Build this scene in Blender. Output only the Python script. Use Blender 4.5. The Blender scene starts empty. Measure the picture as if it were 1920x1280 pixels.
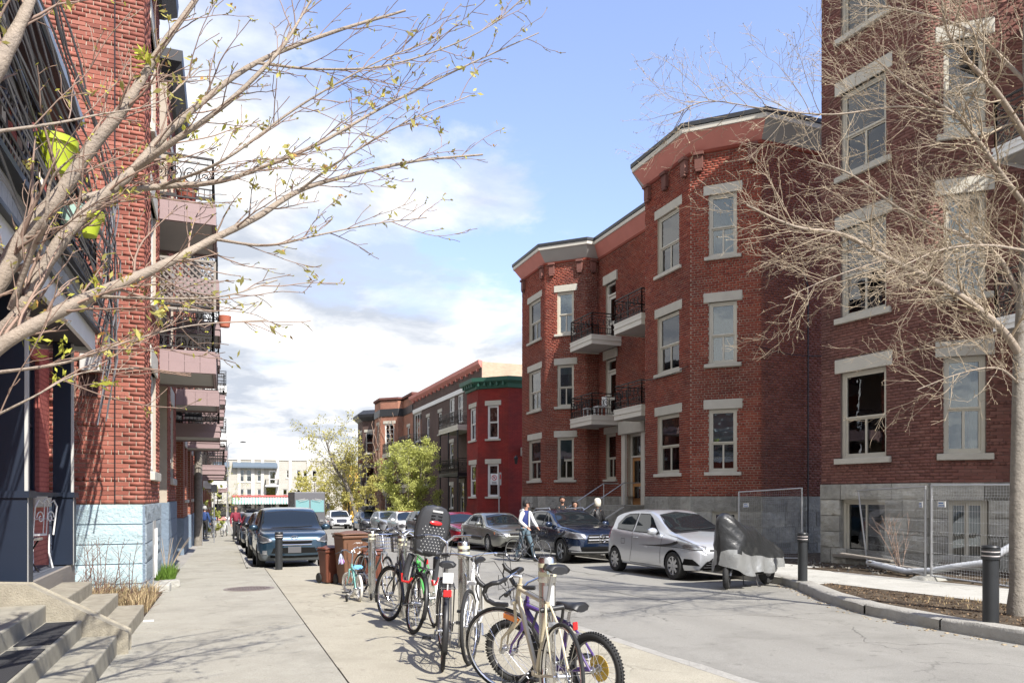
import bpy, bmesh, math, random
import numpy as np
from mathutils import Vector, Matrix, Euler
from mathutils.bvhtree import BVHTree

random.seed(7)
rng = np.random.RandomState(7)
PI = math.pi
R = math.radians
scene = bpy.context.scene
COL = scene.collection
CZ = 1.5                       # eye height above the road at the camera

# ------------------------------------------------------------------ camera, sky, sun, exposure
FPX = 1400.0                   # focal length in pixels of a 1920 px wide picture
YAW = R(21.1)                  # the view turns this far right of the street's direction
cam_d = bpy.data.cameras.new('camera')
cam = bpy.data.objects.new('camera', cam_d)
COL.objects.link(cam)
cam.location = (0, 0, CZ)
cam.rotation_euler = (R(90), 0, -YAW)
cam_d.sensor_width = 36.0
cam_d.lens = 36.0 * FPX / 1920.0
cam_d.shift_y = 290.0 / 1920.0
cam_d.clip_start = 0.05
cam_d.clip_end = 6000
scene.camera = cam

SUN_EL = R(45)
SUN_DIR = Vector((0.24, -1.0, 0)).normalized() * math.cos(SUN_EL) + Vector((0, 0, math.sin(SUN_EL)))
sun_d = bpy.data.lights.new('sun', 'SUN')
sun_d.energy = 3.8
sun_d.angle = R(0.53)
sun_d.color = (1.0, 0.955, 0.88)
sun = bpy.data.objects.new('sun', sun_d)
COL.objects.link(sun)
sun.rotation_euler = SUN_DIR.to_track_quat('Z', 'Y').to_euler()

world = bpy.data.worlds.new('World')
scene.world = world
world.use_nodes = True
nt = world.node_tree
nt.nodes.clear()

def N(nt, t, **kw):
    n = nt.nodes.new(t)
    for k, v in kw.items():
        if k in n.inputs.keys() if isinstance(k, str) else False:
            n.inputs[k].default_value = v
        else:
            setattr(n, k, v)
    return n

def math_node(nt, op, a, b=None, c=None, clamp=False):
    n = nt.nodes.new('ShaderNodeMath')
    n.operation = op
    n.use_clamp = clamp
    for i, v in enumerate((a, b, c)):
        if v is None:
            continue
        if isinstance(v, (int, float)):
            n.inputs[i].default_value = v
        else:
            nt.links.new(v, n.inputs[i])
    return n.outputs[0]

def mixc(nt, f, a, b, mode='MIX'):
    n = nt.nodes.new('ShaderNodeMix')
    n.data_type = 'RGBA'
    n.blend_type = mode
    for i, v in ((0, f), (6, a), (7, b)):
        if isinstance(v, (int, float)):
            n.inputs[i].default_value = v
        elif isinstance(v, (tuple, list)):
            n.inputs[i].default_value = (v[0], v[1], v[2], 1)
        else:
            nt.links.new(v, n.inputs[i])
    return n.outputs[2]

def noise(nt, vec, scale, detail=4, rough=0.55, dist=0.0):
    n = nt.nodes.new('ShaderNodeTexNoise')
    n.inputs['Scale'].default_value = scale
    n.inputs['Detail'].default_value = detail
    n.inputs['Roughness'].default_value = rough
    n.inputs['Distortion'].default_value = dist
    if vec is not None:
        nt.links.new(vec, n.inputs['Vector'])
    return n.outputs['Fac']

def ramp(nt, fac, stops, interp='LINEAR'):
    n = nt.nodes.new('ShaderNodeValToRGB')
    n.color_ramp.interpolation = interp
    el = n.color_ramp.elements
    while len(el) < len(stops):
        el.new(0.5)
    for e, (p, c) in zip(el, stops):
        e.position = p
        e.color = (c[0], c[1], c[2], 1) if not isinstance(c, (int, float)) else (c, c, c, 1)
    nt.links.new(fac, n.inputs[0])
    return n.outputs[0]

def build_world():
    sky = nt.nodes.new('ShaderNodeTexSky')
    sky.sky_type = 'NISHITA'
    sky.sun_disc = False
    sky.sun_elevation = SUN_EL
    sky.sun_rotation = math.atan2(SUN_DIR.x, SUN_DIR.y)
    sky.air_density = 1.0
    sky.dust_density = 0.6
    sky.ozone_density = 1.5
    tc = nt.nodes.new('ShaderNodeTexCoord')
    sep = nt.nodes.new('ShaderNodeSeparateXYZ')
    nt.links.new(tc.outputs['Generated'], sep.inputs[0])
    x, y, z = sep.outputs
    # clouds lie on a flat deck: direction divided by its height
    zz = math_node(nt, 'ADD', math_node(nt, 'MAXIMUM', z, 0.0), 0.17)
    cx = math_node(nt, 'DIVIDE', x, zz)
    cy = math_node(nt, 'DIVIDE', y, zz)
    cmb = nt.nodes.new('ShaderNodeCombineXYZ')
    nt.links.new(cx, cmb.inputs[0]); nt.links.new(cy, cmb.inputs[1])
    cmb.inputs[2].default_value = CLOUD_SEED
    v = cmb.outputs[0]
    n1 = noise(nt, v, 0.85, 9, 0.58, 0.25)
    n2 = noise(nt, v, 3.1, 8, 0.6, 0.2)
    m = math_node(nt, 'ADD', math_node(nt, 'MULTIPLY', n1, 0.78), math_node(nt, 'MULTIPLY', n2, 0.22))
    # more cloud low down, and thinner towards the east (camera right)
    low = math_node(nt, 'MULTIPLY', math_node(nt, 'SUBTRACT', 0.42, z), 0.60)
    az = math_node(nt, 'MULTIPLY', math_node(nt, 'SUBTRACT', 0.16, math_node(nt, 'DIVIDE', x, math_node(nt, 'ADD', math_node(nt, 'ABSOLUTE', y), 0.2))), 0.30)
    m = math_node(nt, 'ADD', m, math_node(nt, 'ADD', low, az))
    mask = ramp(nt, m, [(0.47, 0.0), (0.53, 0.55), (0.62, 1.0)], 'EASE')
    shade = ramp(nt, noise(nt, v, 2.3, 8, 0.58, 0.3), [(0.38, (2.9, 3.15, 3.6)), (0.47, (4.0, 4.15, 4.4)), (0.56, (5.5, 5.5, 5.45))])
    blue = mixc(nt, 1.0, sky.outputs[0], (1.27, 1.24, 1.46), 'MULTIPLY')
    # thin milkiness near the horizon
    haze = ramp(nt, z, [(0.0, 0.6), (0.35, 0.25), (0.8, 0.12)])
    blue = mixc(nt, haze, blue, (3.4, 3.9, 5.0))
    col = mixc(nt, mask, blue, shade)
    bg = nt.nodes.new('ShaderNodeBackground')
    nt.links.new(col, bg.inputs[0])
    bg.inputs[1].default_value = 0.105
    out = nt.nodes.new('ShaderNodeOutputWorld')
    nt.links.new(bg.outputs[0], out.inputs[0])
CLOUD_SEED = 3.7
build_world()
try:
    world.cycles.sampling_method = 'MANUAL'
    world.cycles.sample_map_resolution = 1024
except Exception:
    pass

scene.view_settings.view_transform = 'Standard'
scene.view_settings.look = 'None'
scene.view_settings.gamma = 1
scene.view_settings.exposure = 1.15
scene.cycles.max_bounces = 6
scene.cycles.diffuse_bounces = 3
scene.cycles.glossy_bounces = 3
scene.cycles.transparent_max_bounces = 12
scene.cycles.transmission_bounces = 3
scene.cycles.caustics_reflective = False
scene.cycles.caustics_refractive = False
scene.cycles.sample_clamp_indirect = 6

# ------------------------------------------------------------------ measuring the photograph
def ray(px, py):
    u = (px - 960) / FPX
    return Vector((math.sin(YAW) + u * math.cos(YAW), math.cos(YAW) - u * math.sin(YAW), -(py - 930) / FPX))
def at(px, py, t):                      # a point seen at pixel (px, py), t metres deep
    return ray(px, py) * t + Vector((0, 0, CZ))
def atX(px, py, X):
    r = ray(px, py); return at(px, py, X / r.x)
def atY(px, py, Y):
    r = ray(px, py); return at(px, py, Y / r.y)
SLOPE = 0.02
def gz(y, off=0.0):                     # the street falls gently away from the camera
    return -SLOPE * min(max(y, -40), 118) + off
WALK = 0.11
def atG(px, py, off=0.0):
    r = ray(px, py)
    t = (CZ - off) / (-r.z - SLOPE * r.y)
    return at(px, py, t)

# ------------------------------------------------------------------ mesh building
class MB:
    def __init__(s, M=None):
        s.v = []; s.f = []; s.M = M; s.uv = None
    def _a(s, pts, faces, M=None):
        n = len(s.v)
        MM = M
        if s.M is not None:
            MM = s.M @ M if M is not None else s.M
        if MM is not None:
            pts = [MM @ Vector(p) for p in pts]
        s.v.extend([tuple(p) for p in pts])
        s.f.extend([tuple(i + n for i in f) for f in faces])
        return s
    def box(s, c, d, M=None):
        x, y, z = c; a, b, h = d[0] / 2, d[1] / 2, d[2] / 2
        p = [(x-a,y-b,z-h),(x+a,y-b,z-h),(x+a,y+b,z-h),(x-a,y+b,z-h),(x-a,y-b,z+h),(x+a,y-b,z+h),(x+a,y+b,z+h),(x-a,y+b,z+h)]
        return s._a(p, [(3,2,1,0),(4,5,6,7),(0,1,5,4),(1,2,6,5),(2,3,7,6),(3,0,4,7)], M)
    def span(s, a, b, M=None):          # box between two corners
        return s.box([(a[i] + b[i]) / 2 for i in range(3)], [abs(b[i] - a[i]) for i in range(3)], M)
    def poly(s, pts, M=None):
        return s._a(pts, [tuple(range(len(pts)))], M)
    def bar(s, a, b, w, h, up=(0, 0, 1)):
        a = Vector(a); b = Vector(b); d = (b - a)
        L = d.length
        if L < 1e-6: return s
        d /= L; u = Vector(up)
        if abs(d.dot(u)) > 0.98: u = Vector((1, 0, 0))
        sx = d.cross(u).normalized(); uz = sx.cross(d).normalized()
        M = Matrix((sx, d, uz)).transposed().to_4x4(); M.translation = (a + b) / 2
        return s.box((0, 0, 0), (w, L, h), M)
    def tube(s, pts, r, n=6, cap=True, M=None, closed=False):
        pts = [Vector(p) for p in pts]
        k = len(pts)
        if k < 2: return s
        if isinstance(r, (int, float)): r = [r] * k
        vs = []; fs = []
        T = []
        for i in range(k):
            if closed: t = pts[(i+1) % k] - pts[i-1]
            elif i == 0: t = pts[1] - pts[0]
            elif i == k-1: t = pts[-1] - pts[-2]
            else: t = pts[i+1] - pts[i-1]
            if t.length < 1e-9: t = Vector((0, 0, 1))
            T.append(t.normalized())
        u = Vector((0, 0, 1)) if abs(T[0].z) < 0.9 else Vector((1, 0, 0))
        a = T[0].cross(u).normalized()
        for i in range(k):
            a = (a - T[i] * a.dot(T[i]))
            if a.length < 1e-6:
                a = T[i].orthogonal()
            a.normalize()
            b = T[i].cross(a)
            for j in range(n):
                th = 2 * PI * j / n
                vs.append(pts[i] + (a * math.cos(th) + b * math.sin(th)) * r[i])
        for i in range(k if closed else k - 1):
            for j in range(n):
                i2 = (i + 1) % k
                fs.append((i*n+j, i*n+(j+1) % n, i2*n+(j+1) % n, i2*n+j))
        if cap and not closed:
            fs.append(tuple(range(n))[::-1]); fs.append(tuple((k-1)*n + j for j in range(n)))
        return s._a(vs, fs, M)
    def cyl(s, a, b, r, n=16, r2=None):
        return s.tube([a, b], [r, r if r2 is None else r2], n)
    def lathe(s, prof, n=20, M=None, caps=True):   # profile of (radius, height), turned about z
        vs = []; fs = []
        for (r, z) in prof:
            for j in range(n):
                th = 2 * PI * j / n
                vs.append((r * math.cos(th), r * math.sin(th), z))
        for i in range(len(prof) - 1):
            for j in range(n):
                fs.append((i*n+j, i*n+(j+1) % n, (i+1)*n+(j+1) % n, (i+1)*n+j))
        if caps and prof[0][0] > 1e-5: fs.append(tuple(range(n))[::-1])
        if caps and prof[-1][0] > 1e-5: fs.append(tuple((len(prof)-1)*n + j for j in range(n)))
        return s._a(vs, fs, M)
    def prism(s, poly, z0, z1, M=None):
        n = len(poly)
        vs = [(p[0], p[1], z0) for p in poly] + [(p[0], p[1], z1) for p in poly]
        fs = [tuple(range(n))[::-1], tuple(range(n, 2*n))] + [(i, (i+1) % n, n+(i+1) % n, n+i) for i in range(n)]
        return s._a(vs, fs, M)
    def grid(s, rows):                  # rows of equal length of points
        m = len(rows[0]); vs = [p for r_ in rows for p in r_]
        fs = [(i*m+j, i*m+j+1, (i+1)*m+j+1, (i+1)*m+j) for i in range(len(rows)-1) for j in range(m-1)]
        return s._a(vs, fs)
    def ball(s, c, r, n=8, m=6, sq=(1, 1, 1)):
        prof = [(max(1e-6, math.sin(PI*i/m)), -math.cos(PI*i/m)) for i in range(m+1)]
        M = Matrix.Translation(Vector(c)) @ Matrix.Diagonal((r*sq[0], r*sq[1], r*sq[2], 1))
        return s.lathe(prof, n, M)
    def mesh(s, name, mat, smooth=None):
        me = bpy.data.meshes.new(name)
        me.from_pydata(s.v, [], s.f)
        if smooth is not None and len(me.polygons):
            me.polygons.foreach_set('use_smooth', [True] * len(me.polygons))
            if smooth < 179:
                me.set_sharp_from_angle(angle=R(smooth))
        if mat is not None: me.materials.append(mat)
        me.update()
        return me
    def build(s, name, mat, parent=None, smooth=None, bevel=0, seg=1):
        o = bpy.data.objects.new(name, s.mesh(name, mat, smooth))
        COL.objects.link(o)
        if bevel:
            b = o.modifiers.new('bevel', 'BEVEL'); b.width = bevel; b.segments = seg
            b.limit_method = 'ANGLE'; b.angle_limit = R(40)
        if parent is not None: o.parent = parent
        return o

def linkmesh(name, me, parent=None, M=None):
    o = bpy.data.objects.new(name, me)
    COL.objects.link(o)
    if parent is not None: o.parent = parent
    if M is not None: o.matrix_local = M
    return o

def tag(o, label=None, cat=None, group=None, kind=None):
    if label: o['label'] = label
    if cat: o['category'] = cat
    if group: o['group'] = group
    if kind: o['kind'] = kind
    return o

def empty(name, loc=(0, 0, 0), rz=0, label=None, cat=None, group=None, parent=None, kind=None):
    o = bpy.data.objects.new(name, None)
    o.empty_display_size = 0.2
    COL.objects.link(o)
    o.location = loc; o.rotation_euler = (0, 0, rz)
    if parent is not None: o.parent = parent
    return tag(o, label, cat, group, kind)

def children(o):
    return KIDS.get(o.name) or [c for c in bpy.data.objects if c.parent == o]
KIDS = {}
def copy_tree(o, parent=None):
    c = o.copy(); COL.objects.link(c)
    if parent is not None:
        c.parent = parent
    for ch in [k for k in o.children]:
        copy_tree(ch, c)
    return c

# ------------------------------------------------------------------ materials
MATS = {}
def pmat(name, base, rough=0.6, metal=0.0, var=0.0, scale=3.0, bump=0.0, bscale=40.0, coat=0.0,
         isl=0.0, orand=0.0, spec=0.5, tint=None, tscale=1.0, tmix=0.5, coord='pos', croft=0.03, detail=5, stretch=None):
    if name in MATS: return MATS[name]
    m = bpy.data.materials.new(name); m.use_nodes = True
    t = m.node_tree; b = t.nodes['Principled BSDF']
    b.inputs['Roughness'].default_value = rough
    b.inputs['Metallic'].default_value = metal
    b.inputs['Specular IOR Level'].default_value = spec
    b.inputs['Coat Weight'].default_value = coat
    b.inputs['Coat Roughness'].default_value = croft
    col = None
    if coord == 'pos':
        g = t.nodes.new('ShaderNodeNewGeometry'); vec = g.outputs['Position']
    else:
        g = t.nodes.new('ShaderNodeTexCoord'); vec = g.outputs['Object']
    if stretch:
        mp = t.nodes.new('ShaderNodeMapping'); mp.inputs['Scale'].default_value = stretch
        t.links.new(vec, mp.inputs['Vector']); vec = mp.outputs[0]
    c0 = (base[0], base[1], base[2])
    val = None
    if var:
        n = noise(t, vec, scale, detail, 0.6)
        val = math_node(t, 'ADD', math_node(t, 'MULTIPLY', math_node(t, 'SUBTRACT', n, 0.5), var * 4), 1.0)
    if isl:
        g2 = t.nodes.new('ShaderNodeNewGeometry')
        v2 = math_node(t, 'ADD', math_node(t, 'MULTIPLY', math_node(t, 'SUBTRACT', g2.outputs['Random Per Island'], 0.5), isl * 2), 1.0)
        val = v2 if val is None else math_node(t, 'MULTIPLY', val, v2)
    if orand:
        g3 = t.nodes.new('ShaderNodeObjectInfo')
        v3 = math_node(t, 'ADD', math_node(t, 'MULTIPLY', math_node(t, 'SUBTRACT', g3.outputs['Random'], 0.5), orand * 2), 1.0)
        val = v3 if val is None else math_node(t, 'MULTIPLY', val, v3)
    col = c0
    if tint is not None:
        n = ramp(t, noise(t, vec, tscale, 6, 0.62), [(0.5 - 0.12, 0.0), (0.5 + 0.12, 1.0)])
        col = mixc(t, math_node(t, 'MULTIPLY', n, tmix), c0, tint)
    if val is not None:
        cc = t.nodes.new('ShaderNodeCombineColor')
        for i in range(3): t.links.new(val, cc.inputs[i])
        col = mixc(t, 1.0, col, cc.outputs[0], 'MULTIPLY')
    if isinstance(col, tuple): b.inputs['Base Color'].default_value = (*col, 1)
    else: t.links.new(col, b.inputs['Base Color'])
    if bump:
        bn = t.nodes.new('ShaderNodeBump'); bn.inputs['Strength'].default_value = 1.0
        bn.inputs['Distance'].default_value = bump
        t.links.new(noise(t, vec, bscale, 5, 0.65), bn.inputs['Height'])
        t.links.new(bn.outputs[0], b.inputs['Normal'])
    MATS[name] = m
    return m

def brick_piece_mat(name, tones, dirt=(0.05, 0.03, 0.03), dirtmix=0.5, gs=0.35):
    """material of loose bricks: each piece its own tone, with grain and soot"""
    m = bpy.data.materials.new(name); m.use_nodes = True
    t = m.node_tree; b = t.nodes['Principled BSDF']
    g = t.nodes.new('ShaderNodeNewGeometry'); oi = t.nodes.new('ShaderNodeObjectInfo')
    r = math_node(t, 'FRACT', math_node(t, 'ADD', g.outputs['Random Per Island'], oi.outputs['Random']))
    st = [((i + 0.5) / len(tones), c) for i, c in enumerate(tones)]
    col = ramp(t, r, st, 'LINEAR')
    n = noise(t, g.outputs['Position'], 60, 4, 0.7)
    v = math_node(t, 'ADD', math_node(t, 'MULTIPLY', n, 0.7), 0.65)
    cc = t.nodes.new('ShaderNodeCombineColor')
    for i in range(3): t.links.new(v, cc.inputs[i])
    col = mixc(t, 1.0, col, cc.outputs[0], 'MULTIPLY')
    d = ramp(t, noise(t, g.outputs['Position'], gs, 8, 0.62), [(0.44, 0.0), (0.66, 1.0)])
    col = mixc(t, math_node(t, 'MULTIPLY', d, dirtmix), col, dirt)
    t.links.new(col, b.inputs['Base Color'])
    b.inputs['Roughness'].default_value = 0.85
    b.inputs['Specular IOR Level'].default_value = 0.25
    bn = t.nodes.new('ShaderNodeBump'); bn.inputs['Distance'].default_value = 0.004
    t.links.new(noise(t, g.outputs['Position'], 90, 4, 0.7), bn.inputs['Height'])
    t.links.new(bn.outputs[0], b.inputs['Normal'])
    return m

def brick_wall_mat(name, c1, c2, mortar, bw=0.21, bh=0.075, mw=0.011, dirt=(0.05, 0.03, 0.03), dirtmix=0.4):
    """far walls, where single bricks are a few pixels: courses as fine relief"""
    m = bpy.data.materials.new(name); m.use_nodes = True
    t = m.node_tree; b = t.nodes['Principled BSDF']
    uv = t.nodes.new('ShaderNodeUVMap'); uv.uv_map = 'wall'
    br = t.nodes.new('ShaderNodeTexBrick')
    t.links.new(uv.outputs[0], br.inputs['Vector'])
    br.inputs['Scale'].default_value = 1
    br.inputs['Brick Width'].default_value = bw
    br.inputs['Row Height'].default_value = bh
    br.inputs['Mortar Size'].default_value = mw
    br.inputs['Mortar Smooth'].default_value = 0.2
    br.inputs['Color1'].default_value = (*c1, 1); br.inputs['Color2'].default_value = (*c2, 1)
    br.inputs['Mortar'].default_value = (*mortar, 1)
    g = t.nodes.new('ShaderNodeNewGeometry')
    d = ramp(t, noise(t, g.outputs['Position'], 0.5, 8, 0.62), [(0.42, 0.0), (0.66, 1.0)])
    col = mixc(t, math_node(t, 'MULTIPLY', d, dirtmix), br.outputs['Color'], dirt)
    t.links.new(col, b.inputs['Base Color'])
    b.inputs['Roughness'].default_value = 0.85
    b.inputs['Specular IOR Level'].default_value = 0.25
    bn = t.nodes.new('ShaderNodeBump'); bn.inputs['Distance'].default_value = 0.01; bn.invert = True
    t.links.new(br.outputs['Fac'], bn.inputs['Height'])
    t.links.new(bn.outputs[0], b.inputs['Normal'])
    MATS[name] = m
    return m

def glass_mat(name, tint=(0.75, 0.85, 0.85), ior=1.75, rough=0.01, wave=0.0):
    """a pane: mirror by angle, the rest lets the room behind show"""
    m = bpy.data.materials.new(name); m.use_nodes = True
    t = m.node_tree; t.nodes.clear()
    o = t.nodes.new('ShaderNodeOutputMaterial')
    f = t.nodes.new('ShaderNodeFresnel'); f.inputs[0].default_value = ior
    gl = t.nodes.new('ShaderNodeBsdfGlossy'); gl.inputs['Roughness'].default_value = rough
    tr = t.nodes.new('ShaderNodeBsdfTransparent'); tr.inputs[0].default_value = (*tint, 1)
    mx = t.nodes.new('ShaderNodeMixShader')
    t.links.new(f.outputs[0], mx.inputs[0]); t.links.new(tr.outputs[0], mx.inputs[1]); t.links.new(gl.outputs[0], mx.inputs[2])
    t.links.new(mx.outputs[0], o.inputs[0])
    if wave:
        g = t.nodes.new('ShaderNodeNewGeometry')
        bn = t.nodes.new('ShaderNodeBump'); bn.inputs['Distance'].default_value = wave
        t.links.new(noise(t, g.outputs['Position'], 2.2, 2, 0.5), bn.inputs['Height'])
        t.links.new(bn.outputs[0], gl.inputs['Normal']); t.links.new(bn.outputs[0], f.inputs['Normal'])
    MATS[name] = m
    return m

M_ = MATS
def grit(name, c, dark, light, streak=(1, 1, 1), stain=.30, gs=90, bump=.004):
    """worn paving: aggregate specks, long faint stains, scattered spots"""
    if name in MATS: return MATS[name]
    m = bpy.data.materials.new(name); m.use_nodes = True
    t = m.node_tree; b = t.nodes['Principled BSDF']
    g = t.nodes.new('ShaderNodeNewGeometry'); P = g.outputs['Position']
    mp = t.nodes.new('ShaderNodeMapping'); mp.inputs['Scale'].default_value = streak; mp.inputs['Rotation'].default_value = (0, 0, .12); t.links.new(P, mp.inputs['Vector'])
    big = ramp(t, noise(t, mp.outputs[0], 2.2, 9, .66, .4), [(.36, 0.0), (.64, 1.0)])
    col = mixc(t, math_node(t, 'MULTIPLY', big, .75), c, light)
    sp = ramp(t, noise(t, P, gs, 3, .8), [(.40, 1.0), (.56, 0.0)])
    col = mixc(t, math_node(t, 'MULTIPLY', sp, .55), col, dark)
    st = ramp(t, noise(t, P, .8, 9, .7, .6), [(.50, 0.0), (.72, 1.0)])
    col = mixc(t, math_node(t, 'MULTIPLY', st, stain*2.2), col, dark)
    spot = ramp(t, noise(t, P, 6.0, 3, .5), [(.66, 0.0), (.69, 1.0)])
    col = mixc(t, math_node(t, 'MULTIPLY', spot, .5), col, dark)
    vo = t.nodes.new('ShaderNodeTexVoronoi'); vo.feature = 'DISTANCE_TO_EDGE'; vo.inputs['Scale'].default_value = .55
    wv = t.nodes.new('ShaderNodeVectorMath'); wv.operation = 'ADD'; t.links.new(P, wv.inputs[0])
    nc = t.nodes.new('ShaderNodeTexNoise'); nc.inputs['Scale'].default_value = 1.6; nc.inputs['Detail'].default_value = 6; t.links.new(P, nc.inputs['Vector']); t.links.new(nc.outputs['Color'], wv.inputs[1])
    t.links.new(wv.outputs[0], vo.inputs['Vector'])
    ck = ramp(t, vo.outputs['Distance'], [(0.0, 1.0), (.012, 0.0)])
    gate = ramp(t, noise(t, P, .5, 3, .5), [(.50, 0.0), (.58, 1.0)])
    ckm = math_node(t, 'MULTIPLY', ck, gate)
    col = mixc(t, math_node(t, 'MULTIPLY', ckm, .65 if 'road' in name else .3), col, (dark[0]*.5, dark[1]*.5, dark[2]*.5))
    t.links.new(col, b.inputs['Base Color']); b.inputs['Roughness'].default_value = .9; b.inputs['Specular IOR Level'].default_value = .22
    bn = t.nodes.new('ShaderNodeBump'); bn.inputs['Distance'].default_value = bump
    h = math_node(t, 'SUBTRACT', noise(t, P, 130, 3, .7), math_node(t, 'MULTIPLY', ckm, 1.2))
    t.links.new(h, bn.inputs['Height']); t.links.new(bn.outputs[0], b.inputs['Normal'])
    MATS[name] = m
    return m

def mats():
    grit('road_asphalt', (0.26, 0.25, 0.225), (0.165, 0.158, 0.14), (0.33, 0.318, 0.285), streak=(.35, .05, 1))
    pmat('walk_concrete', (0.34, 0.32, 0.285), 0.88, var=0.07, scale=1.4, bump=0.003, bscale=140, tint=(0.25, 0.235, 0.215), tscale=0.6, tmix=0.6, spec=0.25)
    pmat('bright_concrete', (0.50, 0.49, 0.46), 0.88, var=0.07, scale=1.4, bump=0.003, bscale=140, tint=(0.42, 0.41, 0.385), tscale=0.6, tmix=0.6, spec=0.25)
    pmat('kerb_concrete', (0.36, 0.345, 0.31), 0.9, var=0.14, scale=6, bump=0.02, bscale=28, spec=0.25)
    pmat('step_concrete', (0.33, 0.30, 0.235), 0.9, var=0.20, scale=9, bump=0.012, bscale=60, spec=0.25, tint=(0.23, 0.205, 0.16), tscale=3)
    pmat('wood_grey', (0.24, 0.215, 0.185), 0.8, var=0.14, scale=6, bump=0.004, bscale=30, stretch=(1, .12, 1), orand=.15)
    pmat('soil', (0.07, 0.05, 0.036), 0.98, var=0.22, scale=5, bump=0.05, bscale=18, spec=0.1, tint=(0.13, 0.105, 0.075), tscale=5, tmix=.8)
    pmat('gravel', (0.16, 0.15, 0.14), 0.95, var=0.2, scale=14, bump=0.04, bscale=30, spec=0.15)
    pmat('navy_paint', (0.007, 0.014, 0.030), 0.45, var=0.10, scale=3)
    pmat('trim_grey', (0.46, 0.45, 0.42), 0.6, var=0.08, scale=3)
    pmat('white_paint', (0.74, 0.74, 0.72), 0.5, var=0.05, scale=3)
    pmat('cream_paint', (0.62, 0.59, 0.52), 0.5, var=0.05, scale=3)
    pmat('sash_cream', (0.52, 0.49, 0.41), 0.45, var=0.05, scale=3)
    pmat('pink_paint', (0.62, 0.235, 0.19), 0.6, var=0.07, scale=2)
    pmat('mauve_paint', (0.27, 0.19, 0.185), 0.6, var=0.06, scale=3)
    pmat('soffit', (0.40, 0.385, 0.36), 0.7, var=0.05, scale=2)
    pmat('dark_metal', (0.035, 0.036, 0.04), 0.45, metal=.3, var=0.1, scale=4)
    pmat('iron', (0.022, 0.018, 0.017), 0.5, metal=.2)
    pmat('limestone', (0.50, 0.475, 0.41), 0.85, var=0.09, scale=3.5, bump=0.006, bscale=40, orand=.08)
    pmat('greystone', (0.35, 0.34, 0.30), 0.9, var=0.24, scale=4.5, bump=0.05, bscale=9, orand=.34, tint=(.24,.235,.215), tscale=2.5)
    pmat('blue_stone', (0.42, 0.56, 0.60), 0.85, var=0.14, scale=4, bump=0.035, bscale=16, tint=(.36,.42,.42), tscale=2.2)
    pmat('grey_blue_stone', (0.17, 0.22, 0.28), 0.8, var=0.08, scale=5, bump=0.03, bscale=16)
    pmat('mortar_light', (0.40, 0.34, 0.27), 0.95, var=0.10, scale=6, bump=0.006, bscale=60)
    pmat('mortar_red', (0.30, 0.165, 0.12), 0.95, var=0.10, scale=6, bump=0.006, bscale=60)
    pmat('mortar_dark', (0.15, 0.11, 0.095), 0.95, var=0.12, scale=6, bump=0.006, bscale=60)
    pmat('roof_gravel', (0.14, 0.13, 0.12), 0.95)
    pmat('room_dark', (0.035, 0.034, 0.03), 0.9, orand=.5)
    pmat('blind', (0.66, 0.66, 0.62), 0.9, orand=.12)
    pmat('curtain', (0.42, 0.42, 0.38), 0.95, orand=.25)
    pmat('black_plastic', (0.018, 0.018, 0.019), 0.45)
    pmat('rubber', (0.018, 0.018, 0.018), 0.8, bump=.002, bscale=300)
    pmat('rubber_tread', (0.030, 0.030, 0.030), 0.85, bump=.003, bscale=200)
    pmat('tan_tyre', (0.42, 0.38, 0.30), 0.75)
    pmat('steel', (0.62, 0.61, 0.58), 0.26, metal=1, var=.05, scale=6, stretch=(8, 8, .5))
    pmat('chrome', (0.72, 0.72, 0.72), 0.14, metal=1)
    pmat('alloy', (0.50, 0.51, 0.53), 0.32, metal=.85)
    pmat('dark_alloy', (0.20, 0.20, 0.21), 0.35, metal=.8)
    pmat('galvanised', (0.50, 0.51, 0.52), 0.42, metal=.8, var=.08, scale=8)
    pmat('brown_plastic', (0.145, 0.068, 0.036), 0.55, var=.05, scale=4)
    pmat('redbrown_plastic', (0.13, 0.040, 0.022), 0.5, var=.05, scale=4)
    pmat('bark', (0.33, 0.27, 0.21), 0.9, var=0.16, scale=10, bump=0.012, bscale=45, tint=(0.27, .225, .185), tscale=8)
    pmat('bark_grey', (0.24, 0.215, 0.18), 0.9, var=0.2, scale=10, bump=0.02, bscale=30, tint=(0.15, .135, .115), tscale=6)
    pmat('twig_brown', (0.27, 0.185, 0.14), 0.85, isl=.25)
    pmat('twig_pale', (0.36, 0.29, 0.205), 0.8, isl=.25)
    pmat('bud_pale', (0.36, 0.29, 0.17), 0.8, isl=.25)
    pmat('red_lens', (0.55, 0.02, 0.02), 0.2, coat=.5)
    pmat('amber_lens', (0.85, 0.25, 0.03), 0.25, coat=.5)
    pmat('yellow_green', (0.42, 0.50, 0.03), 0.55, var=.12, scale=9)
    glass_mat('window_glass', (0.72, 0.82, 0.86), 2.3, 0.01, wave=.0018)
    glass_mat('clear_glass', (0.9, 0.9, 0.9), 1.5, 0.01)
mats()

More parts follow.
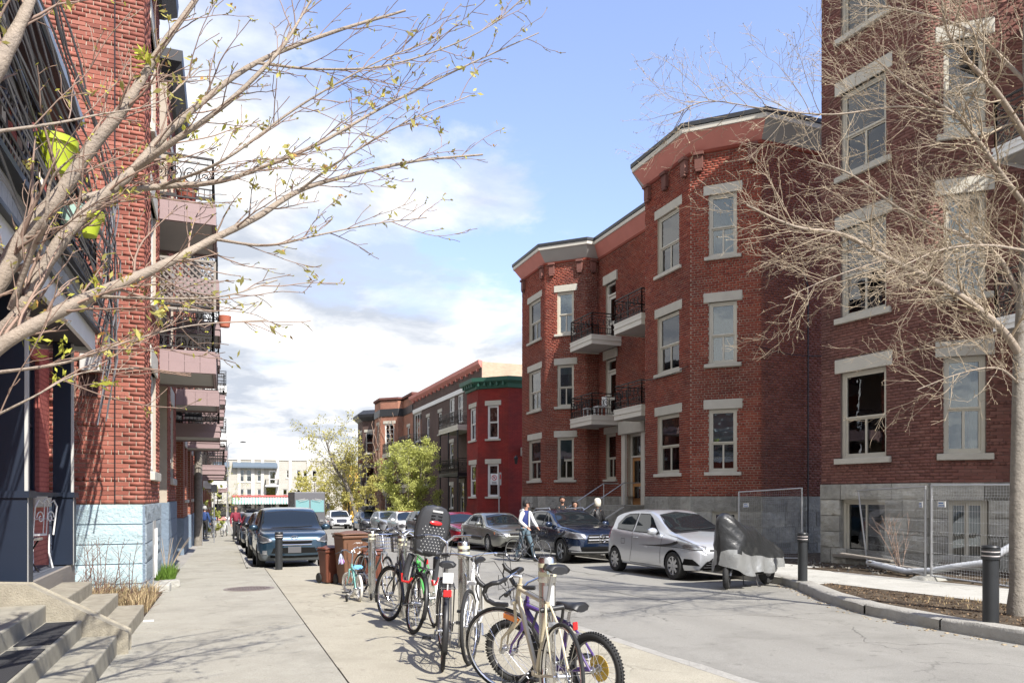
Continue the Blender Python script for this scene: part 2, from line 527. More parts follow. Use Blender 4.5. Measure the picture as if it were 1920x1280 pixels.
def leaf_mat(name, c, tr=0.35, isl=.3):
    m = bpy.data.materials.new(name); m.use_nodes = True
    t = m.node_tree; t.nodes.clear()
    o = t.nodes.new('ShaderNodeOutputMaterial')
    g = t.nodes.new('ShaderNodeNewGeometry')
    v = math_node(t, 'ADD', math_node(t, 'MULTIPLY', math_node(t, 'SUBTRACT', g.outputs['Random Per Island'], 0.5), isl * 2), 1.0)
    cc = t.nodes.new('ShaderNodeCombineColor')
    for i in range(3): t.links.new(v, cc.inputs[i])
    col = mixc(t, 1.0, c, cc.outputs[0], 'MULTIPLY')
    d = t.nodes.new('ShaderNodeBsdfDiffuse'); tl = t.nodes.new('ShaderNodeBsdfTranslucent')
    t.links.new(col, d.inputs[0]); t.links.new(col, tl.inputs[0])
    mx = t.nodes.new('ShaderNodeMixShader'); mx.inputs[0].default_value = tr
    t.links.new(d.outputs[0], mx.inputs[1]); t.links.new(tl.outputs[0], mx.inputs[2])
    t.links.new(mx.outputs[0], o.inputs[0])
    MATS[name] = m
    return m
leaf_mat('leaf_spring', (0.50, 0.52, 0.17), .45)
leaf_mat('leaf_yellow', (0.50, 0.46, 0.15), .45)
leaf_mat('leaf_bud', (0.45, 0.45, 0.08))
leaf_mat('leaf_rust', (0.42, 0.24, 0.08))
leaf_mat('grass', (0.13, 0.22, 0.04))
leaf_mat('dry_grass', (0.46, 0.36, 0.21))
# ------------------------------------------------------------------ the ground
def sloped(name, poly, off, mat, thick=0.25, parent=None):
    """a slab whose top follows the street's fall"""
    mb = MB()
    n = len(poly)
    top = [(x, y, gz(y, off)) for x, y in poly]
    bot = [(x, y, gz(y, off - thick)) for x, y in poly]
    mb._a(top + bot, [tuple(range(n)), tuple(range(n, 2*n))[::-1]] + [(n+i, n+(i+1) % n, (i+1) % n, i) for i in range(n)])
    return mb.build(name, mat, parent)

def ccw(poly):
    a = sum(poly[i][0]*poly[(i+1) % len(poly)][1] - poly[(i+1) % len(poly)][0]*poly[i][1] for i in range(len(poly)))
    return poly if a > 0 else poly[::-1]

def ground():
    ys = [-400, -40, 0, 20, 40, 60, 80, 100, 118, 200, 3000]
    mb = MB()
    mb.grid([[(x, y, gz(y, -0.28)) for x in (-1500, -60, 0, 60, 1500)] for y in ys])
    for f in range(len(mb.f)): mb.f[f] = mb.f[f][::-1]
    tag(mb.build('ground', M_['gravel']), kind='structure')
    mb = MB()
    xs = [-0.2, 3, 6, 9, 12.4]
    mb.grid([[(x, y, gz(y)) for x in xs] for y in (-20, 0, 10, 20, 40, 60, 80, 100, 117.9)])
    for f in range(len(mb.f)): mb.f[f] = mb.f[f][::-1]
    road = tag(mb.build('road', M_['road_asphalt']), kind='structure')
    mb = MB(); mb.grid([[(x, y, gz(y, -0.004)) for x in (-90, 0, 90)] for y in (106, 118, 126)])
    for f in range(len(mb.f)): mb.f[f] = mb.f[f][::-1]
    tag(mb.build('cross_street', M_['road_asphalt']), kind='structure')
    # tar seams and patches in the road, real shallow strips
    rs = random.Random(3)
    for k in range(9):
        y0 = 4 + rs.random() * 26; x0 = 4.4 + rs.random() * 4.2
        pts = []; x = x0; y = y0
        for i in range(14):
            pts.append((x, y)); y += 0.22 + rs.random() * .2; x += rs.uniform(-.09, .09)
        mb = MB()
        w = .005 + .006 * rs.random()
        mb.grid([[(a - w, b, gz(b, .0035)), (a + w, b, gz(b, .0035))] for a, b in pts])
        for f in range(len(mb.f)): mb.f[f] = mb.f[f][::-1]
        mb.build('tar_seam', pmat('tar', (.12, .115, .105), .8), road)
ground()

def pave(name, x0, x1, y0, y1, nx, pitch, off, mat, base=True, clip=None, gap=.012, group=None):
    """concrete flags poured one by one, their joints recessed"""
    root = tag(sloped(name, [(x0, y0), (x1, y0), (x1, y1), (x0, y1)], off - .012, M_['gravel']), kind='structure') if base else None
    rs = random.Random(int(x0 * 10 + y0))
    y = y0
    while y < y1 - .05:
        ye = min(y1, y + pitch)
        for i in range(nx):
            a = x0 + (x1 - x0) * i / nx; b = x0 + (x1 - x0) * (i + 1) / nx
            g = gap / 2
            mb = MB()
            p = [(a+g, y+g), (b-g, y+g), (b-g, ye-g), (a+g, ye-g)]
            dz = [off + rs.uniform(-.0025, .0025) for _ in p]
            mb._a([(q[0], q[1], gz(q[1], d)) for q, d in zip(p, dz)] + [(q[0], q[1], gz(q[1], off-.1)) for q in p],
                  [(0, 1, 2, 3), (4, 5, 1, 0), (5, 6, 2, 1), (6, 7, 3, 2), (7, 4, 0, 3)])
            mb.build('flag', mat, root)
        y = ye
    return root

def sidewalks():
    W = grit('walk_flags', (0.345, 0.325, 0.27), (0.20, 0.188, 0.155), (0.42, 0.40, 0.335))
    pave('pavement', -1.0, 0.942, 0.5, 19.6, 1, 3.05, WALK, W)
    pave('pavement', -1.0, 0.52, 19.6, 104, 1, 3.05, WALK, W)
    pave('kerb_extension', 0.945, 3.86, 0.5, 19.5, 1, 6.3, WALK, grit('bulb_flags', (0.38, 0.35, 0.275), (0.22, 0.20, 0.155), (0.45, 0.415, 0.33), stain=.22))
    # kerb stones on the left, beyond the extension
    def kerb(pts, w, off, name='kerb', seg=1.2, mat=None):
        root = empty(name, (0, 0, 0)); root['kind'] = 'structure'
        P = [Vector((p[0], p[1])) for p in pts]
        # resample
        out = [P[0]]; 
        for a, b in zip(P, P[1:]):
            L = (b - a).length; k = max(1, int(round(L / seg)))
            out += [a + (b - a) * (i + 1) / k for i in range(k)]
        rs = random.Random(5)
        for i in range(len(out) - 1):
            a, b = out[i], out[i+1]; d = (b - a).normalized(); nrm = Vector((-d.y, d.x))
            a2 = a + d * .0005; b2 = b - d * .0005
            mb = MB()
            rows = []
            m = 6
            for j in range(m + 1):
                c = a2 + (b2 - a2) * j / m
                jt = [rs.uniform(-.012, .012) for _ in range(4)]
                e = c - nrm * (w/2 + jt[0]); f = c + nrm * (w/2)
                e2 = c - nrm * (w/2 - .03 + jt[1])
                rows.append([(e.x, e.y, gz(e.y, -.1)), (e.x, e.y, gz(e.y, off - .03 + jt[2])), (e2.x, e2.y, gz(e2.y, off + jt[3]*.5)), (f.x, f.y, gz(f.y, off)), (f.x, f.y, gz(f.y, -.1))])
            mb.grid(rows)
            o = mb.build('kerb_stone', mat or M_['kerb_concrete'], root, smooth=50)
        return root
    kerb([(0.60, 20.0), (0.60, 104)], .15, WALK)
    kerb([(3.94, 19.55), (3.94, 1.0)][::-1], .15, .105 if False else WALK - .004, 'kerb', 1.5)
    kerb([(0.62, 19.95), (0.95, 19.6), (3.94, 19.6)][::-1], .15, WALK, 'kerb', 1.2)
    # right-hand kerb: straight beyond, swelling into the extension near the camera
    rk = [(10.9, 104), (10.9, 13.4), (10.55, 12.2), (10.0, 10.9), (9.1, 9.3), (8.55, 8.0), (8.28, 6.6), (8.2, 5.2), (8.2, 1.0)]
    kerb(rk, .26, .15, 'kerb', 1.1)
    # right pavement
    WB = grit('right_flags', (0.44, 0.43, 0.39), (0.29, 0.28, 0.25), (0.52, 0.51, 0.47))
    pave('pavement', 10.25, 12.2, 2.0, 13.6, 1, 1.75, .14, WB)
    pave('pavement', 11.05, 12.9, 13.6, 104, 1, 2.6, .14, WB)
    poly = ccw([(8.35, 1.0), (8.35, 5.2), (8.42, 6.6), (8.7, 8.0), (9.25, 9.25), (10.12, 10.8), (10.24, 11.0), (10.24, 1.0)])
    bed = tag(sloped('planting_bed', poly, .135, M_['soil']), kind='structure')
    tag(sloped('pavement', ccw([(9.95, 10.55), (10.24, 10.55), (10.24, 13.6), (11.04, 13.6), (10.95, 13.4), (10.62, 12.2)]), .138, WB), kind='structure')
    yard = tag(sloped('yard', [(12.2, 1), (17.6, 1), (17.6, 18.2), (12.2, 18.2)], .12, M_['soil']), kind='structure')
    tag(sloped('yard', [(12.9, 18.2), (17.6, 18.2), (17.6, 104), (12.9, 104)], .11, M_['gravel']), kind='structure')
    tag(sloped('yard', [(-4.6, 9.0), (-1.0, 9.0), (-1.0, 20), (-4.6, 20)], .12, M_['soil']), kind='structure')
    tag(sloped('yard', [(-4.6, 20), (-1.0, 20), (-1.0, 104), (-4.6, 104)], .10, M_['walk_concrete']), kind='structure')
    # manhole
    c = atG(467, 1103, WALK)
    mb = MB(); tilt = Matrix.Translation((c.x, c.y, gz(c.y, WALK))) @ Matrix.Rotation(-math.atan(SLOPE), 4, 'X')
    mb.lathe([(0.0001, .004), (.36, .004), (.37, .001)], 32, tilt)
    man = mb.build('manhole_cover', pmat('cast_iron', (.16, .13, .12), .7, metal=.3, var=.15, scale=9), smooth=30)
    tag(man, 'round cast iron manhole cover set in the left pavement', 'manhole cover')
    mb = MB()
    mb.lathe([(.375, .001), (.375, .005), (.44, .005), (.44, .001)], 32, tilt, caps=False); mb.build('rim', pmat('rim_iron', (.20, .17, .15), .7), man)
    mb = MB()
    for i in range(-6, 7):
        for j in range(-6, 7):
            if i*i + j*j < 38: mb.box((i*.052, j*.052, .008), (.03, .03, .008), tilt)
    o = mb.build('stud', pmat('cast_iron', (.16, .13, .12)), man); o['kind'] = 'stuff'
sidewalks()
# ------------------------------------------------------------------ facade tools
def Z(r): return r + CZ                # heights measured from eye level

def frame(p0, p1, z=0.0):
    """local x runs from p0 to p1, local y points out of the wall (left of the run), local z up"""
    d = Vector((p1[0]-p0[0], p1[1]-p0[1], 0)); L = d.length; d /= L
    n = Vector((-d.y, d.x, 0))
    M = Matrix((d, n, Vector((0, 0, 1)))).transposed().to_4x4(); M.translation = (p0[0], p0[1], z)
    return M, L

def offset_line(pts, d):
    P = [Vector(p) for p in pts]; out = []
    for i in range(len(P)):
        ns = []
        if i > 0: a = (P[i]-P[i-1]).normalized(); ns.append(Vector((-a.y, a.x)))
        if i < len(P)-1: a = (P[i+1]-P[i]).normalized(); ns.append(Vector((-a.y, a.x)))
        if len(ns) == 2:
            m = (ns[0]+ns[1])
            if m.length < 1e-3: m = ns[0].copy()
            m.normalize(); k = d / max(0.35, m.dot(ns[0])); out.append(P[i] + m * k)
        else: out.append(P[i] + ns[0] * d)
    return out

def ring(bld, name, pts, prof, mat, smooth=None, only=None, close=True):
    if only is not None and len(only) > 1:
        for i in sorted(only): ring(bld, name, pts, prof, mat, smooth, {i}, close)
        return
    """moulding: profile points (out, z) swept along the outline with mitred corners"""
    lines = [offset_line(pts, o) for o, z in prof]
    mb = MB()
    n = len(pts)
    for i in range(n - 1):
        if only is not None and i not in only: continue
        k = len(prof)
        vs = []
        for j, (o, z) in enumerate(prof):
            a = lines[j][i]; b = lines[j][i+1]
            vs += [(a.x, a.y, z), (b.x, b.y, z)]
        fs = [(2*j, 2*j+1, 2*j+3, 2*j+2) for j in range(k-1)]
        if close: fs += [tuple(range(0, 2*k, 2))[::-1], tuple(range(1, 2*k, 2))]
        mb._a(vs, fs)
    return mb.build(name, mat, bld, smooth)

def walls(bld, pts, z0, z1, ops, mat, depth=0.22, reveal=None, name='wall', off=0.0):
    """the shell with real openings; ops = {segment: [(s0, s1, za, zb), ...]}"""
    vs = []; fs = []; uvs = []; run = 0.0
    rv = MB()
    if off: pts = [tuple(p) for p in offset_line(pts, off)]
    for i in range(len(pts)-1):
        F, L = frame(pts[i], pts[i+1]); op = ops.get(i, [])
        xs = sorted({0.0, L, *[o[0] for o in op], *[o[1] for o in op]})
        zs = sorted({z0, z1, *[o[2] for o in op], *[o[3] for o in op]})
        zs = [z for z in zs if z0 - 1e-6 <= z <= z1 + 1e-6]
        for a, b in zip(xs, xs[1:]):
            for c, d in zip(zs, zs[1:]):
                mx, mz = (a+b)/2, (c+d)/2
                if any(o[0] < mx < o[1] and o[2] < mz < o[3] for o in op): continue
                k = len(vs)
                for (s, z) in ((a, c), (b, c), (b, d), (a, d)):
                    vs.append(tuple(F @ Vector((s, 0, z)))); uvs.append((run + s, z))
                fs.append((k+3, k+2, k+1, k))
        for (a, b, c, d) in op:
            if d < z0 or c > z1: continue
            D = -depth
            for q in ([(a,0,c),(a,D,c),(a,D,d),(a,0,d)], [(b,0,c),(b,0,d),(b,D,d),(b,D,c)], [(a,0,d),(a,D,d),(b,D,d),(b,0,d)], [(a,0,c),(b,0,c),(b,D,c),(a,D,c)]):
                k = len(vs)
                for p in q: vs.append(tuple(F @ Vector(p))); uvs.append((run + p[0] + p[1], p[2]))
                fs.append((k, k+1, k+2, k+3))
        run += L
    me = bpy.data.meshes.new(name); me.from_pydata(vs, [], fs)
    uv = me.uv_layers.new(name='wall')
    li = np.zeros(len(me.loops), dtype=np.int32); me.loops.foreach_get('vertex_index', li)
    uva = np.array(uvs, dtype=np.float32)[li].ravel(); uv.data.foreach_set('uv', uva)
    me.materials.append(mat); me.update()
    return linkmesh(name, me, bld)

_unit = {}
def unit_brick(mat, k):
    key = (mat.name, k)
    if key not in _unit:
        r_ = random.Random(k * 7 + 1)
        mb = MB(); mb.box((0, 0, 0), (1, 1, 1))
        mb.v = [(x + r_.uniform(-.02, .02), y + (r_.uniform(-.12, .12) if y > 0 else 0), z + r_.uniform(-.04, .04)) for x, y, z in mb.v]
        _unit[key] = mb.mesh('brick', mat)
    return _unit[key]

def bricks(bld, pts, segs, z0, z1, ops, mat, bw=0.21, bh=0.075, j=0.010, proud=0.012, clear=None, want=300, vis=None, rough=1.0):
    """real bricks in running bond over the given wall segments; the largest in view are parts, the rest one piece"""
    spec = []
    rs = random.Random(11)
    for i in segs:
        F, L = frame(pts[i], pts[i+1]); op = ops.get(i, [])
        op2 = op + (clear or {}).get(i, [])
        n = int((z1 - z0) / bh)
        for r_ in range(n):
            z = z0 + r_ * bh; zc = z + bh / 2
            # runs of wall left between openings
            cuts = sorted([(o[0], o[1]) for o in op2 if o[2] < zc < o[3]])
            x = 0.0; runs = []
            for a, b in cuts:
                if a > x: runs.append((x, a))
                x = max(x, b)
            if x < L: runs.append((x, L))
            hdr = (r_ % 6 == 5)
            w = bw / 2 if hdr else bw
            for a, b in runs:
                ph = (0.5 if r_ % 2 else 0.0) * w
                s = a - ((a + ph) % w)
                while s < b - 0.02:
                    c = max(a, s); d = min(b, s + w)
                    if d - c > 0.03:
                        e0 = 0 if c <= a + 1e-4 else j/2; e1 = 0 if d >= b - 1e-4 else j/2
                        spec.append((F, (c+e0+d-e1)/2, zc + rs.uniform(-.0012, .0012), d-e1-c-e0, bh-j, proud * (1 + rough * rs.uniform(-.45, .45))))
                    s += w
    def depth(sp):
        p = sp[0] @ Vector((sp[1], 0, sp[2]))
        t = p.x*math.sin(YAW) + p.y*math.cos(YAW)
        if t < 1: return 1e9
        px = 960 + FPX*(p.x*math.cos(YAW) - p.y*math.sin(YAW))/t; py = 930 - FPX*(p.z-CZ)/t
        if not (5 < px < 1915 and 5 < py < 1275): return 1e9
        if vis and not vis(px, py): return 1e9
        return t - sp[3] * 8
    order = sorted(range(len(spec)), key=lambda q: depth(spec[q]))
    one = set(q for q in order[:want] if depth(spec[q]) < 1e8)
    for q in order[:want]:
        if q not in one: continue
        F, s, z, w, h, d = spec[q]
        M = F @ Matrix.Translation((s, d/2, z)) @ Matrix.Diagonal((w, d, h, 1))
        linkmesh('brick', unit_brick(mat, q % 5), bld, M)
    vs = []; fs = []
    base = np.array([(-.5,0,-.5),(.5,0,-.5),(.5,1,-.5),(-.5,1,-.5),(-.5,0,.5),(.5,0,.5),(.5,1,.5),(-.5,1,.5)])
    A = []
    for q, sp in enumerate(spec):
        if q in one: continue
        F, s, z, w, h, d = sp
        l = base * np.array([w, d, h]) + np.array([s, 0, z])
        l[[2,3,6,7], 1] += rng.uniform(-.0015, .0015, 4) * rough
        l[:, 2] += rng.uniform(-.0018, .0018, 8) * rough
        Fm = np.array(F)
        A.append(l @ Fm[:3, :3].T + Fm[:3, 3])
    if A:
        A = np.concatenate(A); n = len(A) // 8
        quad = np.array([(2,3,7,6),(1,2,6,5),(3,0,4,7),(6,7,4,5),(3,2,1,0)])
        fc = (quad[None] + (np.arange(n) * 8)[:, None, None]).reshape(-1, 4)
        me = bpy.data.meshes.new('brickwork')
        me.vertices.add(len(A)); me.vertices.foreach_set('co', A.astype(np.float32).ravel())
        me.loops.add(fc.size); me.loops.foreach_set('vertex_index', fc.astype(np.int32).ravel())
        me.polygons.add(len(fc)); me.polygons.foreach_set('loop_start', np.arange(0, fc.size, 4, dtype=np.int32))
        me.polygons.foreach_set('loop_total', np.full(len(fc), 4, dtype=np.int32))
        me.materials.append(mat); me.update(calc_edges=True)
        o = linkmesh('brickwork', me, bld); o['kind'] = 'stuff'

_rock = {}
def rock(mat, k, amp):
    key = (mat.name, k, amp)
    if key not in _rock:
        r_ = random.Random(k * 13 + 5); m, n = 5, 4
        mb = MB(); V = []
        for i in range(n + 1):
            for j in range(m + 1):
                e = min(i, n - i, j, m - j) > 0
                V.append((j/m - .5, (1 + (r_.uniform(-.35, 1) * amp if e else -.15*amp)), i/n - .5))
        F = [(i*(m+1)+j, (i+1)*(m+1)+j, (i+1)*(m+1)+j+1, i*(m+1)+j+1) for i in range(n) for j in range(m)]
        k0 = len(V)
        V += [(-.5, 0, -.5), (.5, 0, -.5), (.5, 0, .5), (-.5, 0, .5)]
        top = [n*(m+1)+j for j in range(m+1)]; bot = list(range(m+1))
        F.append(tuple([k0, ] + bot + [k0+1])[::1]); F.append(tuple([k0+3] + top + [k0+2])[::-1])
        F.append(tuple([k0] + [i*(m+1) for i in range(n+1)] + [k0+3])[::-1]); F.append(tuple([k0+1] + [i*(m+1)+m for i in range(n+1)] + [k0+2]))
        mb._a(V, F)
        _rock[key] = mb.mesh('stone', mat, 50)
    return _rock[key]

def stones(bld, pts, segs, z0, z1, ops, mat, rh=0.36, sw=(0.5, 0.95), proud=0.05, amp=0.5, name='stone', first=None):
    rs = random.Random(len(pts) * 31 + int(z1*10))
    for i in segs:
        F, L = frame(pts[i], pts[i+1]); op = ops.get(i, [])
        rows = max(1, round((z1 - z0) / rh))
        zs = [z1 - (z1 - z0) * k / rows for k in range(rows + 1)]
        for a_, b_ in zip(zs[1:], zs):
            cut = sorted([(o[0], o[1]) for o in op if o[2] < (a_+b_)/2 < o[3]]); x = 0; runs = []
            for a, b in cut:
                if a > x + .03: runs.append((x, a))
                x = max(x, b)
            if x < L - .03: runs.append((x, L))
            for a, b in runs:
                s = a
                while s < b - 1e-3:
                    w = rs.uniform(*sw); e = s + w
                    if e > b - .25: e = b
                    g = .006
                    g = .009; M = F @ Matrix.Translation(((s+e)/2, 0, (a_+b_)/2)) @ Matrix.Diagonal((e-s-g*2, proud, b_-a_-g*2, 1))
                    linkmesh(name, rock(mat, rs.randrange(6), amp), bld, M)
                    s = e

_win = {}
def window(bld, F, s, z0, w, h, style='double', fm='sash_cream', sill='limestone', lintel='limestone', set_in=0.11,
           blind=0.0, curtain=None, lh=0.30, lw=0.16, sh=0.11, sp=0.09, wide=.0, lproud=0.03, glass='window_glass', dark=True):
    """opening of w x h whose left foot is at s, z0 in the wall frame; a window with its panes, sill and lintel"""
    key = (round(w, 3), round(h, 3), style, fm, glass)
    T = F @ Matrix.Translation((s + w/2, -set_in, z0))
    if key not in _win:
        D = {}
        mb = MB(); fw = 0.075; fd = 0.10
        mb.box((-w/2+fw/2, 0, h/2), (fw, fd, h)); mb.box((w/2-fw/2, 0, h/2), (fw, fd, h))
        mb.box((0, 0, fw/2), (w-2*fw, fd, fw)); mb.box((0, 0, h-fw/2), (w-2*fw, fd, fw))
        D['window'] = mb.mesh('window', M_[fm])
        iw = w - 2*fw; ih = h - 2*fw
        sb = MB(); panes = []; st = 0.045
        def sash(x0, x1, za, zb, y, bars=0, hb=0):
            sb.box((x0+st/2, y, (za+zb)/2), (st, .04, zb-za)); sb.box((x1-st/2, y, (za+zb)/2), (st, .04, zb-za))
            sb.box(((x0+x1)/2, y, za+st/2), (x1-x0-2*st, .04, st)); sb.box(((x0+x1)/2, y, zb-st/2), (x1-x0-2*st, .04, st))
            nx = bars + 1
            for q in range(nx):
                a = x0+st + (x1-x0-2*st)*q/nx; b = x0+st + (x1-x0-2*st)*(q+1)/nx
                if q: sb.box((a, y, (za+zb)/2), (.05 if hb == 0 else .022, .042, zb-za-2*st))
                for r_ in range(hb+1):
                    c = za+st + (zb-za-2*st)*r_/(hb+1); d = za+st + (zb-za-2*st)*(r_+1)/(hb+1)
                    if r_ and q == 0: sb.box(((x0+x1)/2, y, c), (x1-x0-2*st, .038, .022))
                    panes.append((a, b, c, d, y-.01))
        x0, x1 = -iw/2, iw/2
        if style == 'double':
            mid = fw + ih*0.46
            sash(x0, x1, mid, fw+ih, .012); sash(x0, x1, fw, mid, -.02, 1)
        elif style == 'hung':
            mid = fw + ih*0.5
            sash(x0, x1, mid, fw+ih, .012); sash(x0, x1, fw, mid, -.02)
        elif style == 'slider':
            sash(x0, 0.01, fw, fw+ih, .012); sash(-.01, x1, fw, fw+ih, -.02)
        elif style == 'grid':
            sash(x0, x1, fw, fw+ih, 0, 1, 4)
        elif style == 'one':
            sash(x0, x1, fw, fw+ih, 0)
        elif style == 'triple':
            for q in range(3): sash(x0+iw*q/3, x0+iw*(q+1)/3, fw, fw+ih, 0)
        D['sash'] = sb.mesh('sash', M_[fm])
        D['pane'] = []
        for (a, b, c, d, y) in panes:
            p = MB(); p.box(((a+b)/2, y, (c+d)/2), (b-a+.004, .006, d-c+.004)); D['pane'].append(p.mesh('pane', M_[glass]))
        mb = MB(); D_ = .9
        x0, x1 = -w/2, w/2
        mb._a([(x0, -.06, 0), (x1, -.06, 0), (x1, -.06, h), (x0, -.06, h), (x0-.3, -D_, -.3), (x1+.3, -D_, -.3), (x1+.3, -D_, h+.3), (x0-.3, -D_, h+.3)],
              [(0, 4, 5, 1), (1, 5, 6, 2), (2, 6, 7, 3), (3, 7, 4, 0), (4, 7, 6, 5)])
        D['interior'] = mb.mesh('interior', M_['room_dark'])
        _win[key] = D
    D = _win[key]
    W = linkmesh('window', D['window'], bld, T)
    linkmesh('sash', D['sash'], W)
    for p in D['pane']: linkmesh('pane', p, W)
    if dark: linkmesh('interior', D['interior'], W)
    if blind > 0:
        mb = MB(); mb.box((0, -.085, h - h*blind/2 - .03), (w-.12, .012, h*blind)); mb.build('blind', M_['blind'], W)
    if curtain:
        mb = MB(); n = 26; a, b = curtain
        rows = [[], []]
        for q in range(n+1):
            x = -w/2+.07 + (w-.14)*(a + (b-a)*q/n); y = -.12 + .022*math.sin(q*1.9)
            rows[0].append((x, y, .06)); rows[1].append((x, y, h-.06))
        mb.grid(rows); mb.build('curtain', M_['curtain'], W, smooth=60)
    if lintel:
        mb = MB(); mb.box((0, set_in + lproud - .10, h + lh/2), (w + 2*lw, .2, lh)); mb.build('lintel', M_[lintel], W, bevel=.012)
    if sill:
        mb = MB(); mb.box((0, set_in + sp - .14, -sh/2 + .002), (w + 2*lw*.85, .28, sh)); mb.build('sill', M_[sill], W, bevel=.01)
    return W

def panel_door(bld, F, s, z0, w, h, dm, fm='cream_paint', set_in=0.14, glassy=True, transom=.4, sill=True):
    T = F @ Matrix.Translation((s + w/2, -set_in, z0))
    mb = MB(); fw = .09
    mb.box((-w/2+fw/2, 0, h/2), (fw, .12, h)); mb.box((w/2-fw/2, 0, h/2), (fw, .12, h)); mb.box((0, 0, h-fw/2), (w-2*fw, .12, fw))
    if transom: mb.box((0, 0, h-fw-transom), (w-2*fw, .12, .07))
    W = linkmesh('door_frame', mb.mesh('door_frame', M_[fm]), bld, T)
    lw_, lh_ = w-2*fw, h-fw-(transom+.035 if transom else 0)
    mb = MB(); t = .11
    mb.box((-lw_/2+t/2, -.02, lh_/2), (t, .045, lh_)); mb.box((lw_/2-t/2, -.02, lh_/2), (t, .045, lh_))
    for z, hh in ((.14, .28), (lh_*.42, .14), (lh_-.07, .14)): mb.box((0, -.02, z), (lw_-2*t, .045, hh))
    dr = mb.build('door', dm, W)
    mb = MB(); mb.box((0, -.02, lh_*.22+.05), (lw_-2*t, .02, .36*lh_)); 
    mb.build('panel', dm if not glassy else M_['window_glass'], W)
    mb = MB(); mb.box((0, -.02, lh_*.70), (lw_-2*t, .01, .5*lh_)); mb.build('pane', M_['window_glass'], W)
    if transom:
        mb = MB(); mb.box((0, -.02, h-fw-transom/2), (lw_, .01, transom)); mb.build('pane', M_['window_glass'], W)
    mb = MB(); mb.ball((lw_/2-t/2, .03, lh_*.47), .03); mb.build('door_knob', M_['chrome'], W)
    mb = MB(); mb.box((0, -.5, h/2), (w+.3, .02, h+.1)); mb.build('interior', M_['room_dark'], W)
    return W

def railing(parent, path, z, h=0.9, mat=None, step=0.11, post=0.035, scroll=True, name='railing', seed=1, rings=True, belly=0.0):
    """wrought iron railing along a path of (x, y) points"""
    mat = mat or M_['iron']
    mb = MB(); sb = MB(); rs = random.Random(seed)
    P = [Vector((p[0], p[1], z)) for p in path]
    for a, b in zip(P, P[1:]):
        d = (b-a); L = d.length; d.normalize(); nrm = Vector((d.y, -d.x, 0))
        for zz, r_ in ((h, .018), (h-.13, .011), (.30, .011), (.08, .014)):
            mb.bar(a + Vector((0,0,zz)), b + Vector((0,0,zz)), r_*2.4, r_*2.2)
        n = max(1, round(L/1.0))
        for i in range(n+1):
            p = a + d*(L*i/n); mb.bar(p, p + Vector((0,0,h)), post, post)
        n = max(2, round(L/step))
        for i in range(n):
            p = a + d*(L*(i+.5)/n)
            sb.bar(p + Vector((0,0,.08)), p + Vector((0,0,.30)), .018, .018)
            if not rings: sb.bar(p + Vector((0,0,.30)), p + Vector((0,0,h-.13)), .016, .016)
        if rings:
            n = max(1, round(L/.30))
            rr = min(.15, (h-.43)/2)
            for i in range(n):
                c = a + d*(L*(i+.5)/n) + Vector((0,0,(.30+h-.13)/2))
                pts = [c + d*math.cos(q*PI/6)*rr*.8 + Vector((0,0,math.sin(q*PI/6)*rr)) for q in range(12)]
                sb.tube(pts, .013, 4, closed=True)
                pts = [c + d*(math.cos(q*.6)*rr*.45*(1-q/14)) + Vector((0,0,math.sin(q*.6)*rr*.45*(1-q/14))) for q in range(12)]
                sb.tube(pts, .012, 4)
                sb.bar(c - d*rr*1.0 + Vector((0,0,-rr)), c - d*rr*1.0 + Vector((0,0,rr)), .018, .018)
        n = max(1, round(L/.2))
        for i in range(n):
            p = a + d*(L*(i+.5)/n); sb.bar(p + Vector((0,0,h-.13)), p + Vector((0,0,h)), .010, .010)
    r_ = mb.build(name, mat, parent)
    sb.build('scrollwork' if rings else 'baluster', mat, r_)['kind'] = 'stuff'
    return r_

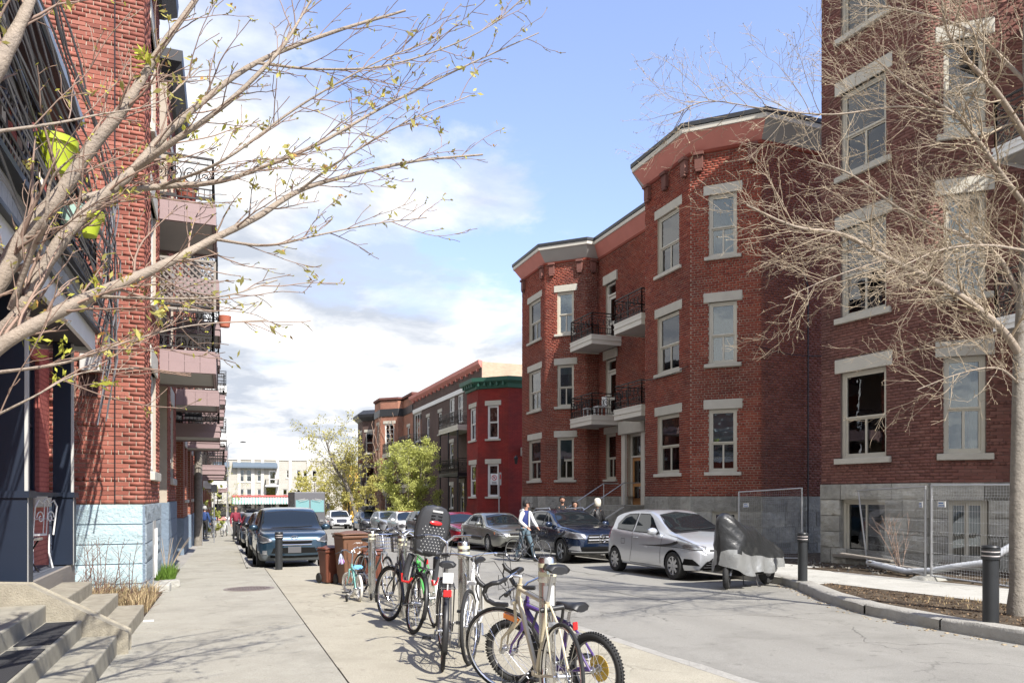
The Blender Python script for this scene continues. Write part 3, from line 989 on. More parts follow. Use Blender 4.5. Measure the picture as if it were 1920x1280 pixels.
def balcony(bld, F, w, d, z, th=0.34, fas='cream_paint', chamf=None, rail_h=0.92, rings=True, sof='soffit', seed=1, name='balcony', sides=(1, 1), items=None, boards=0, rmat=None):
    """slab in the wall frame: x from 0 to w, y out to d; top at z"""
    poly = [(0, 0.01), (0, d), (w, d), (w, 0.01)]
    mb = MB(F); mb.prism([(x, y) for x, y in poly][::-1], z-.06, z)
    B = mb.build(name, M_[fas], bld)
    mb = MB(F); mb.prism([(.06, .02), (.06, d-.06), (w-.06, d-.06), (w-.06, .02)][::-1], z-th+.05, z-th+.07); mb.build('soffit', M_[sof], B)
    mb = MB(F); e = .03
    for (a, b) in (((e, 0.01), (e, d-e)), ((e, d-e), (w-e, d-e)), ((w-e, d-e), (w-e, 0.01))):
        mb.bar((a[0], a[1], z-.06-(th-.06)/2), (b[0], b[1], z-.06-(th-.06)/2), .04, th-.06)
    mb.build('fascia', M_[fas], B)
    mb = MB(F); e = .008
    for (a, b) in (((e, 0.01), (e, d-e)), ((e, d-e), (w-e, d-e)), ((w-e, d-e), (w-e, 0.01))):
        mb.bar((a[0], a[1], z-.06-(th-.06)*.42), (b[0], b[1], z-.06-(th-.06)*.42), .05, .03)
    mb.build('moulding', M_[fas], B)
    if boards:
        for (a, b) in (((0, 0.02), (0, d)), ((0, d), (w, d)), ((w, d), (w, .02))):
            L = math.hypot(b[0]-a[0], b[1]-a[1]); n = max(1, int(L/boards))
            ux, uy = (b[0]-a[0])/L, (b[1]-a[1])/L
            for q in range(n):
                c = (q+.5)*L/n; pmb = MB(F)
                x, y = a[0]+ux*c, a[1]+uy*c
                x += (-.006 if a[0] == 0 and b[0] == 0 else (.006 if a[0] == w and b[0] == w else 0)); y += .006 if a[1] == d and b[1] == d else 0
                pmb.box((x, y, z-.06-(th-.06)/2), (L/n-.008 if ux else .02, L/n-.008 if uy else .02, th-.07)); pmb.build('board', M_[fas], B)
    pts = []
    if sides[0]: pts.append((.05, .03))
    pts += [(.05, d-.05), (w-.05, d-.05)]
    if sides[1]: pts.append((w-.05, .03))
    wp = [F @ Vector((x, y, 0)) for x, y in pts]
    railing(B, [(p.x, p.y) for p in wp], z, rail_h, rmat, rings=rings, seed=seed)
    return B

def flat_roof(bld, pts, z, mat=None, name='roof', th=.15):
    mb = MB(); mb.prism(ccw([tuple(p) for p in pts]), z-th, z)
    return mb.build(name, mat or M_['roof_gravel'], bld)

def settle(root, loc):
    loc = Vector(loc)
    root.location = loc
    for c in root.children:
        c.matrix_parent_inverse = Matrix.Translation(-loc)
# ------------------------------------------------------------------ buildings
brick_piece_mat('brick_orange', [(.255, .085, .060), (.335, .12, .085), (.29, .10, .07), (.37, .15, .11), (.21, .072, .052), (.315, .112, .08)], dirtmix=.25)
brick_piece_mat('brick_red', [(.235, .052, .034), (.30, .075, .045), (.26, .06, .038), (.33, .095, .06), (.19, .04, .03), (.28, .068, .042)], dirtmix=.45)
brick_piece_mat('brick_maroon', [(.175, .078, .062), (.22, .10, .08), (.19, .084, .068), (.245, .12, .096), (.145, .064, .054), (.21, .092, .074)], dirtmix=.45)
brick_piece_mat('brick_red_shaded', [(.24, .08, .055), (.30, .11, .08), (.26, .09, .065), (.21, .07, .05)], dirtmix=.45)
for n_ in ('brick_orange', 'brick_red', 'brick_maroon', 'brick_red_shaded'): MATS[n_] = bpy.data.materials[n_]
brick_wall_mat('far_red_brick', (.25, .07, .045), (.33, .10, .065), (.36, .24, .17), dirtmix=.4)
brick_wall_mat('far_orange_brick', (.36, .13, .085), (.42, .17, .11), (.40, .30, .22), dirtmix=.35)
brick_wall_mat('far_brown_brick', (.10, .062, .055), (.14, .085, .07), (.13, .11, .10), dirtmix=.4)
brick_wall_mat('painted_red_brick', (.30, .036, .030), (.36, .05, .04), (.17, .022, .02), bh=.075, mw=.012, dirtmix=.5)
brick_wall_mat('painted_pink_brick', (.50, .155, .125), (.54, .175, .14), (.40, .12, .10), dirt=(.25, .08, .07), dirtmix=.4)
brick_wall_mat('tan_brick', (.55, .36, .24), (.62, .44, .30), (.5, .42, .34), dirt=(.25, .2, .16), dirtmix=.4)
brick_wall_mat('white_stone', (.37, .35, .30), (.40, .38, .33), (.5, .48, .44), bw=.9, bh=.4, mw=.015, dirt=(.45, .43, .4), dirtmix=.3)

def s_at(px, p0, p1):                    # distance along a wall where the sight line through px meets it
    r = ray(px, 930); a = Vector(p0); d = (Vector(p1) - a); L = d.length; d.normalize()
    # a + d*s = r*t
    det = d.x * (-r.y) - d.y * (-r.x)
    return ((-a.x) * (-r.y) - (-a.y) * (-r.x)) / det

def op_from(px0, px1, p0, p1, za, zb):
    a, b = sorted((s_at(px0, p0, p1), s_at(px1, p0, p1)))
    return (a, b, Z(za), Z(zb))

# ---- the middle red brick apartment house with two bays and iron balconies
def middle_building():
    B = empty('brick_apartment_house', label='three-storey red brick walk-up with two angled bays, pink cornice and iron balconies', cat='building')
    P = [(18.6, 18.4), (15.2, 18.4), (13.7, 19.9), (13.7, 22.6), (15.2, 24.1), (15.9, 24.1), (15.9, 30.3), (15.3, 30.3), (13.9, 31.7), (13.9, 34.6), (15.3, 36.0), (18.6, 36.0)]
    fl = [(.75, 2.70), (4.10, 6.02), (7.43, 9.36)]
    ops = {}; wins = []
    spec = {1: (1329, 1382), 2: (1233, 1274), 7: (1045, 1076), 8: (992, 1014)}
    blinds = {(1, 0): .5, (1, 1): .06, (1, 2): .0, (2, 0): .45, (2, 1): .45, (2, 2): .0, (7, 0): .42, (7, 1): .2, (7, 2): 0, (8, 0): .5, (8, 1): .45, (8, 2): .5}
    for sg, (a, b) in spec.items():
        for k, (za, zb) in enumerate(fl):
            o = op_from(a, b, P[sg], P[sg+1], za, zb); ops.setdefault(sg, []).append(o); wins.append((sg, k, o))
    # recess: doors above, window and entrance below
    e = .0
    d0 = op_from(1136, 1155, P[5], P[6], .75, 2.75)
    ops[5] = [(d0[0], d0[1], Z(.75), Z(2.75)), (d0[0], d0[1], Z(3.46), Z(6.05)), (d0[0], d0[1], Z(6.80), Z(9.40))]
    en = op_from(1177, 1206, P[5], P[6], -.35, 2.6)
    ops[5].append(en)
    base = {1: [op_from(1334, 1384, P[1], P[2], -1.35, -.45)], 7: [op_from(1048, 1075, P[7], P[8], -1.35, -.5)], 8: [op_from(996, 1012, P[8], P[9], -1.35, -.5)], 5: [(en[0], en[1], Z(-.35), Z(0))]}
    walls(B, P, Z(-.02), Z(10.75), ops, M_['mortar_light'])
    walls(B, P, gz(27, -.4), Z(-.02), base, M_['greystone'], off=.03, name='foundation')
    stones(B, P, [0, 1, 2], gz(20, 0), Z(0), base, M_['greystone'], rh=.47, proud=.045, amp=.35)
    stones(B, P, [5, 7, 8], gz(32, 0), Z(0), base, M_['greystone'], rh=.5, proud=.045, amp=.35)
    clear = {}
    for sg in ops:                       # lintels and sills take the place of bricks
        clear[sg] = [(o[0]-.16, o[1]+.16, o[3], o[3]+.30) for o in ops[sg]] + [(o[0]-.14, o[1]+.14, o[2]-.11, o[2]) for o in ops[sg]]
    bricks(B, P, [0], Z(0), Z(10.72), ops, M_['brick_red_shaded'], proud=.012, want=0)  # side wall's shade put into its own duller brick colour
    bricks(B, P, [1, 2, 4, 5, 6, 7, 8], Z(0), Z(10.72), ops, M_['brick_red'], clear=clear, proud=.012, j=.015,
           vis=lambda x, y: 1212 < x < 1430 and y < 1000)
    for sg, k, o in wins:
        F, L = frame(P[sg], P[sg+1])
        window(B, F, o[0], o[2], o[1]-o[0], o[3]-o[2], blind=blinds.get((sg, k), 0), curtain=(0, .45) if (sg, k) in ((1, 2), (7, 2), (2, 2), (7, 1)) else None, lintel='limestone')
    for sg, lst in base.items():
        F, L = frame(P[sg], P[sg+1])
        if sg == 5: continue
        for o in lst: window(B, F, o[0], o[2], o[1]-o[0], o[3]-o[2], 'slider', lintel=None, sill=None)
    F, L = frame(P[5], P[6])
    o = ops[5][0]; window(B, F, o[0], o[2], o[1]-o[0], o[3]-o[2], curtain=(0, 1))
    for o in ops[5][1:3]:
        w = panel_door(B, F, o[0], o[2], o[1]-o[0], o[3]-o[2], M_['cream_paint'], transom=.42)
        mb = MB(); mb.box(((o[1]-o[0])*0, .12, o[3]-o[2]+.2), (o[1]-o[0]+.3, .2, .4)); mb.build('lintel', M_['limestone'], w, bevel=.01)
    o = en
    w = panel_door(B, F, o[0], o[2], o[1]-o[0], o[3]-o[2], pmat('oak', (.42, .20, .07), .5, var=.1, scale=5), transom=.85, set_in=.2)
    mb = MB(); W2 = o[1]-o[0]
    mb.box((0, .28, o[3]-o[2]+.28), (W2+.9, .3, .55)); mb.build('lintel', M_['limestone'], w, bevel=.015)
    mb = MB()
    for sg_ in (-1, 1): mb.box((sg_*(W2/2+.17), .24, (o[3]-o[2])/2), (.3, .18, o[3]-o[2]))
    mb.build('pilaster', M_['cream_paint'], w)
    # cornice: pink boards flaring out, a cream strip, a dark metal cap
    lo = [(.015, Z(10.66)), (.06, Z(10.70)), (.06, Z(10.78)), (.02, Z(10.78))]
    ring(B, 'string_course', P, lo, M_['brick_red'])
    flare = [(.03, Z(10.79)), (.40, Z(11.28))]
    ring(B, 'cornice_board', P, flare, M_['pink_paint'], only={1, 2, 4, 5, 8}, close=False)
    ring(B, 'cornice_board', P, flare, M_['soffit'], only={0, 3, 6, 7, 9, 10}, close=False)
    ring(B, 'cornice_strip', P, [(.38, Z(11.26)), (.43, Z(11.27)), (.45, Z(11.40)), (.38, Z(11.41))], M_['cream_paint'])
    ring(B, 'metal_cap', P, [(.44, Z(11.41)), (.48, Z(11.42)), (.48, Z(11.55)), (-.05, Z(11.61)), (-.05, Z(11.41))], M_['dark_metal'])
    pr = offset_line(P, .05)
    flat_roof(B, [tuple(p) for p in pr], Z(11.55), M_['roof_gravel'])
    for sg, ss in ((1, (.25, 1.85)), (2, (.25, 1.35, 2.45)), (7, (.3, 1.65)), (8, (.3, 2.6)), (6, (.3,))):
        F, L = frame(P[sg], P[sg+1])
        for s in ss:
            mb = MB(F)
            mb.box((s, .07, Z(10.45)), (.26, .14, .5)); mb.box((s, .10, Z(10.66)), (.32, .2, .10)); mb.box((s, .085, Z(10.16)), (.20, .12, .08))
            mb.build('corbel', M_['brick_maroon'], B, bevel=.01)
    # balconies in the recess
    for zt in (3.44, 6.84):
        Fb, _ = frame((15.9, 28.15), (15.9, 30.28)); balcony(B, Fb, 2.12, 1.45, Z(zt), .40, seed=3)
        Fb, _ = frame((15.9, 24.12), (15.9, 26.25)); balcony(B, Fb, 2.12, 1.45, Z(zt-.02), .42, seed=5)
    # wall lanterns by the entrance
    for s in (en[0]-.42, en[1]+.55):
        p = F @ Vector((s, .18, Z(1.55)))
        T = Matrix.Translation(p)
        mb = MB(); mb.lathe([(.0001, -.16), (.05, -.15), (.09, .10), (.11, .11), (.03, .20), (.0001, .24)], 6, T); mb.bar(p + Vector((.18, 0, .2)), p + Vector((0, 0, .22)), .02, .02)
        lan = mb.build('wall_lantern', M_['black_plastic'], B)
        mb = MB(); mb.lathe([(.052, -.13), (.082, .08)], 6, T); mb.build('lantern_glass', M_['blind'], lan)
    # brown standpipe on the shaded side wall
    mb = MB(); mb.tube([(16.9, 18.30, gz(18, .2)), (16.9, 18.30, Z(6.5)), (16.7, 18.3, Z(7.0))], .022, 8); mb.build('drain_pipe', M_['dark_metal'], B)
    for a, b in (((17.6, 18.32, Z(4.4)), (14.9, 18.32, Z(4.55))), ((13.62, 19.9, Z(4.1)), (13.62, 22.7, Z(4.05)))): 
        mb = MB(); mb.tube([Vector(a).lerp(Vector(b), q/8) + Vector((0, 0, -.12*math.sin(PI*q/8))) for q in range(9)], .012, 4); mb.build('cable', M_['black_plastic'], B)
    settle(B, (15, 27, gz(27)))
    # steps up to the entrance with their rails
    S = empty('entrance_steps', label='grey stone entrance steps with thin metal rails before the oak door', cat='steps')
    y0, y1 = 26.15, 27.95
    top = -.36; n = 8
    for k in range(n):
        z = top - k*.19
        mb = MB(); mb.span((14.75 - k*.27, y0, gz(27, -.05)), (14.75 - k*.27 + (.30 if k else 1.12), y1, Z(z))); 
        mb.build('step', M_['greystone'], S, bevel=.012)
    for y in (y0+.05, y1-.05):
        mb = MB(); a = Vector((14.9, y, Z(top+.9))); b = Vector((14.75-n*.27+.1, y, Z(top-(n-1)*.19+.9)))
        mb.tube([a + Vector((.7, 0, 0)), a, b, b - Vector((0, 0, .95))], .022, 6); mb.tube([a, a - Vector((0, 0, .9))], .02, 6); mb.tube([a.lerp(b, .5), a.lerp(b, .5) - Vector((0, 0, .9))], .018, 6)
        mb.build('handrail', M_['galvanised'], S)
    for y in (y0-.2, y1+.02):
        mb = MB(); mb._a([(15.8, y, Z(top-.04)), (14.8, y, Z(top-.04)), (12.6, y, Z(-1.65)), (12.6, y, gz(27, -.1)), (15.8, y, gz(27, -.1)), (15.8, y+.18, Z(top-.04)), (14.8, y+.18, Z(top-.04)), (12.6, y+.18, Z(-1.65)), (12.6, y+.18, gz(27, -.1)), (15.8, y+.18, gz(27, -.1))],
              [(0,1,2,3,4),(9,8,7,6,5),(0,5,6,1),(1,6,7,2),(2,7,8,3),(3,8,9,4)])
        mb.build('cheek_wall', M_['greystone'], S)
    settle(S, (13.7, 27, gz(27)))
    # white garden chair and table on the lower balcony
    for nm, lb, x, y in (('garden_chair', 'white plastic chair behind the lower left balcony railing', 15.2, 28.8), ('garden_table', 'small white table on the lower left iron balcony', 15.1, 29.6)):
        T = empty(nm, (x, y, Z(3.45)), label=lb, cat='chair' if 'chair' in nm else 'table')
        mb = MB(); mb.box((0, 0, .42), (.45, .45, .04)); mb.build('seat' if 'chair' in nm else 'tabletop', M_['white_paint'], T)
        for a in (-.19, .19):
            for b in (-.19, .19):
                mb = MB(); mb.box((a, b, .2), (.04, .04, .4)); mb.build('leg', M_['white_paint'], T)
        if 'chair' in nm:
            mb = MB(); mb.box((.21, 0, .66), (.03, .42, .44)); mb.build('backrest', M_['white_paint'], T)
middle_building()

# ---- the near right dark brick house
def right_building():
    B = empty('brick_apartment_house', label='tall dark maroon brick apartment house at the right edge on a rough grey stone base', cat='building')
    P = [(17.2, -3.0), (17.2, 10.7), (16.19, 10.72), (14.6, 12.1), (14.3, 15.0), (19.5, 15.0)]
    ops = {}; W = []
    for sg, (a, b) in {3: (1576, 1662), 2: (1769, 1849)}.items():
        for k, (za, zb) in enumerate(((.93, 3.06), (4.42, 6.62), (7.95, 10.0), (11.4, 13.5))):
            o = op_from(a, b, P[sg], P[sg+1], za, zb); ops.setdefault(sg, []).append(o); W.append((sg, k, o))
    base = {3: [op_from(1577, 1662, P[3], P[4], -1.42, -.08)], 2: [op_from(1777, 1853, P[2], P[3], -1.42, -.08)]}
    walls(B, P, Z(.28), Z(14.6), ops, M_['mortar_dark'])
    walls(B, P, gz(10, -.4), Z(.30), base, M_['greystone'], off=.02, name='foundation')
    stones(B, P, [2, 3], Z(-.08), Z(.30), {}, M_['greystone'], rh=.38, sw=(.8, 1.5), proud=.07, amp=.3)
    stones(B, P, [2, 3], gz(10, .02), Z(-.08), base, M_['greystone'], rh=.38, sw=(.45, .85), proud=.06, amp=.5)
    stones(B, P, [4], gz(15, 0), Z(.3), {}, M_['greystone'], rh=.4, proud=.05, amp=.4)
    clear = {sg: [(o[0]-.16, o[1]+.16, o[3], o[3]+.36) for o in ops[sg]] + [(o[0]-.14, o[1]+.14, o[2]-.14, o[2]) for o in ops[sg]] for sg in ops}
    bricks(B, P, [1, 2, 3], Z(.30), Z(14.5), ops, M_['brick_maroon'], clear=clear, bw=.24, bh=.073, j=.007, proud=.011, rough=1.0)
    cur = {(3, 0): (0, .25), (3, 1): (0, .2), (2, 2): (0, 1), (3, 2): (0, .2), (2, 0): (0, .3), (2, 1): (.0, .9)}
    bl = {(3, 1): .5, (2, 1): .0}
    for sg, k, o in W:
        F, L = frame(P[sg], P[sg+1])
        window(B, F, o[0], o[2], o[1]-o[0], o[3]-o[2], lintel='limestone', lh=.34, sh=.14, curtain=cur.get((sg, k)), blind=bl.get((sg, k), 0), set_in=.12)
    for sg in (3, 2):
        F, L = frame(P[sg], P[sg+1]); o = base[sg][0]
        window(B, F, o[0], o[2], o[1]-o[0], o[3]-o[2], 'slider', lintel=None, sill=None, curtain=(0, .5) if sg == 3 else (.05, .95), set_in=.14)
        mb = MB(F); mb.box(((o[0]+o[1])/2, .06, o[2]-.05), (o[1]-o[0]+.3, .16, .07)); mb.build('sill', M_['wood_grey'], B)
    for zt in (3.55, 6.95, 10.4):
        Fb, _ = frame((17.2, 8.5), (17.2, 10.5)); balcony(B, Fb, 2.0, 2.85, Z(zt), .26, fas='white_paint', seed=9)
    flat_roof(B, [(14.35, 15), (19.5, 15), (19.5, -3), (17.2, -3), (17.2, 10.7), (16.2, 10.72), (14.62, 12.1)], Z(14.6))
    settle(B, (16.5, 12, gz(12)))
right_building()

def bay_house(name, label, P, z0, z1, win, mats_, base_top, ops_extra=None, gy=40, cornice=None, style='hung', fm='white_paint', roof=True):
    """a far house: outline P, windows [(segment, px0, px1, za, zb, style)]"""
    B = empty(name, label=label, cat='building')
    ops = {}; W = []
    for (sg, a, b, za, zb, st) in win:
        o = op_from(a, b, P[sg], P[sg+1], za, zb) if isinstance(a, int) else (a, b, Z(za), Z(zb))
        ops.setdefault(sg, []).append(o); W.append((sg, o, st))
    walls(B, P, Z(base_top), Z(z1), ops, mats_[0])
    walls(B, P, gz(gy, -.3), Z(base_top), {}, mats_[1], off=.04, name='foundation')
    rs = random.Random(int(gy))
    for sg, o, st in W:
        F, L = frame(P[sg], P[sg+1])
        window(B, F, o[0], o[2], o[1]-o[0], o[3]-o[2], st, fm=fm, blind=rs.choice([0, 0, .4, .5]), lh=.28, sill='limestone')
    if roof: flat_roof(B, [tuple(p) for p in P], Z(z1))
    return B

def far_right_row():
    # small bright red house
    P = [(18.6, 40.5), (15.4, 40.5), (14.0, 41.9), (14.0, 44.0), (15.4, 45.4), (15.9, 45.4), (15.9, 46.7)]
    W = [(1, 914, 935, -.02, 1.90, 'hung'), (1, 914, 935, 3.36, 5.32, 'hung'), (2, 881, 892, -.02, 1.90, 'hung'), (2, 881, 892, 3.36, 5.32, 'hung')]
    B = bay_house('red_house', 'small two-storey house painted bright red with a green cornice', P, 0, 6.35, W, (M_['painted_red_brick'], M_['painted_red_brick']), -.6, gy=43, roof=False)
    gp = pmat('green_cornice', (.035, .12, .085), .5)
    ring(B, 'cornice', P, [(.02, Z(6.3)), (.10, Z(6.34)), (.14, Z(6.55)), (.42, Z(6.70)), (.46, Z(6.92)), (-.1, Z(6.98)), (-.1, Z(6.3))], gp)
    for sg in (1, 2):
        F, L = frame(P[sg], P[sg+1])
        for q in range(5):
            mb = MB(F); mb.box(((q+.5)*L/5, .20, Z(6.55)), (.10, .3, .2)); mb.build('corbel', gp, B)
    flat_roof(B, [(18.6, 40.5), (15.4, 40.5), (14, 41.9), (14, 44), (15.4, 45.4), (15.9, 46.7), (18.6, 46.7)], Z(6.9))
    settle(B, (15.5, 43.5, gz(43)))
    A = empty('wall_air_conditioner', (16.55, 40.12, Z(2.35)), label='white box air conditioner on the shaded side of the red house', cat='air conditioner')
    mb = MB(); mb.box((0, .12, .25), (.8, .5, .5)); mb.build('casing', M_['trim_grey'], A, bevel=.02)
    mb = MB()
    for q in range(6): mb.box((0, -.135, .07+q*.07), (.7, .012, .02))
    mb.build('grille', M_['dark_metal'], A)
    # long brown brick building
    P = [(19.2, 46.8), (15.9, 46.8), (15.9, 66.0), (19.2, 66.0)]
    W = []
    for a, b in ((842, 852), (858, 868)): W.append((1, a, b, 5.35, 7.35, 'hung'))
    W += [(1, 822, 828, 4.9, 6.6, 'one'), (1, 800, 805, 4.9, 6.6, 'hung'), (1, 776, 790, 4.8, 7.3, 'triple'), (1, 843, 850, 2.2, 4.0, 'hung'), (1, 843, 850, -.9, .8, 'hung'), (1, 862, 870, -1.2, 1.0, 'hung')]
    B = bay_house('brown_brick_building', 'long dark brown brick building with a white band and pink cornice', P, 0, 8.55, W, (M_['far_brown_brick'], M_['greystone']), -1.2, gy=55, roof=False)
    ring(B, 'cornice', P, [(.02, Z(8.5)), (.30, Z(8.72)), (.34, Z(8.95)), (-.1, Z(9.0)), (-.1, Z(8.5))], M_['pink_paint'], only={1, 2})
    F, L = frame(P[1], P[2])
    mb = MB(F); mb.box((L/2+.4, .04, Z(7.55)), (L-1.2, .08, .32)); mb.build('band', M_['white_paint'], B)
    F0, L0 = frame(P[0], P[1]); 
    walls(B, [(19.2, 46.79), (15.93, 46.79)], Z(6.9), Z(8.9), {}, M_['tan_brick'], name='side_wall')
    for q in range(16):
        mb = MB(F); mb.box(((q+.5)*L/16, .09, Z(8.42)), (.14, .16, .16)); mb.build('corbel', M_['pink_paint'], B)
    flat_roof(B, [(19.2, 46.8), (15.95, 46.8), (15.95, 66), (19.2, 66)], Z(8.8))
    Fb, _ = frame((15.9, 47.3), (15.9, 52.2))
    balcony(B, Fb, 4.7, 1.5, Z(4.75), .35, seed=2); balcony(B, Fb, 4.7, 1.5, Z(1.6), .25, fas='dark_metal', seed=4)
    Fb, _ = frame((15.9, 60.5), (15.9, 65.5))
    balcony(B, Fb, 4.5, 1.6, Z(4.2), .35, seed=6); balcony(B, Fb, 4.5, 1.6, Z(1.0), .25, seed=8)
    for y in (47.6, 49.8, 51.9):
        mb = MB(); mb.tube([(14.5, y, gz(y)), (14.5, y, Z(4.5))], .05, 8); mb.build('porch_post', M_['dark_metal'], B)
    settle(B, (16.5, 56, gz(56)))
    # vine-covered orange house and the dark one beyond
    P = [(19, 66.05), (15.9, 66.05), (15.9, 69.9), (15.4, 69.9), (14.0, 71.3), (14.0, 74.2), (15.4, 75.6), (19, 75.6)]
    W = [(1, 1.2, 2.2, 4.9, 6.4, 'hung'), (3, .45, 1.5, 4.6, 6.9, 'grid'), (4, .7, 1.8, 4.6, 6.9, 'grid'), (3, .45, 1.5, 1.0, 3.2, 'hung'), (4, .7, 1.8, 1.0, 3.2, 'hung'), (3, .45, 1.5, -2.0, 0, 'hung'), (4, .7, 1.8, -2.0, 0, 'hung')]
    B = bay_house('brick_house', 'orange brick bay-fronted house with bare vines beyond the pale green tree', P, 0, 9.2, W, (M_['far_orange_brick'], M_['greystone']), -2.0, gy=71)
    ring(B, 'parapet_band', P, [(.02, Z(7.6)), (.07, Z(7.62)), (.07, Z(8.3)), (.02, Z(8.32))], M_['dark_metal'])
    ring(B, 'coping', P, [(.02, Z(9.15)), (.14, Z(9.2)), (.14, Z(9.4)), (-.2, Z(9.42))], M_['brick_maroon'])
    Fb, _ = frame((15.9, 66.4), (15.9, 69.6)); balcony(B, Fb, 3.1, 2.1, Z(3.9), .35, seed=3, rings=False)
    Fb, _ = frame((15.9, 66.4), (15.9, 69.6)); balcony(B, Fb, 3.1, 2.1, Z(.7), .35, seed=3, rings=False)
    # vines
    rs = random.Random(4); mb = MB()
    for q in range(60):
        sg = rs.choice([3, 4, 2]); F, L = frame(P[sg], P[sg+1]); s = rs.uniform(0, L); z = Z(-2.2); pts = []
        H = rs.uniform(3, 10.5)
        while z < Z(-2.2) + H:
            pts.append(F @ Vector((s, .05 + rs.uniform(0, .06), z))); s += rs.uniform(-.22, .22); z += .35
        mb.tube(pts, .022, 3)
    mb.build('vine', M_['twig_brown'], B)['kind'] = 'stuff'
    settle(B, (15.5, 71, gz(71)))
    P = [(19, 77.9), (15.4, 77.9), (15.4, 79.8), (14.0, 81.2), (14.0, 84.2), (15.4, 85.6), (19, 85.6)]
    W = [(2, .5, 1.6, 4.6, 6.9, 'hung'), (3, .7, 1.9, 4.6, 6.9, 'hung'), (2, .5, 1.6, 1.0, 3.2, 'hung'), (3, .7, 1.9, 1.0, 3.2, 'hung'), (2, .5, 1.6, -2.0, 0, 'hung'), (3, .7, 1.9, -2., 0, 'hung')]
    B = bay_house('brick_house', 'dark brown bay-fronted house at the far end of the right-hand row', P, 0, 8.6, W, (M_['far_brown_brick'], M_['greystone']), -2.0, gy=81, fm='trim_grey')
    ring(B, 'cornice', P, [(.02, Z(8.1)), (.5, Z(8.5)), (.55, Z(8.8)), (-.1, Z(9.3)), (-.1, Z(8.1))], M_['dark_metal'])
    for zt in (3.9, .7):
        Fb, _ = frame(P[2], P[3]); balcony(B, Fb, 1.97, .9, Z(zt), .35, fas='brick_maroon', rings=False, sof='dark_metal')
    settle(B, (15.5, 82, gz(82)))
    # yellow building behind the trees
    B = empty('yellow_building', label='low yellow painted building half hidden behind the far trees', cat='building')
    ym = pmat('yellow_render', (.72, .44, .08), .8, var=.05, scale=1)
    P = [(26, 98), (15.2, 98), (15.2, 104), (26, 104)]
    mb = MB(); mb.prism(ccw(P), gz(98, -.3), Z(4.1)); mb.build('wall', ym, B)
    ring(B, 'coping', P, [(.02, Z(4.0)), (.1, Z(4.05)), (.1, Z(4.3)), (-.3, Z(4.3))], M_['trim_grey'])
    mb = MB(); mb.box((21, 101, Z(5.1)), (6, 4, 2)); mb.build('roof_room', ym, B)
    F, L = frame(P[0], P[1])
    for s in (7.0, 9.0): window(B, F @ Matrix.Translation((0, .12, 0)), s, Z(.4), 1.0, 1.5, 'hung', fm='white_paint', lintel=None)
    settle(B, (20, 101, gz(101)))
far_right_row()

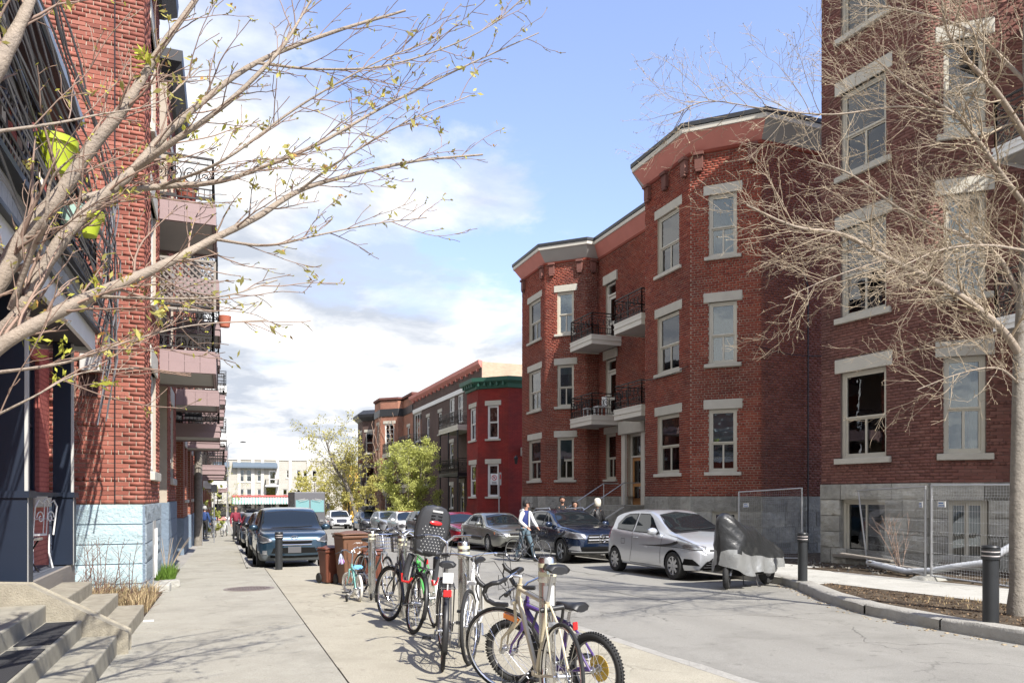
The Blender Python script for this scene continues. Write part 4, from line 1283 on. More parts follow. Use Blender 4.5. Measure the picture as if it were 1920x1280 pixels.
def white_building():
    B = empty('white_stone_building', label='pale stone three-storey building with shops closing the far end of the street', cat='building')
    y = 126.0
    P = [(32.0, y), (-14.0, y)]
    K = (y / 1.045)
    def zz(py): return (930 - py) / FPX * (y / ray(480, 900).y)
    def X(px): r = ray(px, 930); return r.x / r.y * y
    ops = []; W = []
    for (a, b, c, d, st) in [(448, 458, 880, 903, 'hung'), (462, 473, 880, 903, 'hung'), (482, 491, 880, 902, 'hung'), (537, 546, 880, 895, 'hung'), (556, 564, 880, 903, 'hung'), (568, 576, 880, 903, 'hung'), (585, 594, 880, 903, 'hung'),
                             (448, 458, 916, 937, 'hung'), (462, 473, 916, 937, 'hung'), (482, 491, 916, 937, 'hung'), (530, 539, 916, 937, 'hung'), (556, 564, 916, 937, 'hung'), (568, 576, 916, 937, 'hung'), (405, 418, 884, 904, 'hung'), (405, 418, 918, 937, 'hung')]:
        s0, s1 = 32 - X(b), 32 - X(a)
        o = (s0, s1, Z(zz(d)), Z(zz(c))); ops.append(o); W.append((o, st))
    lo = (32 - X(521), 32 - X(498), Z(zz(944)), Z(zz(912))); ops.append(lo)
    dr = (32 - X(518), 32 - X(504), Z(zz(909)), Z(zz(881))); ops.append(dr)
    walls(B, P, gz(120, -.3), Z(zz(862)), {0: ops}, M_['white_stone'])
    F, L = frame(P[0], P[1])
    for o, st in W: window(B, F, o[0], o[2], o[1]-o[0], o[3]-o[2], st, fm='trim_grey', lintel=None, blind=.0, sh=.2)
    window(B, F, lo[0], lo[2], lo[1]-lo[0], lo[3]-lo[2], 'double', fm='trim_grey', lintel=None, sill=None, set_in=.5)
    panel_door(B, F, dr[0], dr[2], dr[1]-dr[0], dr[3]-dr[2], M_['white_paint'], transom=0, set_in=.05)
    Fb, _ = frame((X(522), y), (X(497), y)); balcony(B, Fb, X(522)-X(497), 1.3, Z(zz(909)), .25, fas='white_paint', rings=False)
    # slate canopy strip, raised gables
    for a, b, c in ((436, 520, 872), (400, 430, 872)):
        mb = MB(F); s0, s1 = 32-X(b), 32-X(a); z = Z(zz(c))
        mb._a([(s0, .02, z+.5), (s1, .02, z+.5), (s1, 1.0, z-.2), (s0, 1.0, z-.2), (s0, .02, z-.45), (s1, .02, z-.45), (s1, 1.0, z-.45), (s0, 1.0, z-.45)], [(0,1,2,3),(4,7,6,5),(3,2,6,7),(0,3,7,4),(1,5,6,2)])
        mb.build('canopy', pmat('slate', (.10, .13, .16), .6), B)
    for a, b in ((452, 505), (538, 575)):
        mb = MB(F); s0, s1 = 32-X(b), 32-X(a); n = 12
        pts = [(s0 + (s1-s0)*q/n, Z(zz(862)) - .02 + .85*math.sin(PI*q/n)**.6) for q in range(n+1)]
        mb._a([(s, .05, z) for s, z in pts] + [(s, -.35, z) for s, z in pts], [tuple(range(n+1)), tuple(range(n+1, 2*n+2))[::-1]] + [(q, q+n+1, q+n+2, q+1) for q in range(n)])
        mb.build('gable', M_['white_stone'], B)
    ring(B, 'coping', P, [(.02, Z(zz(862))-.02), (.14, Z(zz(862))), (.14, Z(zz(860))), (-.5, Z(zz(860)))], M_['limestone'])
    for a in (452, 478, 496, 524, 548, 582): 
        mb = MB(F); mb.box((32-X(a-4), .06, Z(zz(905))), (.5, .12, 8.0)); mb.build('pilaster', M_['white_stone'], B)
    # shop fronts: glass, striped awning and fascia
    z0 = gz(120, .15)
    for i, (a, b) in enumerate(((400, 424), (426, 452), (455, 480), (483, 508), (510, 545), (548, 575))):
        s0, s1 = 32-X(b), 32-X(a)
        mb = MB(F); mb.box(((s0+s1)/2, .04, z0+1.3), (s1-s0, .06, 2.5)); o = mb.build('shop_window', M_['window_glass'], B)
        mb = MB(F); mb.box(((s0+s1)/2, .0, z0+1.3), (s1-s0, .02, 2.5)); mb.build('interior', M_['room_dark'], B)
        mb = MB(F); mb.box(((s0+s1)/2, .10, z0+.25), (s1-s0, .06, .5)); mb.build('stall_riser', M_['white_paint'] if i % 2 else M_['pink_paint'], B)
    n = 64
    s0, s1 = 32-X(600), 32-X(435)
    for c_, mt in ((0, 'white_paint'), (1, 'green')):
        mb = MB(F)
        for q in range(n):
            if q % 2 != c_: continue
            a = s0+(s1-s0)*q/n; b = s0+(s1-s0)*(q+1)/n
            mb._a([(a, .05, z0+3.55), (b, .05, z0+3.55), (b, 1.3, z0+2.75), (a, 1.3, z0+2.75)], [(0, 1, 2, 3)])
            mb._a([(a, 1.3, z0+2.75), (b, 1.3, z0+2.75), (b, 1.3, z0+2.5), (a, 1.3, z0+2.5)], [(0, 1, 2, 3)])
        mb.build('awning', M_['white_paint'] if not c_ else pmat('awning_green', (.14, .32, .25), .7), B)['kind'] = 'stuff'
    mb = MB(F); mb.box(((s0+s1)/2, .1, z0+3.75), (s1-s0, .2, .3)); mb.build('fascia', pmat('shop_red', (.42, .09, .08), .6), B)
    flat_roof(B, [(32, y+.3), (-14, y+.3), (-14, y+14), (32, y+14)], Z(zz(862)))
    mb = MB(); mb.span((-14, y+.5, gz(120, -.3)), (-13.8, y+14, Z(zz(862)))); mb.span((31.8, y+.5, gz(120, -.3)), (32, y+14, Z(zz(862)))); mb.build('side_wall', M_['white_stone'], B)
    settle(B, (9, y, gz(118)))
white_building()
# ------------------------------------------------------------------ the left-hand row
def left_row():
    xw, xr = -1.26, -2.6
    # --- the corner house whose end wall faces the camera
    B = empty('brick_row_house', label='orange-red brick house on a pale blue stone base at the left', cat='building')
    P = [(xr, 24.7), (xr, 22.8), (xw, 22.8), (xw, 19.5), (xr, 19.5), (xr, 17.1), (xw, 17.1), (xw, 13.9), (-3.9, 13.9)]
    ops = {}; bo = {}
    fl = [(.45, 2.35), (3.62, 5.5), (6.78, 8.66)]
    ops[6] = [(.75, 1.95, Z(a), Z(b)) for a, b in fl]
    ops[2] = [(1.0, 2.2, Z(a), Z(b)) for a, b in fl]
    ops[4] = [(.35, 1.25, Z(a-.55), Z(b+.2)) for a, b in fl[1:]] + [(.35, 1.25, Z(-.13), Z(2.3))]
    ops[4] = [ops[4][2], ops[4][0], ops[4][1]]
    dz = -.13
    walls(B, P, Z(dz-.02), Z(10.1), ops, M_['mortar_light'])
    walls(B, P, gz(18, -.3), Z(dz-.02), {}, M_['grey_blue_stone'], off=.03, name='foundation')
    stones(B, P, [7], gz(14, .0), Z(dz), {}, M_['blue_stone'], rh=.34, sw=(1.4, 2.3), proud=.05, amp=.35)
    stones(B, P, [6], gz(14, .0), Z(dz), {6: [(1.3, 1.95, gz(15, -.5), Z(-.55))]}, pmat('speckled_stone', (.30, .35, .38), .9, var=.35, scale=30, bump=.03, bscale=25), rh=.34, sw=(.9, 1.6), proud=.05, amp=.35)
    stones(B, P, [2, 4], gz(20, .0), Z(dz), {}, M_['grey_blue_stone'], rh=.5, sw=(.9, 1.6), proud=.04, amp=.2)
    clear = {sg: [(o[0]-.14, o[1]+.14, o[3], o[3]+.42) for o in ops[sg]] + [(o[0]-.12, o[1]+.12, o[2]-.16, o[2]) for o in ops[sg]] for sg in (6, 2)}
    bricks(B, P, [7, 6, 4, 2], Z(dz), Z(10.05), ops, M_['brick_orange'], clear=clear, proud=.014, rough=1.0, j=.012,
           vis=lambda x, y: 135 < x < 296 and 30 < y < 935)
    for sg in (6, 2):
        F, L = frame(P[sg], P[sg+1])
        for k, o in enumerate(ops[sg]): window(B, F, o[0], o[2], o[1]-o[0], o[3]-o[2], 'double', fm='trim_grey', lh=.40, sh=.16, set_in=.10, curtain=(0, 1) if k == 0 else None)
    F, L = frame(P[4], P[5])
    for o in ops[4]: panel_door(B, F, o[0], o[2], o[1]-o[0], o[3]-o[2], M_['mauve_paint'], transom=.35)
    ring(B, 'cornice', P, [(.02, Z(9.9)), (.10, Z(9.95)), (.34, Z(10.2)), (.36, Z(10.45)), (-.2, Z(10.5)), (-.2, Z(9.9))], M_['dark_metal'])
    flat_roof(B, [(xr, 24.7), (xr, 22.8), (xw, 22.8), (xw, 19.5), (xr, 19.5), (xr, 17.1), (xw, 17.1), (xw, 13.9), (-9, 13.9), (-9, 24.7)], Z(10.1))
    Fb, _ = frame((xr, 19.48), (xr, 17.12))
    for k, (zt, th) in enumerate(((3.07, .47), (6.22, .46))):
        balcony(B, Fb, 2.36, 2.43, Z(zt), th, fas='mauve_paint', rail_h=.95, seed=k, boards=.28)
    Fb, _ = frame((xr, 24.68), (xr, 22.82))
    for k, zt in enumerate((3.0, 6.15)):
        balcony(B, Fb, 1.86, 2.46, Z(zt), .45, fas='mauve_paint', seed=k+4, boards=.28)
    # bay corner boards of the blue basement: white door with scroll grille
    F, L = frame(P[6], P[7])
    mb = MB(F); mb.box((1.62, .02, gz(15, .72)), (.62, .06, 1.25)); dd = mb.build('basement_door', M_['trim_grey'], B)
    mb = MB(F)
    for q in range(3): mb.tube([(1.42+q*.2, .07, gz(15, .3)), (1.42+q*.2+.05, .07, gz(15, .6)), (1.42+q*.2-.03, .07, gz(15, .9)), (1.42+q*.2, .07, gz(15, 1.2))], .012, 4)
    mb.build('grille', M_['white_paint'], dd)
    # service box, its cables and a dark vent on the end wall
    F, L = frame(P[7], P[8])
    s = s_at(172, P[7], P[8]); zb = Z((930-681)/FPX*(13.9/ray(172, 681).y))
    mb = MB(F); mb.box((s, .10, zb), (.30, .2, .30)); mb.box((s, .11, zb+.155), (.34, .24, .03)); bx = mb.build('service_box', M_['trim_grey'], B, bevel=.012)
    mb = MB(F); mb.box((s+.04, .015, zb-.36), (.26, .03, .36)); mb.build('vent_panel', pmat('dark_stain', (.07, .035, .03), .9), B)
    rs = random.Random(9); mb = MB(F)
    for q in range(9):
        x = s + rs.uniform(-.1, .26); z = zb - .1; pts = [(x, .06, z)]
        n = rs.randint(6, 13)
        for k in range(n):
            x += rs.uniform(-.05, .07) + (-.012 if k > 6 else .012); z -= .13; pts.append((x, .05 + rs.uniform(0, .06), z))
        mb.tube(pts, .0065, 4)
    for q in range(4): mb.tube([(s-.1-1.4*t, .04, zb-.12-.05*math.sin(t*6+q)+.02*q) for t in [k/12 for k in range(13)]], .008, 4)
    mb.build('cable', M_['twig_brown'], B)
    mb = MB(F); mb.tube([(.42, .03, Z(dz)), (.42, .03, Z(10))], .010, 5); mb.build('conduit', M_['dark_metal'], B)
    settle(B, (-2.2, 18, gz(18)))

    # wooden lattice screen on the first balcony
    S = empty('lattice_screen', (-1.2, 17.2, Z(3.95)), label='diagonal wooden lattice screen above the first left balcony railing', cat='screen')
    mb = MB(); w = 1.02; h = 1.05
    for x in (-w, w): mb.box((x, 0, h/2), (.05, .05, h))
    for z in (0, h): mb.box((0, 0, z), (2*w, .05, .05))
    mb.build('frame', M_['wood_grey'], S)
    mb = MB()
    n = 22
    for q in range(-n, n):
        for sg in (-1, 1):
            a = q*.14; pts = []
            # clip the slat to the frame
            x0, x1 = a, a + h; 
            za = 0; zb = h
            if x0 < -w: za = (-w-x0); x0 = -w
            if x1 > w: zb = h - (x1-w); x1 = w
            if zb <= za: continue
            if sg < 0: x0, x1 = -x0, -x1
            mb.bar((x0, .012*sg, za), (x1, .012*sg, zb), .035, .008, up=(0, 1, 0))
    mb.build('lattice', pmat('lattice', (.20, .17, .15), .8), S)['kind'] = 'stuff'
    for x, z, c, lb in ((-1.5, 6.25, 'blue_tub', 'blue plastic storage tub on the upper left balcony'), (-.75, 6.25, 'red_tub', 'dusty red planter on the upper left balcony')):
        T = empty('storage_tub' if 'blue' in c else 'planter', (x, 17.5, Z(z)), label=lb, cat='tub' if 'blue' in c else 'planter')
        mb = MB(); mb.lathe([(.0001, 0), (.17, 0), (.22, .40)], 14); mb.build('body', pmat(c, (.03, .09, .25) if 'blue' in c else (.22, .05, .03), .5), T, smooth=40)
        mb = MB(); mb.lathe([(.22, .38), (.245, .38), (.245, .43), (.0001, .45)], 14); mb.build('lid', pmat(c, (.1, .1, .1)), T, smooth=40)
    for x, y, z, c, lb in ((-.9, 25.6, 2.45, 'yellow_green', 'lime-yellow planter on the second house balcony'), (-1.5, 25.9, 2.45, 'red_tub', 'red planter behind the second house balcony railing')):
        T = empty('planter', (x, y, Z(z)), label=lb, cat='planter'); mb = MB(); mb.box((0, 0, .55), (.7, .3, .25)); mb.build('pot', M_[c], T, bevel=.02); mb = MB(); mb.box((0, 0, .2), (.5, .2, .44)); mb.build('stand', M_['dark_metal'], T)
    T = empty('hanging_planter', (.02, 20.6, Z(4.35)), label='terracotta planter hung outside the left balconies under the lattice', cat='planter')
    mb = MB(); mb.lathe([(.0001, 0), (.12, 0), (.16, .28), (.13, .28)], 14); mb.build('pot', pmat('terracotta', (.40, .12, .07), .8), T, smooth=40)
    mb = MB(); mb.tube([(-.16, 0, .2), (-.35, 0, .3)], .015, 4); mb.build('bracket', M_['iron'], T)

    # --- the houses beyond, stepping down the street
    y = 24.8
    names = ['second brick house of the left row, stepping down past the first', 'third brick house of the left row, behind the utility pole', 'fourth brick house of the left row with white balconies', 'fifth and last brick house of the left row before the cross street']
    zt = [9.35, 8.9, 8.3, 7.6]; bt = [-.72, -1.1, -1.5, -1.7]
    for hI in range(4):
        nb = 3 if hI else 2
        B = empty('brick_row_house', label=names[hI], cat='building')
        y0 = y; Q = []
        for b in range(nb):
            Q += [(xr, y, xw)]; y += 2.2; Q += [('bay', y)]; y += 3.4
        y1 = y; pts = []
        yy = y1
        pts.append((xw, yy))
        k = y1
        for b in range(nb):
            pts.append((xw, k-3.4)) if b == 0 else None
            if b: pts += [(xw, k), (xw, k-3.4)]
            pts += [(xr, k-3.4), (xr, k-5.6)]
            k -= 5.6
            if b < nb-1: pass
        # rebuild cleanly
        pts = []; k = y1
        for b in range(nb):
            pts += [(xw, k), (xw, k-3.4), (xr, k-3.4), (xr, k-5.6)]; k -= 5.6
        ops = {}
        for b in range(nb):
            ops[b*4] = [(1.05, 2.25, Z(bt[hI]+.6+3.15*f), Z(bt[hI]+2.45+3.15*f)) for f in range(3)]
            ops[b*4+2] = [(.6, 1.5, Z(bt[hI]+.02+3.15*f), Z(bt[hI]+2.4+3.15*f)) for f in range(3)]
        walls(B, pts, Z(bt[hI]), Z(zt[hI]), ops, M_['far_red_brick'])
        walls(B, pts, gz(y0, -1.5), Z(bt[hI]), {}, M_['grey_blue_stone'], off=.03, name='foundation')
        for b in range(nb):
            F, L = frame(pts[b*4], pts[b*4+1])
            for o in ops[b*4]: window(B, F, o[0], o[2], 1.2, o[3]-o[2], 'hung', fm='trim_grey', dark=hI < 2)
            F, L = frame(pts[b*4+2], pts[b*4+3])
            for o in ops[b*4+2]: panel_door(B, F, o[0], o[2], .9, o[3]-o[2], M_['mauve_paint'], transom=.35)
            for f in range(2 if hI != 2 else 3):
                out = xw + 1.12 + hI*.12 + b*.04
                zf = bt[hI] + 2.95 + 3.15*f - (.45 if hI else 0)
                fa = 'white_paint' if hI == 2 and b > 0 else 'mauve_paint'
                balcony(B, F, 2.18, out - xr, Z(zf), .42, fas=fa, rail_h=.95, rings=hI < 1, seed=b+f)
        ring(B, 'cornice', pts, [(.02, Z(zt[hI]-.2)), (.3, Z(zt[hI]+.1)), (.34, Z(zt[hI]+.35)), (-.2, Z(zt[hI]+.4))], M_['dark_metal'])
        flat_roof(B, pts + [(-9, y0), (-9, y1)], Z(zt[hI]))
        settle(B, (-2, (y0+y1)/2, gz(y0)))
    return y
ROW_END = left_row()

# ---- the porch and gallery of the pink house in the left foreground
def porch():
    H = empty('pink_brick_house', label='pink painted brick house behind the navy porch at the left edge', cat='building')
    P = [(-2.62, 13.88), (-2.62, 2.0)]
    wn = op_from(46, 74, P[0], P[1], .02, 2.05)
    o = (wn[0], wn[1], Z(.02), Z(2.05))
    o2 = (4.2, 5.3, Z(-.9), Z(2.0)); ups = [(1.0, 2.0, Z(3.3), Z(5.9)), (4.2, 5.2, Z(3.3), Z(5.9))]
    walls(H, P, gz(8, -.3), Z(5.75), {0: [o, o2]}, M_['painted_pink_brick'])
    F, L = frame(P[0], P[1])
    window(H, F, o[0], o[2], o[1]-o[0], o[3]-o[2], 'hung', fm='navy_paint', lintel=None, sh=.18, sp=.16, blind=.5)
    panel_door(H, F, o2[0], o2[2], o2[1]-o2[0], o2[3]-o2[2], M_['navy_paint'], transom=.4)
    for u in ups: panel_door(H, F @ Matrix.Translation((0, .2, 0)), u[0], Z(2.74), 1.0, 2.3, M_['mauve_paint'], transom=.4)
    mb = MB(); mb.span((-9, 2, Z(5.6)), (-2.6, 13.88, Z(5.75))); mb.build('roof', M_['roof_gravel'], H)
    settle(H, (-3.2, 8, gz(8)))

    G = empty('porch', label='navy porch with a grey plank deck and white-faced gallery above', cat='porch')
    xf = -1.93
    dz = -.93
    # deck boards run along the street
    n = 6; x0 = -2.6
    for i in range(n):
        a = x0 + (xf-.03-x0)*i/n; b = x0 + (xf-.03-x0)*(i+1)/n
        mb = MB(); mb.span((a+.004, 8.6, Z(dz-.035)), (b-.004, 11.72, Z(dz))); mb.build('deck_board', pmat('deck_grey', (.085, .095, .115), .7, var=.15, scale=8, orand=.2), G)
    mb = MB(); mb.span((xf-.03, 8.6, Z(dz-.26)), (xf+.02, 11.74, Z(dz+.006))); mb.span((-2.6, 11.72, Z(dz-.26)), (xf-.03, 11.76, Z(dz))); mb.build('fascia_board', M_['wood_grey'], G)
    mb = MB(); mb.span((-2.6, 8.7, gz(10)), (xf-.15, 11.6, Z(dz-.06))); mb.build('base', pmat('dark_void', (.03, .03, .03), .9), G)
    def post(x, y, w, zt):
        mb = MB(); mb.box((x, y, (Z(dz)+Z(zt))/2), (w, w, zt-dz)); o = mb.build('post', M_['navy_paint'], G)
        mb = MB(); 
        mb.box((x+w/2+.016, y-w/2+.02, (Z(dz)+Z(zt))/2), (.03, .04, zt-dz-.02)); mb.build('edge_trim', M_['trim_grey'], o)
        mb = MB(); mb.box((x, y, Z(.02)), (w+.10, w+.10, .07)); mb.box((x+.01, y-.01, Z(dz+.47)), (w+.035, w+.035, .9)); mb.build('plinth', M_['navy_paint'], o)
        return o
    post(-2.02, 11.58, .21, 2.05)
    post(-2.02, 9.02, .24, 2.05)
    mb = MB(); mb.span((-2.25, 8.95, Z(dz)), (-2.6, 9.1, Z(2.05))); mb.build('screen_panel', M_['navy_paint'], G)
    mb = MB(); mb.span((-2.06, 9.1, Z(.0)), (-2.0, 11.5, Z(.05))); mb.build('handrail', M_['navy_paint'], G)
    # gallery: slab, white drip board, painted boards, dark underside
    ya, yb = 2.0, 11.75; xo = -1.72
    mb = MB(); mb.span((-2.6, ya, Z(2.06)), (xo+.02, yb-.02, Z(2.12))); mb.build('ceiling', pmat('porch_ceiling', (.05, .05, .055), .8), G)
    mb = MB(); mb.span((xo, ya, Z(2.0)), (xo+.05, yb+.03, Z(2.26))); mb.span((-2.6, yb-.02, Z(2.0)), (xo, yb+.03, Z(2.26))); mb.build('drip_board', M_['white_paint'], G)
    mb = MB(); mb.span((xo+.05, ya, Z(2.262)), (xo+.11, yb+.06, Z(2.31))); mb.span((-2.6, yb+.03, Z(2.262)), (xo+.11, yb+.09, Z(2.31))); mb.build('moulding', M_['dark_metal'], G)
    y = ya
    while y < yb - .01:
        mb = MB(); mb.span((xo-.02, y+.004, Z(2.31)), (xo+.03, min(y+.16, yb)-.004, Z(2.66))); mb.build('board', pmat('board_grey', (.42, .42, .41), .6, orand=.12, var=.08, scale=5), G); y += .162
    mb = MB(); mb.span((-2.6, yb-.02, Z(2.31)), (xo-.02, yb+.02, Z(2.66))); mb.build('end_board', M_['trim_grey'], G)
    mb = MB(); mb.span((-2.6, ya, Z(2.66)), (xo+.14, yb+.08, Z(2.72))); mb.build('gallery_floor', M_['dark_metal'], G)
    railing(G, [(xo+.05, ya), (xo+.05, yb), (-2.58, yb)], Z(2.72), .98, seed=2)
    # the upper gallery with its black soffit and grey edge
    z3 = 5.05
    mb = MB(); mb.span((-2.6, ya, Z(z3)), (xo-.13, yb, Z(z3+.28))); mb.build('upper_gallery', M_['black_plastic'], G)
    mb = MB(); mb.span((xo-.125, ya, Z(z3+.05)), (xo-.08, yb+.02, Z(z3+.16))); mb.build('upper_edge', pmat('blue_grey', (.28, .33, .38), .5), G)
    mb = MB(); mb.tube([(xo+.05, ya, Z(3.72)), (xo+.05, yb, Z(3.72))], .03, 8); mb.build('top_rail', MATS['blue_grey'], G)
    for yy in (4.6, 8.2, 11.6):
        mb = MB(); mb.tube([(xo-.2, yy, Z(2.72)), (xo-.2, yy, Z(5.05))], .04, 8); mb.build('iron_post', M_['iron'], G)
    settle(G, (-2.2, 10, gz(10)))

    # bundle of cables that sags along the gallery
    rs = random.Random(12); mb = MB()
    for q in range(34):
        zo = rs.uniform(2.9, 5.3); xo2 = xo + .16 + rs.uniform(0, .16); sag = rs.uniform(.1, .5); pts = []
        for k in range(16):
            t = k/15; y = 3.2 + (11.9-3.2)*t
            pts.append((xo2 + .03*math.sin(k*1.3+q), y, Z(zo - sag*math.sin(PI*t) - .6*t)))
        pts += [(xo2, 12.1, Z(zo-1.0)), (xo2-.15, 12.2, Z(zo-1.5-rs.random()*.4))]
        mb.tube(pts, rs.uniform(.006, .012), 4)
    c = tag(mb.build('cable_bundle', pmat('cable_grey', (.20, .20, .21), .5, isl=.8)), 'tangle of grey and black cables strung along the left gallery', 'cables')
    # yellow-green pots hooked on the rail
    for (px, py, h, lb) in ((106, 262, .30, 'upper lime-yellow flower pot hooked on the left gallery'), (163, 398, .26, 'lower lime-yellow flower pot at the end of the gallery rail')):
        p = atX(px, py, xo+.30)
        T = empty('flower_pot', (p.x, p.y, p.z - h), label=lb, cat='flower pot')
        mb = MB(); mb.lathe([(.0001, 0), (.10, 0), (.155, h-.06), (.175, h-.06), (.18, h), (.15, h), (.14, h-.05)], 18); mb.build('pot', M_['yellow_green'], T, smooth=40)
        mb = MB(); mb.lathe([(.0001, h-.06), (.145, h-.05)], 14); mb.build('soil', M_['soil'], T)
    p = atX(133, 383, xo+.25); T = empty('flower_pot', (p.x, p.y, p.z-.2), label='pale green flower pot beside the lower lime pot on the gallery', cat='flower pot')
    mb = MB(); mb.lathe([(.0001, 0), (.09, 0), (.13, .2), (.11, .2)], 14); mb.build('pot', pmat('pale_green', (.35, .50, .42), .6), T, smooth=40)

    # wrought iron chair and small table on the deck
    C = empty('garden_chair', (-2.32, 11.15, Z(dz)), R(-115), 'white wrought iron chair with scrolled back on the porch deck', 'chair')
    mb = MB(); mb.lathe([(.0001, .43), (.19, .43), (.19, .45), (.0001, .455)], 18); mb.build('seat', M_['white_paint'], C)
    for x, y in ((-.15, -.15), (.15, -.15), (-.15, .15), (.15, .15)):
        mb = MB(); mb.tube([(x*1.2, y*1.2, 0), (x, y, .2), (x, y, .44)], .011, 6); mb.build('leg', M_['white_paint'], C)
    mb = MB(); mb.tube([(-.19, .18, .43), (-.2, .22, .8), (-.14, .22, .88), (-.07, .22, .84), (0, .22, .9), (.07, .22, .84), (.14, .22, .88), (.2, .22, .8), (.19, .18, .43)], .011, 6)
    for sx in (-1, 1):
        pts = [(sx*(.09 + .07*math.cos(q*.55)*(1-q/18)), .21, .66 + .09*math.sin(q*.55)*(1-q/18)) for q in range(16)]; mb.tube(pts, .008, 5)
        mb.tube([(sx*.03, .2, .45), (sx*.03, .22, .85)], .007, 5); mb.tube([(sx*.19, .18, .62), (sx*.25, 0, .64), (sx*.19, -.15, .62), (sx*.17, -.15, .44)], .01, 6)
    mb.build('backrest', M_['white_paint'], C)
    T = empty('garden_table', (-2.3, 10.55, Z(dz)), 0, 'low dark iron table with curled legs in front of the white chair', 'table')
    mb = MB(); mb.lathe([(.0001, .40), (.24, .40), (.24, .425), (.0001, .43)], 20); mb.build('tabletop', M_['wood_grey'], T)
    for q in range(3):
        a = q*2*PI/3 + .4; mb = MB(); mb.tube([(math.cos(a)*.2, math.sin(a)*.2, 0), (math.cos(a)*.08, math.sin(a)*.08, .2), (math.cos(a)*.2, math.sin(a)*.2, .4)], .011, 6); mb.build('leg', M_['iron'], T)

    # concrete steps: two flights divided by a sloping cheek
    pmat('near_step', (.31, .29, .235), .9, var=.20, scale=5, bump=.004, bscale=90, tint=(.27, .25, .20), tscale=2, spec=.2)
    def flight(lb, y0, y1, mats_, rubber=None, n=4):
        S = empty('concrete_steps', label=lb, cat='steps')
        for k in range(n):
            x1 = -.98 - .30*k; z = gz((y0+y1)/2, WALK) + .165*(k+1)
            xx0 = -2.0 if k < n-1 else -2.5
            mb = MB(); mb.span((xx0 - .3, y0, gz(8, -.1)), (x1, y1, z)); 
            o = mb.build('step', M_[mats_], S, bevel=.015, seg=2)
            if rubber and k in rubber:
                for ya, yb in ((y0+.3, y0+1.55), (y0+1.75, y1-.12)):
                    mb = MB(); mb.span((x1-.28, ya, z), (x1-.02, yb, z+.008)); mb.build('tread_mat', pmat('rubber_mat', (.028, .028, .03), .95, bump=.004, bscale=300), o)
        settle(S, (-1.3, (y0+y1)/2, gz((y0+y1)/2))); return S
    flight('far flight of clean beige concrete steps up to the navy porch', 8.52, 10.9, 'step_concrete', n=3)
    flight('near flight of grey concrete steps with two black rubber mats', 5.2, 8.24, 'near_step', rubber=(1,), n=3)
    C = MB()
    zg = gz(8.4, WALK)
    pr = [(-.90, zg-.2), (-.90, zg+.20), (-1.02, zg+.27), (-1.75, zg+.70), (-2.5, zg+.74), (-2.5, zg-.2)]
    y0, y1 = 8.25, 8.51
    n = len(pr)
    C._a([(x, y0, z) for x, z in pr] + [(x, y1, z) for x, z in pr], [tuple(range(n)), tuple(range(n, 2*n))[::-1]] + [(i, (i+1) % n, n+(i+1) % n, n+i) for i in range(n)])
    tag(C.build('cheek_wall', M_['step_concrete'], bevel=.02, seg=2), 'sloping rough concrete cheek wall between the two flights of steps', 'wall')
porch()
# ------------------------------------------------------------------ cars
def pchip(pts, xs):
    x = np.array([p[0] for p in pts], float); y = np.array([p[1] for p in pts], float)
    o = np.argsort(x); x = x[o]; y = y[o]
    h = np.diff(x); d = np.diff(y) / h; m = np.zeros(len(x))
    for i in range(1, len(x)-1):
        if d[i-1]*d[i] > 0:
            w1 = 2*h[i]+h[i-1]; w2 = h[i]+2*h[i-1]; m[i] = (w1+w2)/(w1/d[i-1]+w2/d[i])
    m[0] = d[0]; m[-1] = d[-1]
    xs = np.clip(xs, x[0], x[-1]); k = np.clip(np.searchsorted(x, xs)-1, 0, len(x)-2)
    t = (xs-x[k])/h[k]
    return (2*t**3-3*t**2+1)*y[k] + (t**3-2*t**2+t)*h[k]*m[k] + (-2*t**3+3*t**2)*y[k+1] + (t**3-t**2)*h[k]*m[k+1]

def paint(name, c, flake=.4, rough=.32):
    m = pmat('paint_' + name, c, rough, metal=flake, coat=1.0, croft=.03, var=.03, scale=3)
    return m
pmat('car_glass', (.010, .014, .017), .02, spec=.9)
pmat('headlamp', (.34, .35, .36), .12, metal=.5, coat=1.0)
pmat('lamp_amber', (.75, .30, .16), .15, metal=.1, coat=1.0)
pmat('arch_black', (.010, .010, .010), .9, spec=.1)
pmat('plate_white', (.70, .72, .74), .5)
pmat('plate_blue', (.25, .32, .40), .5)

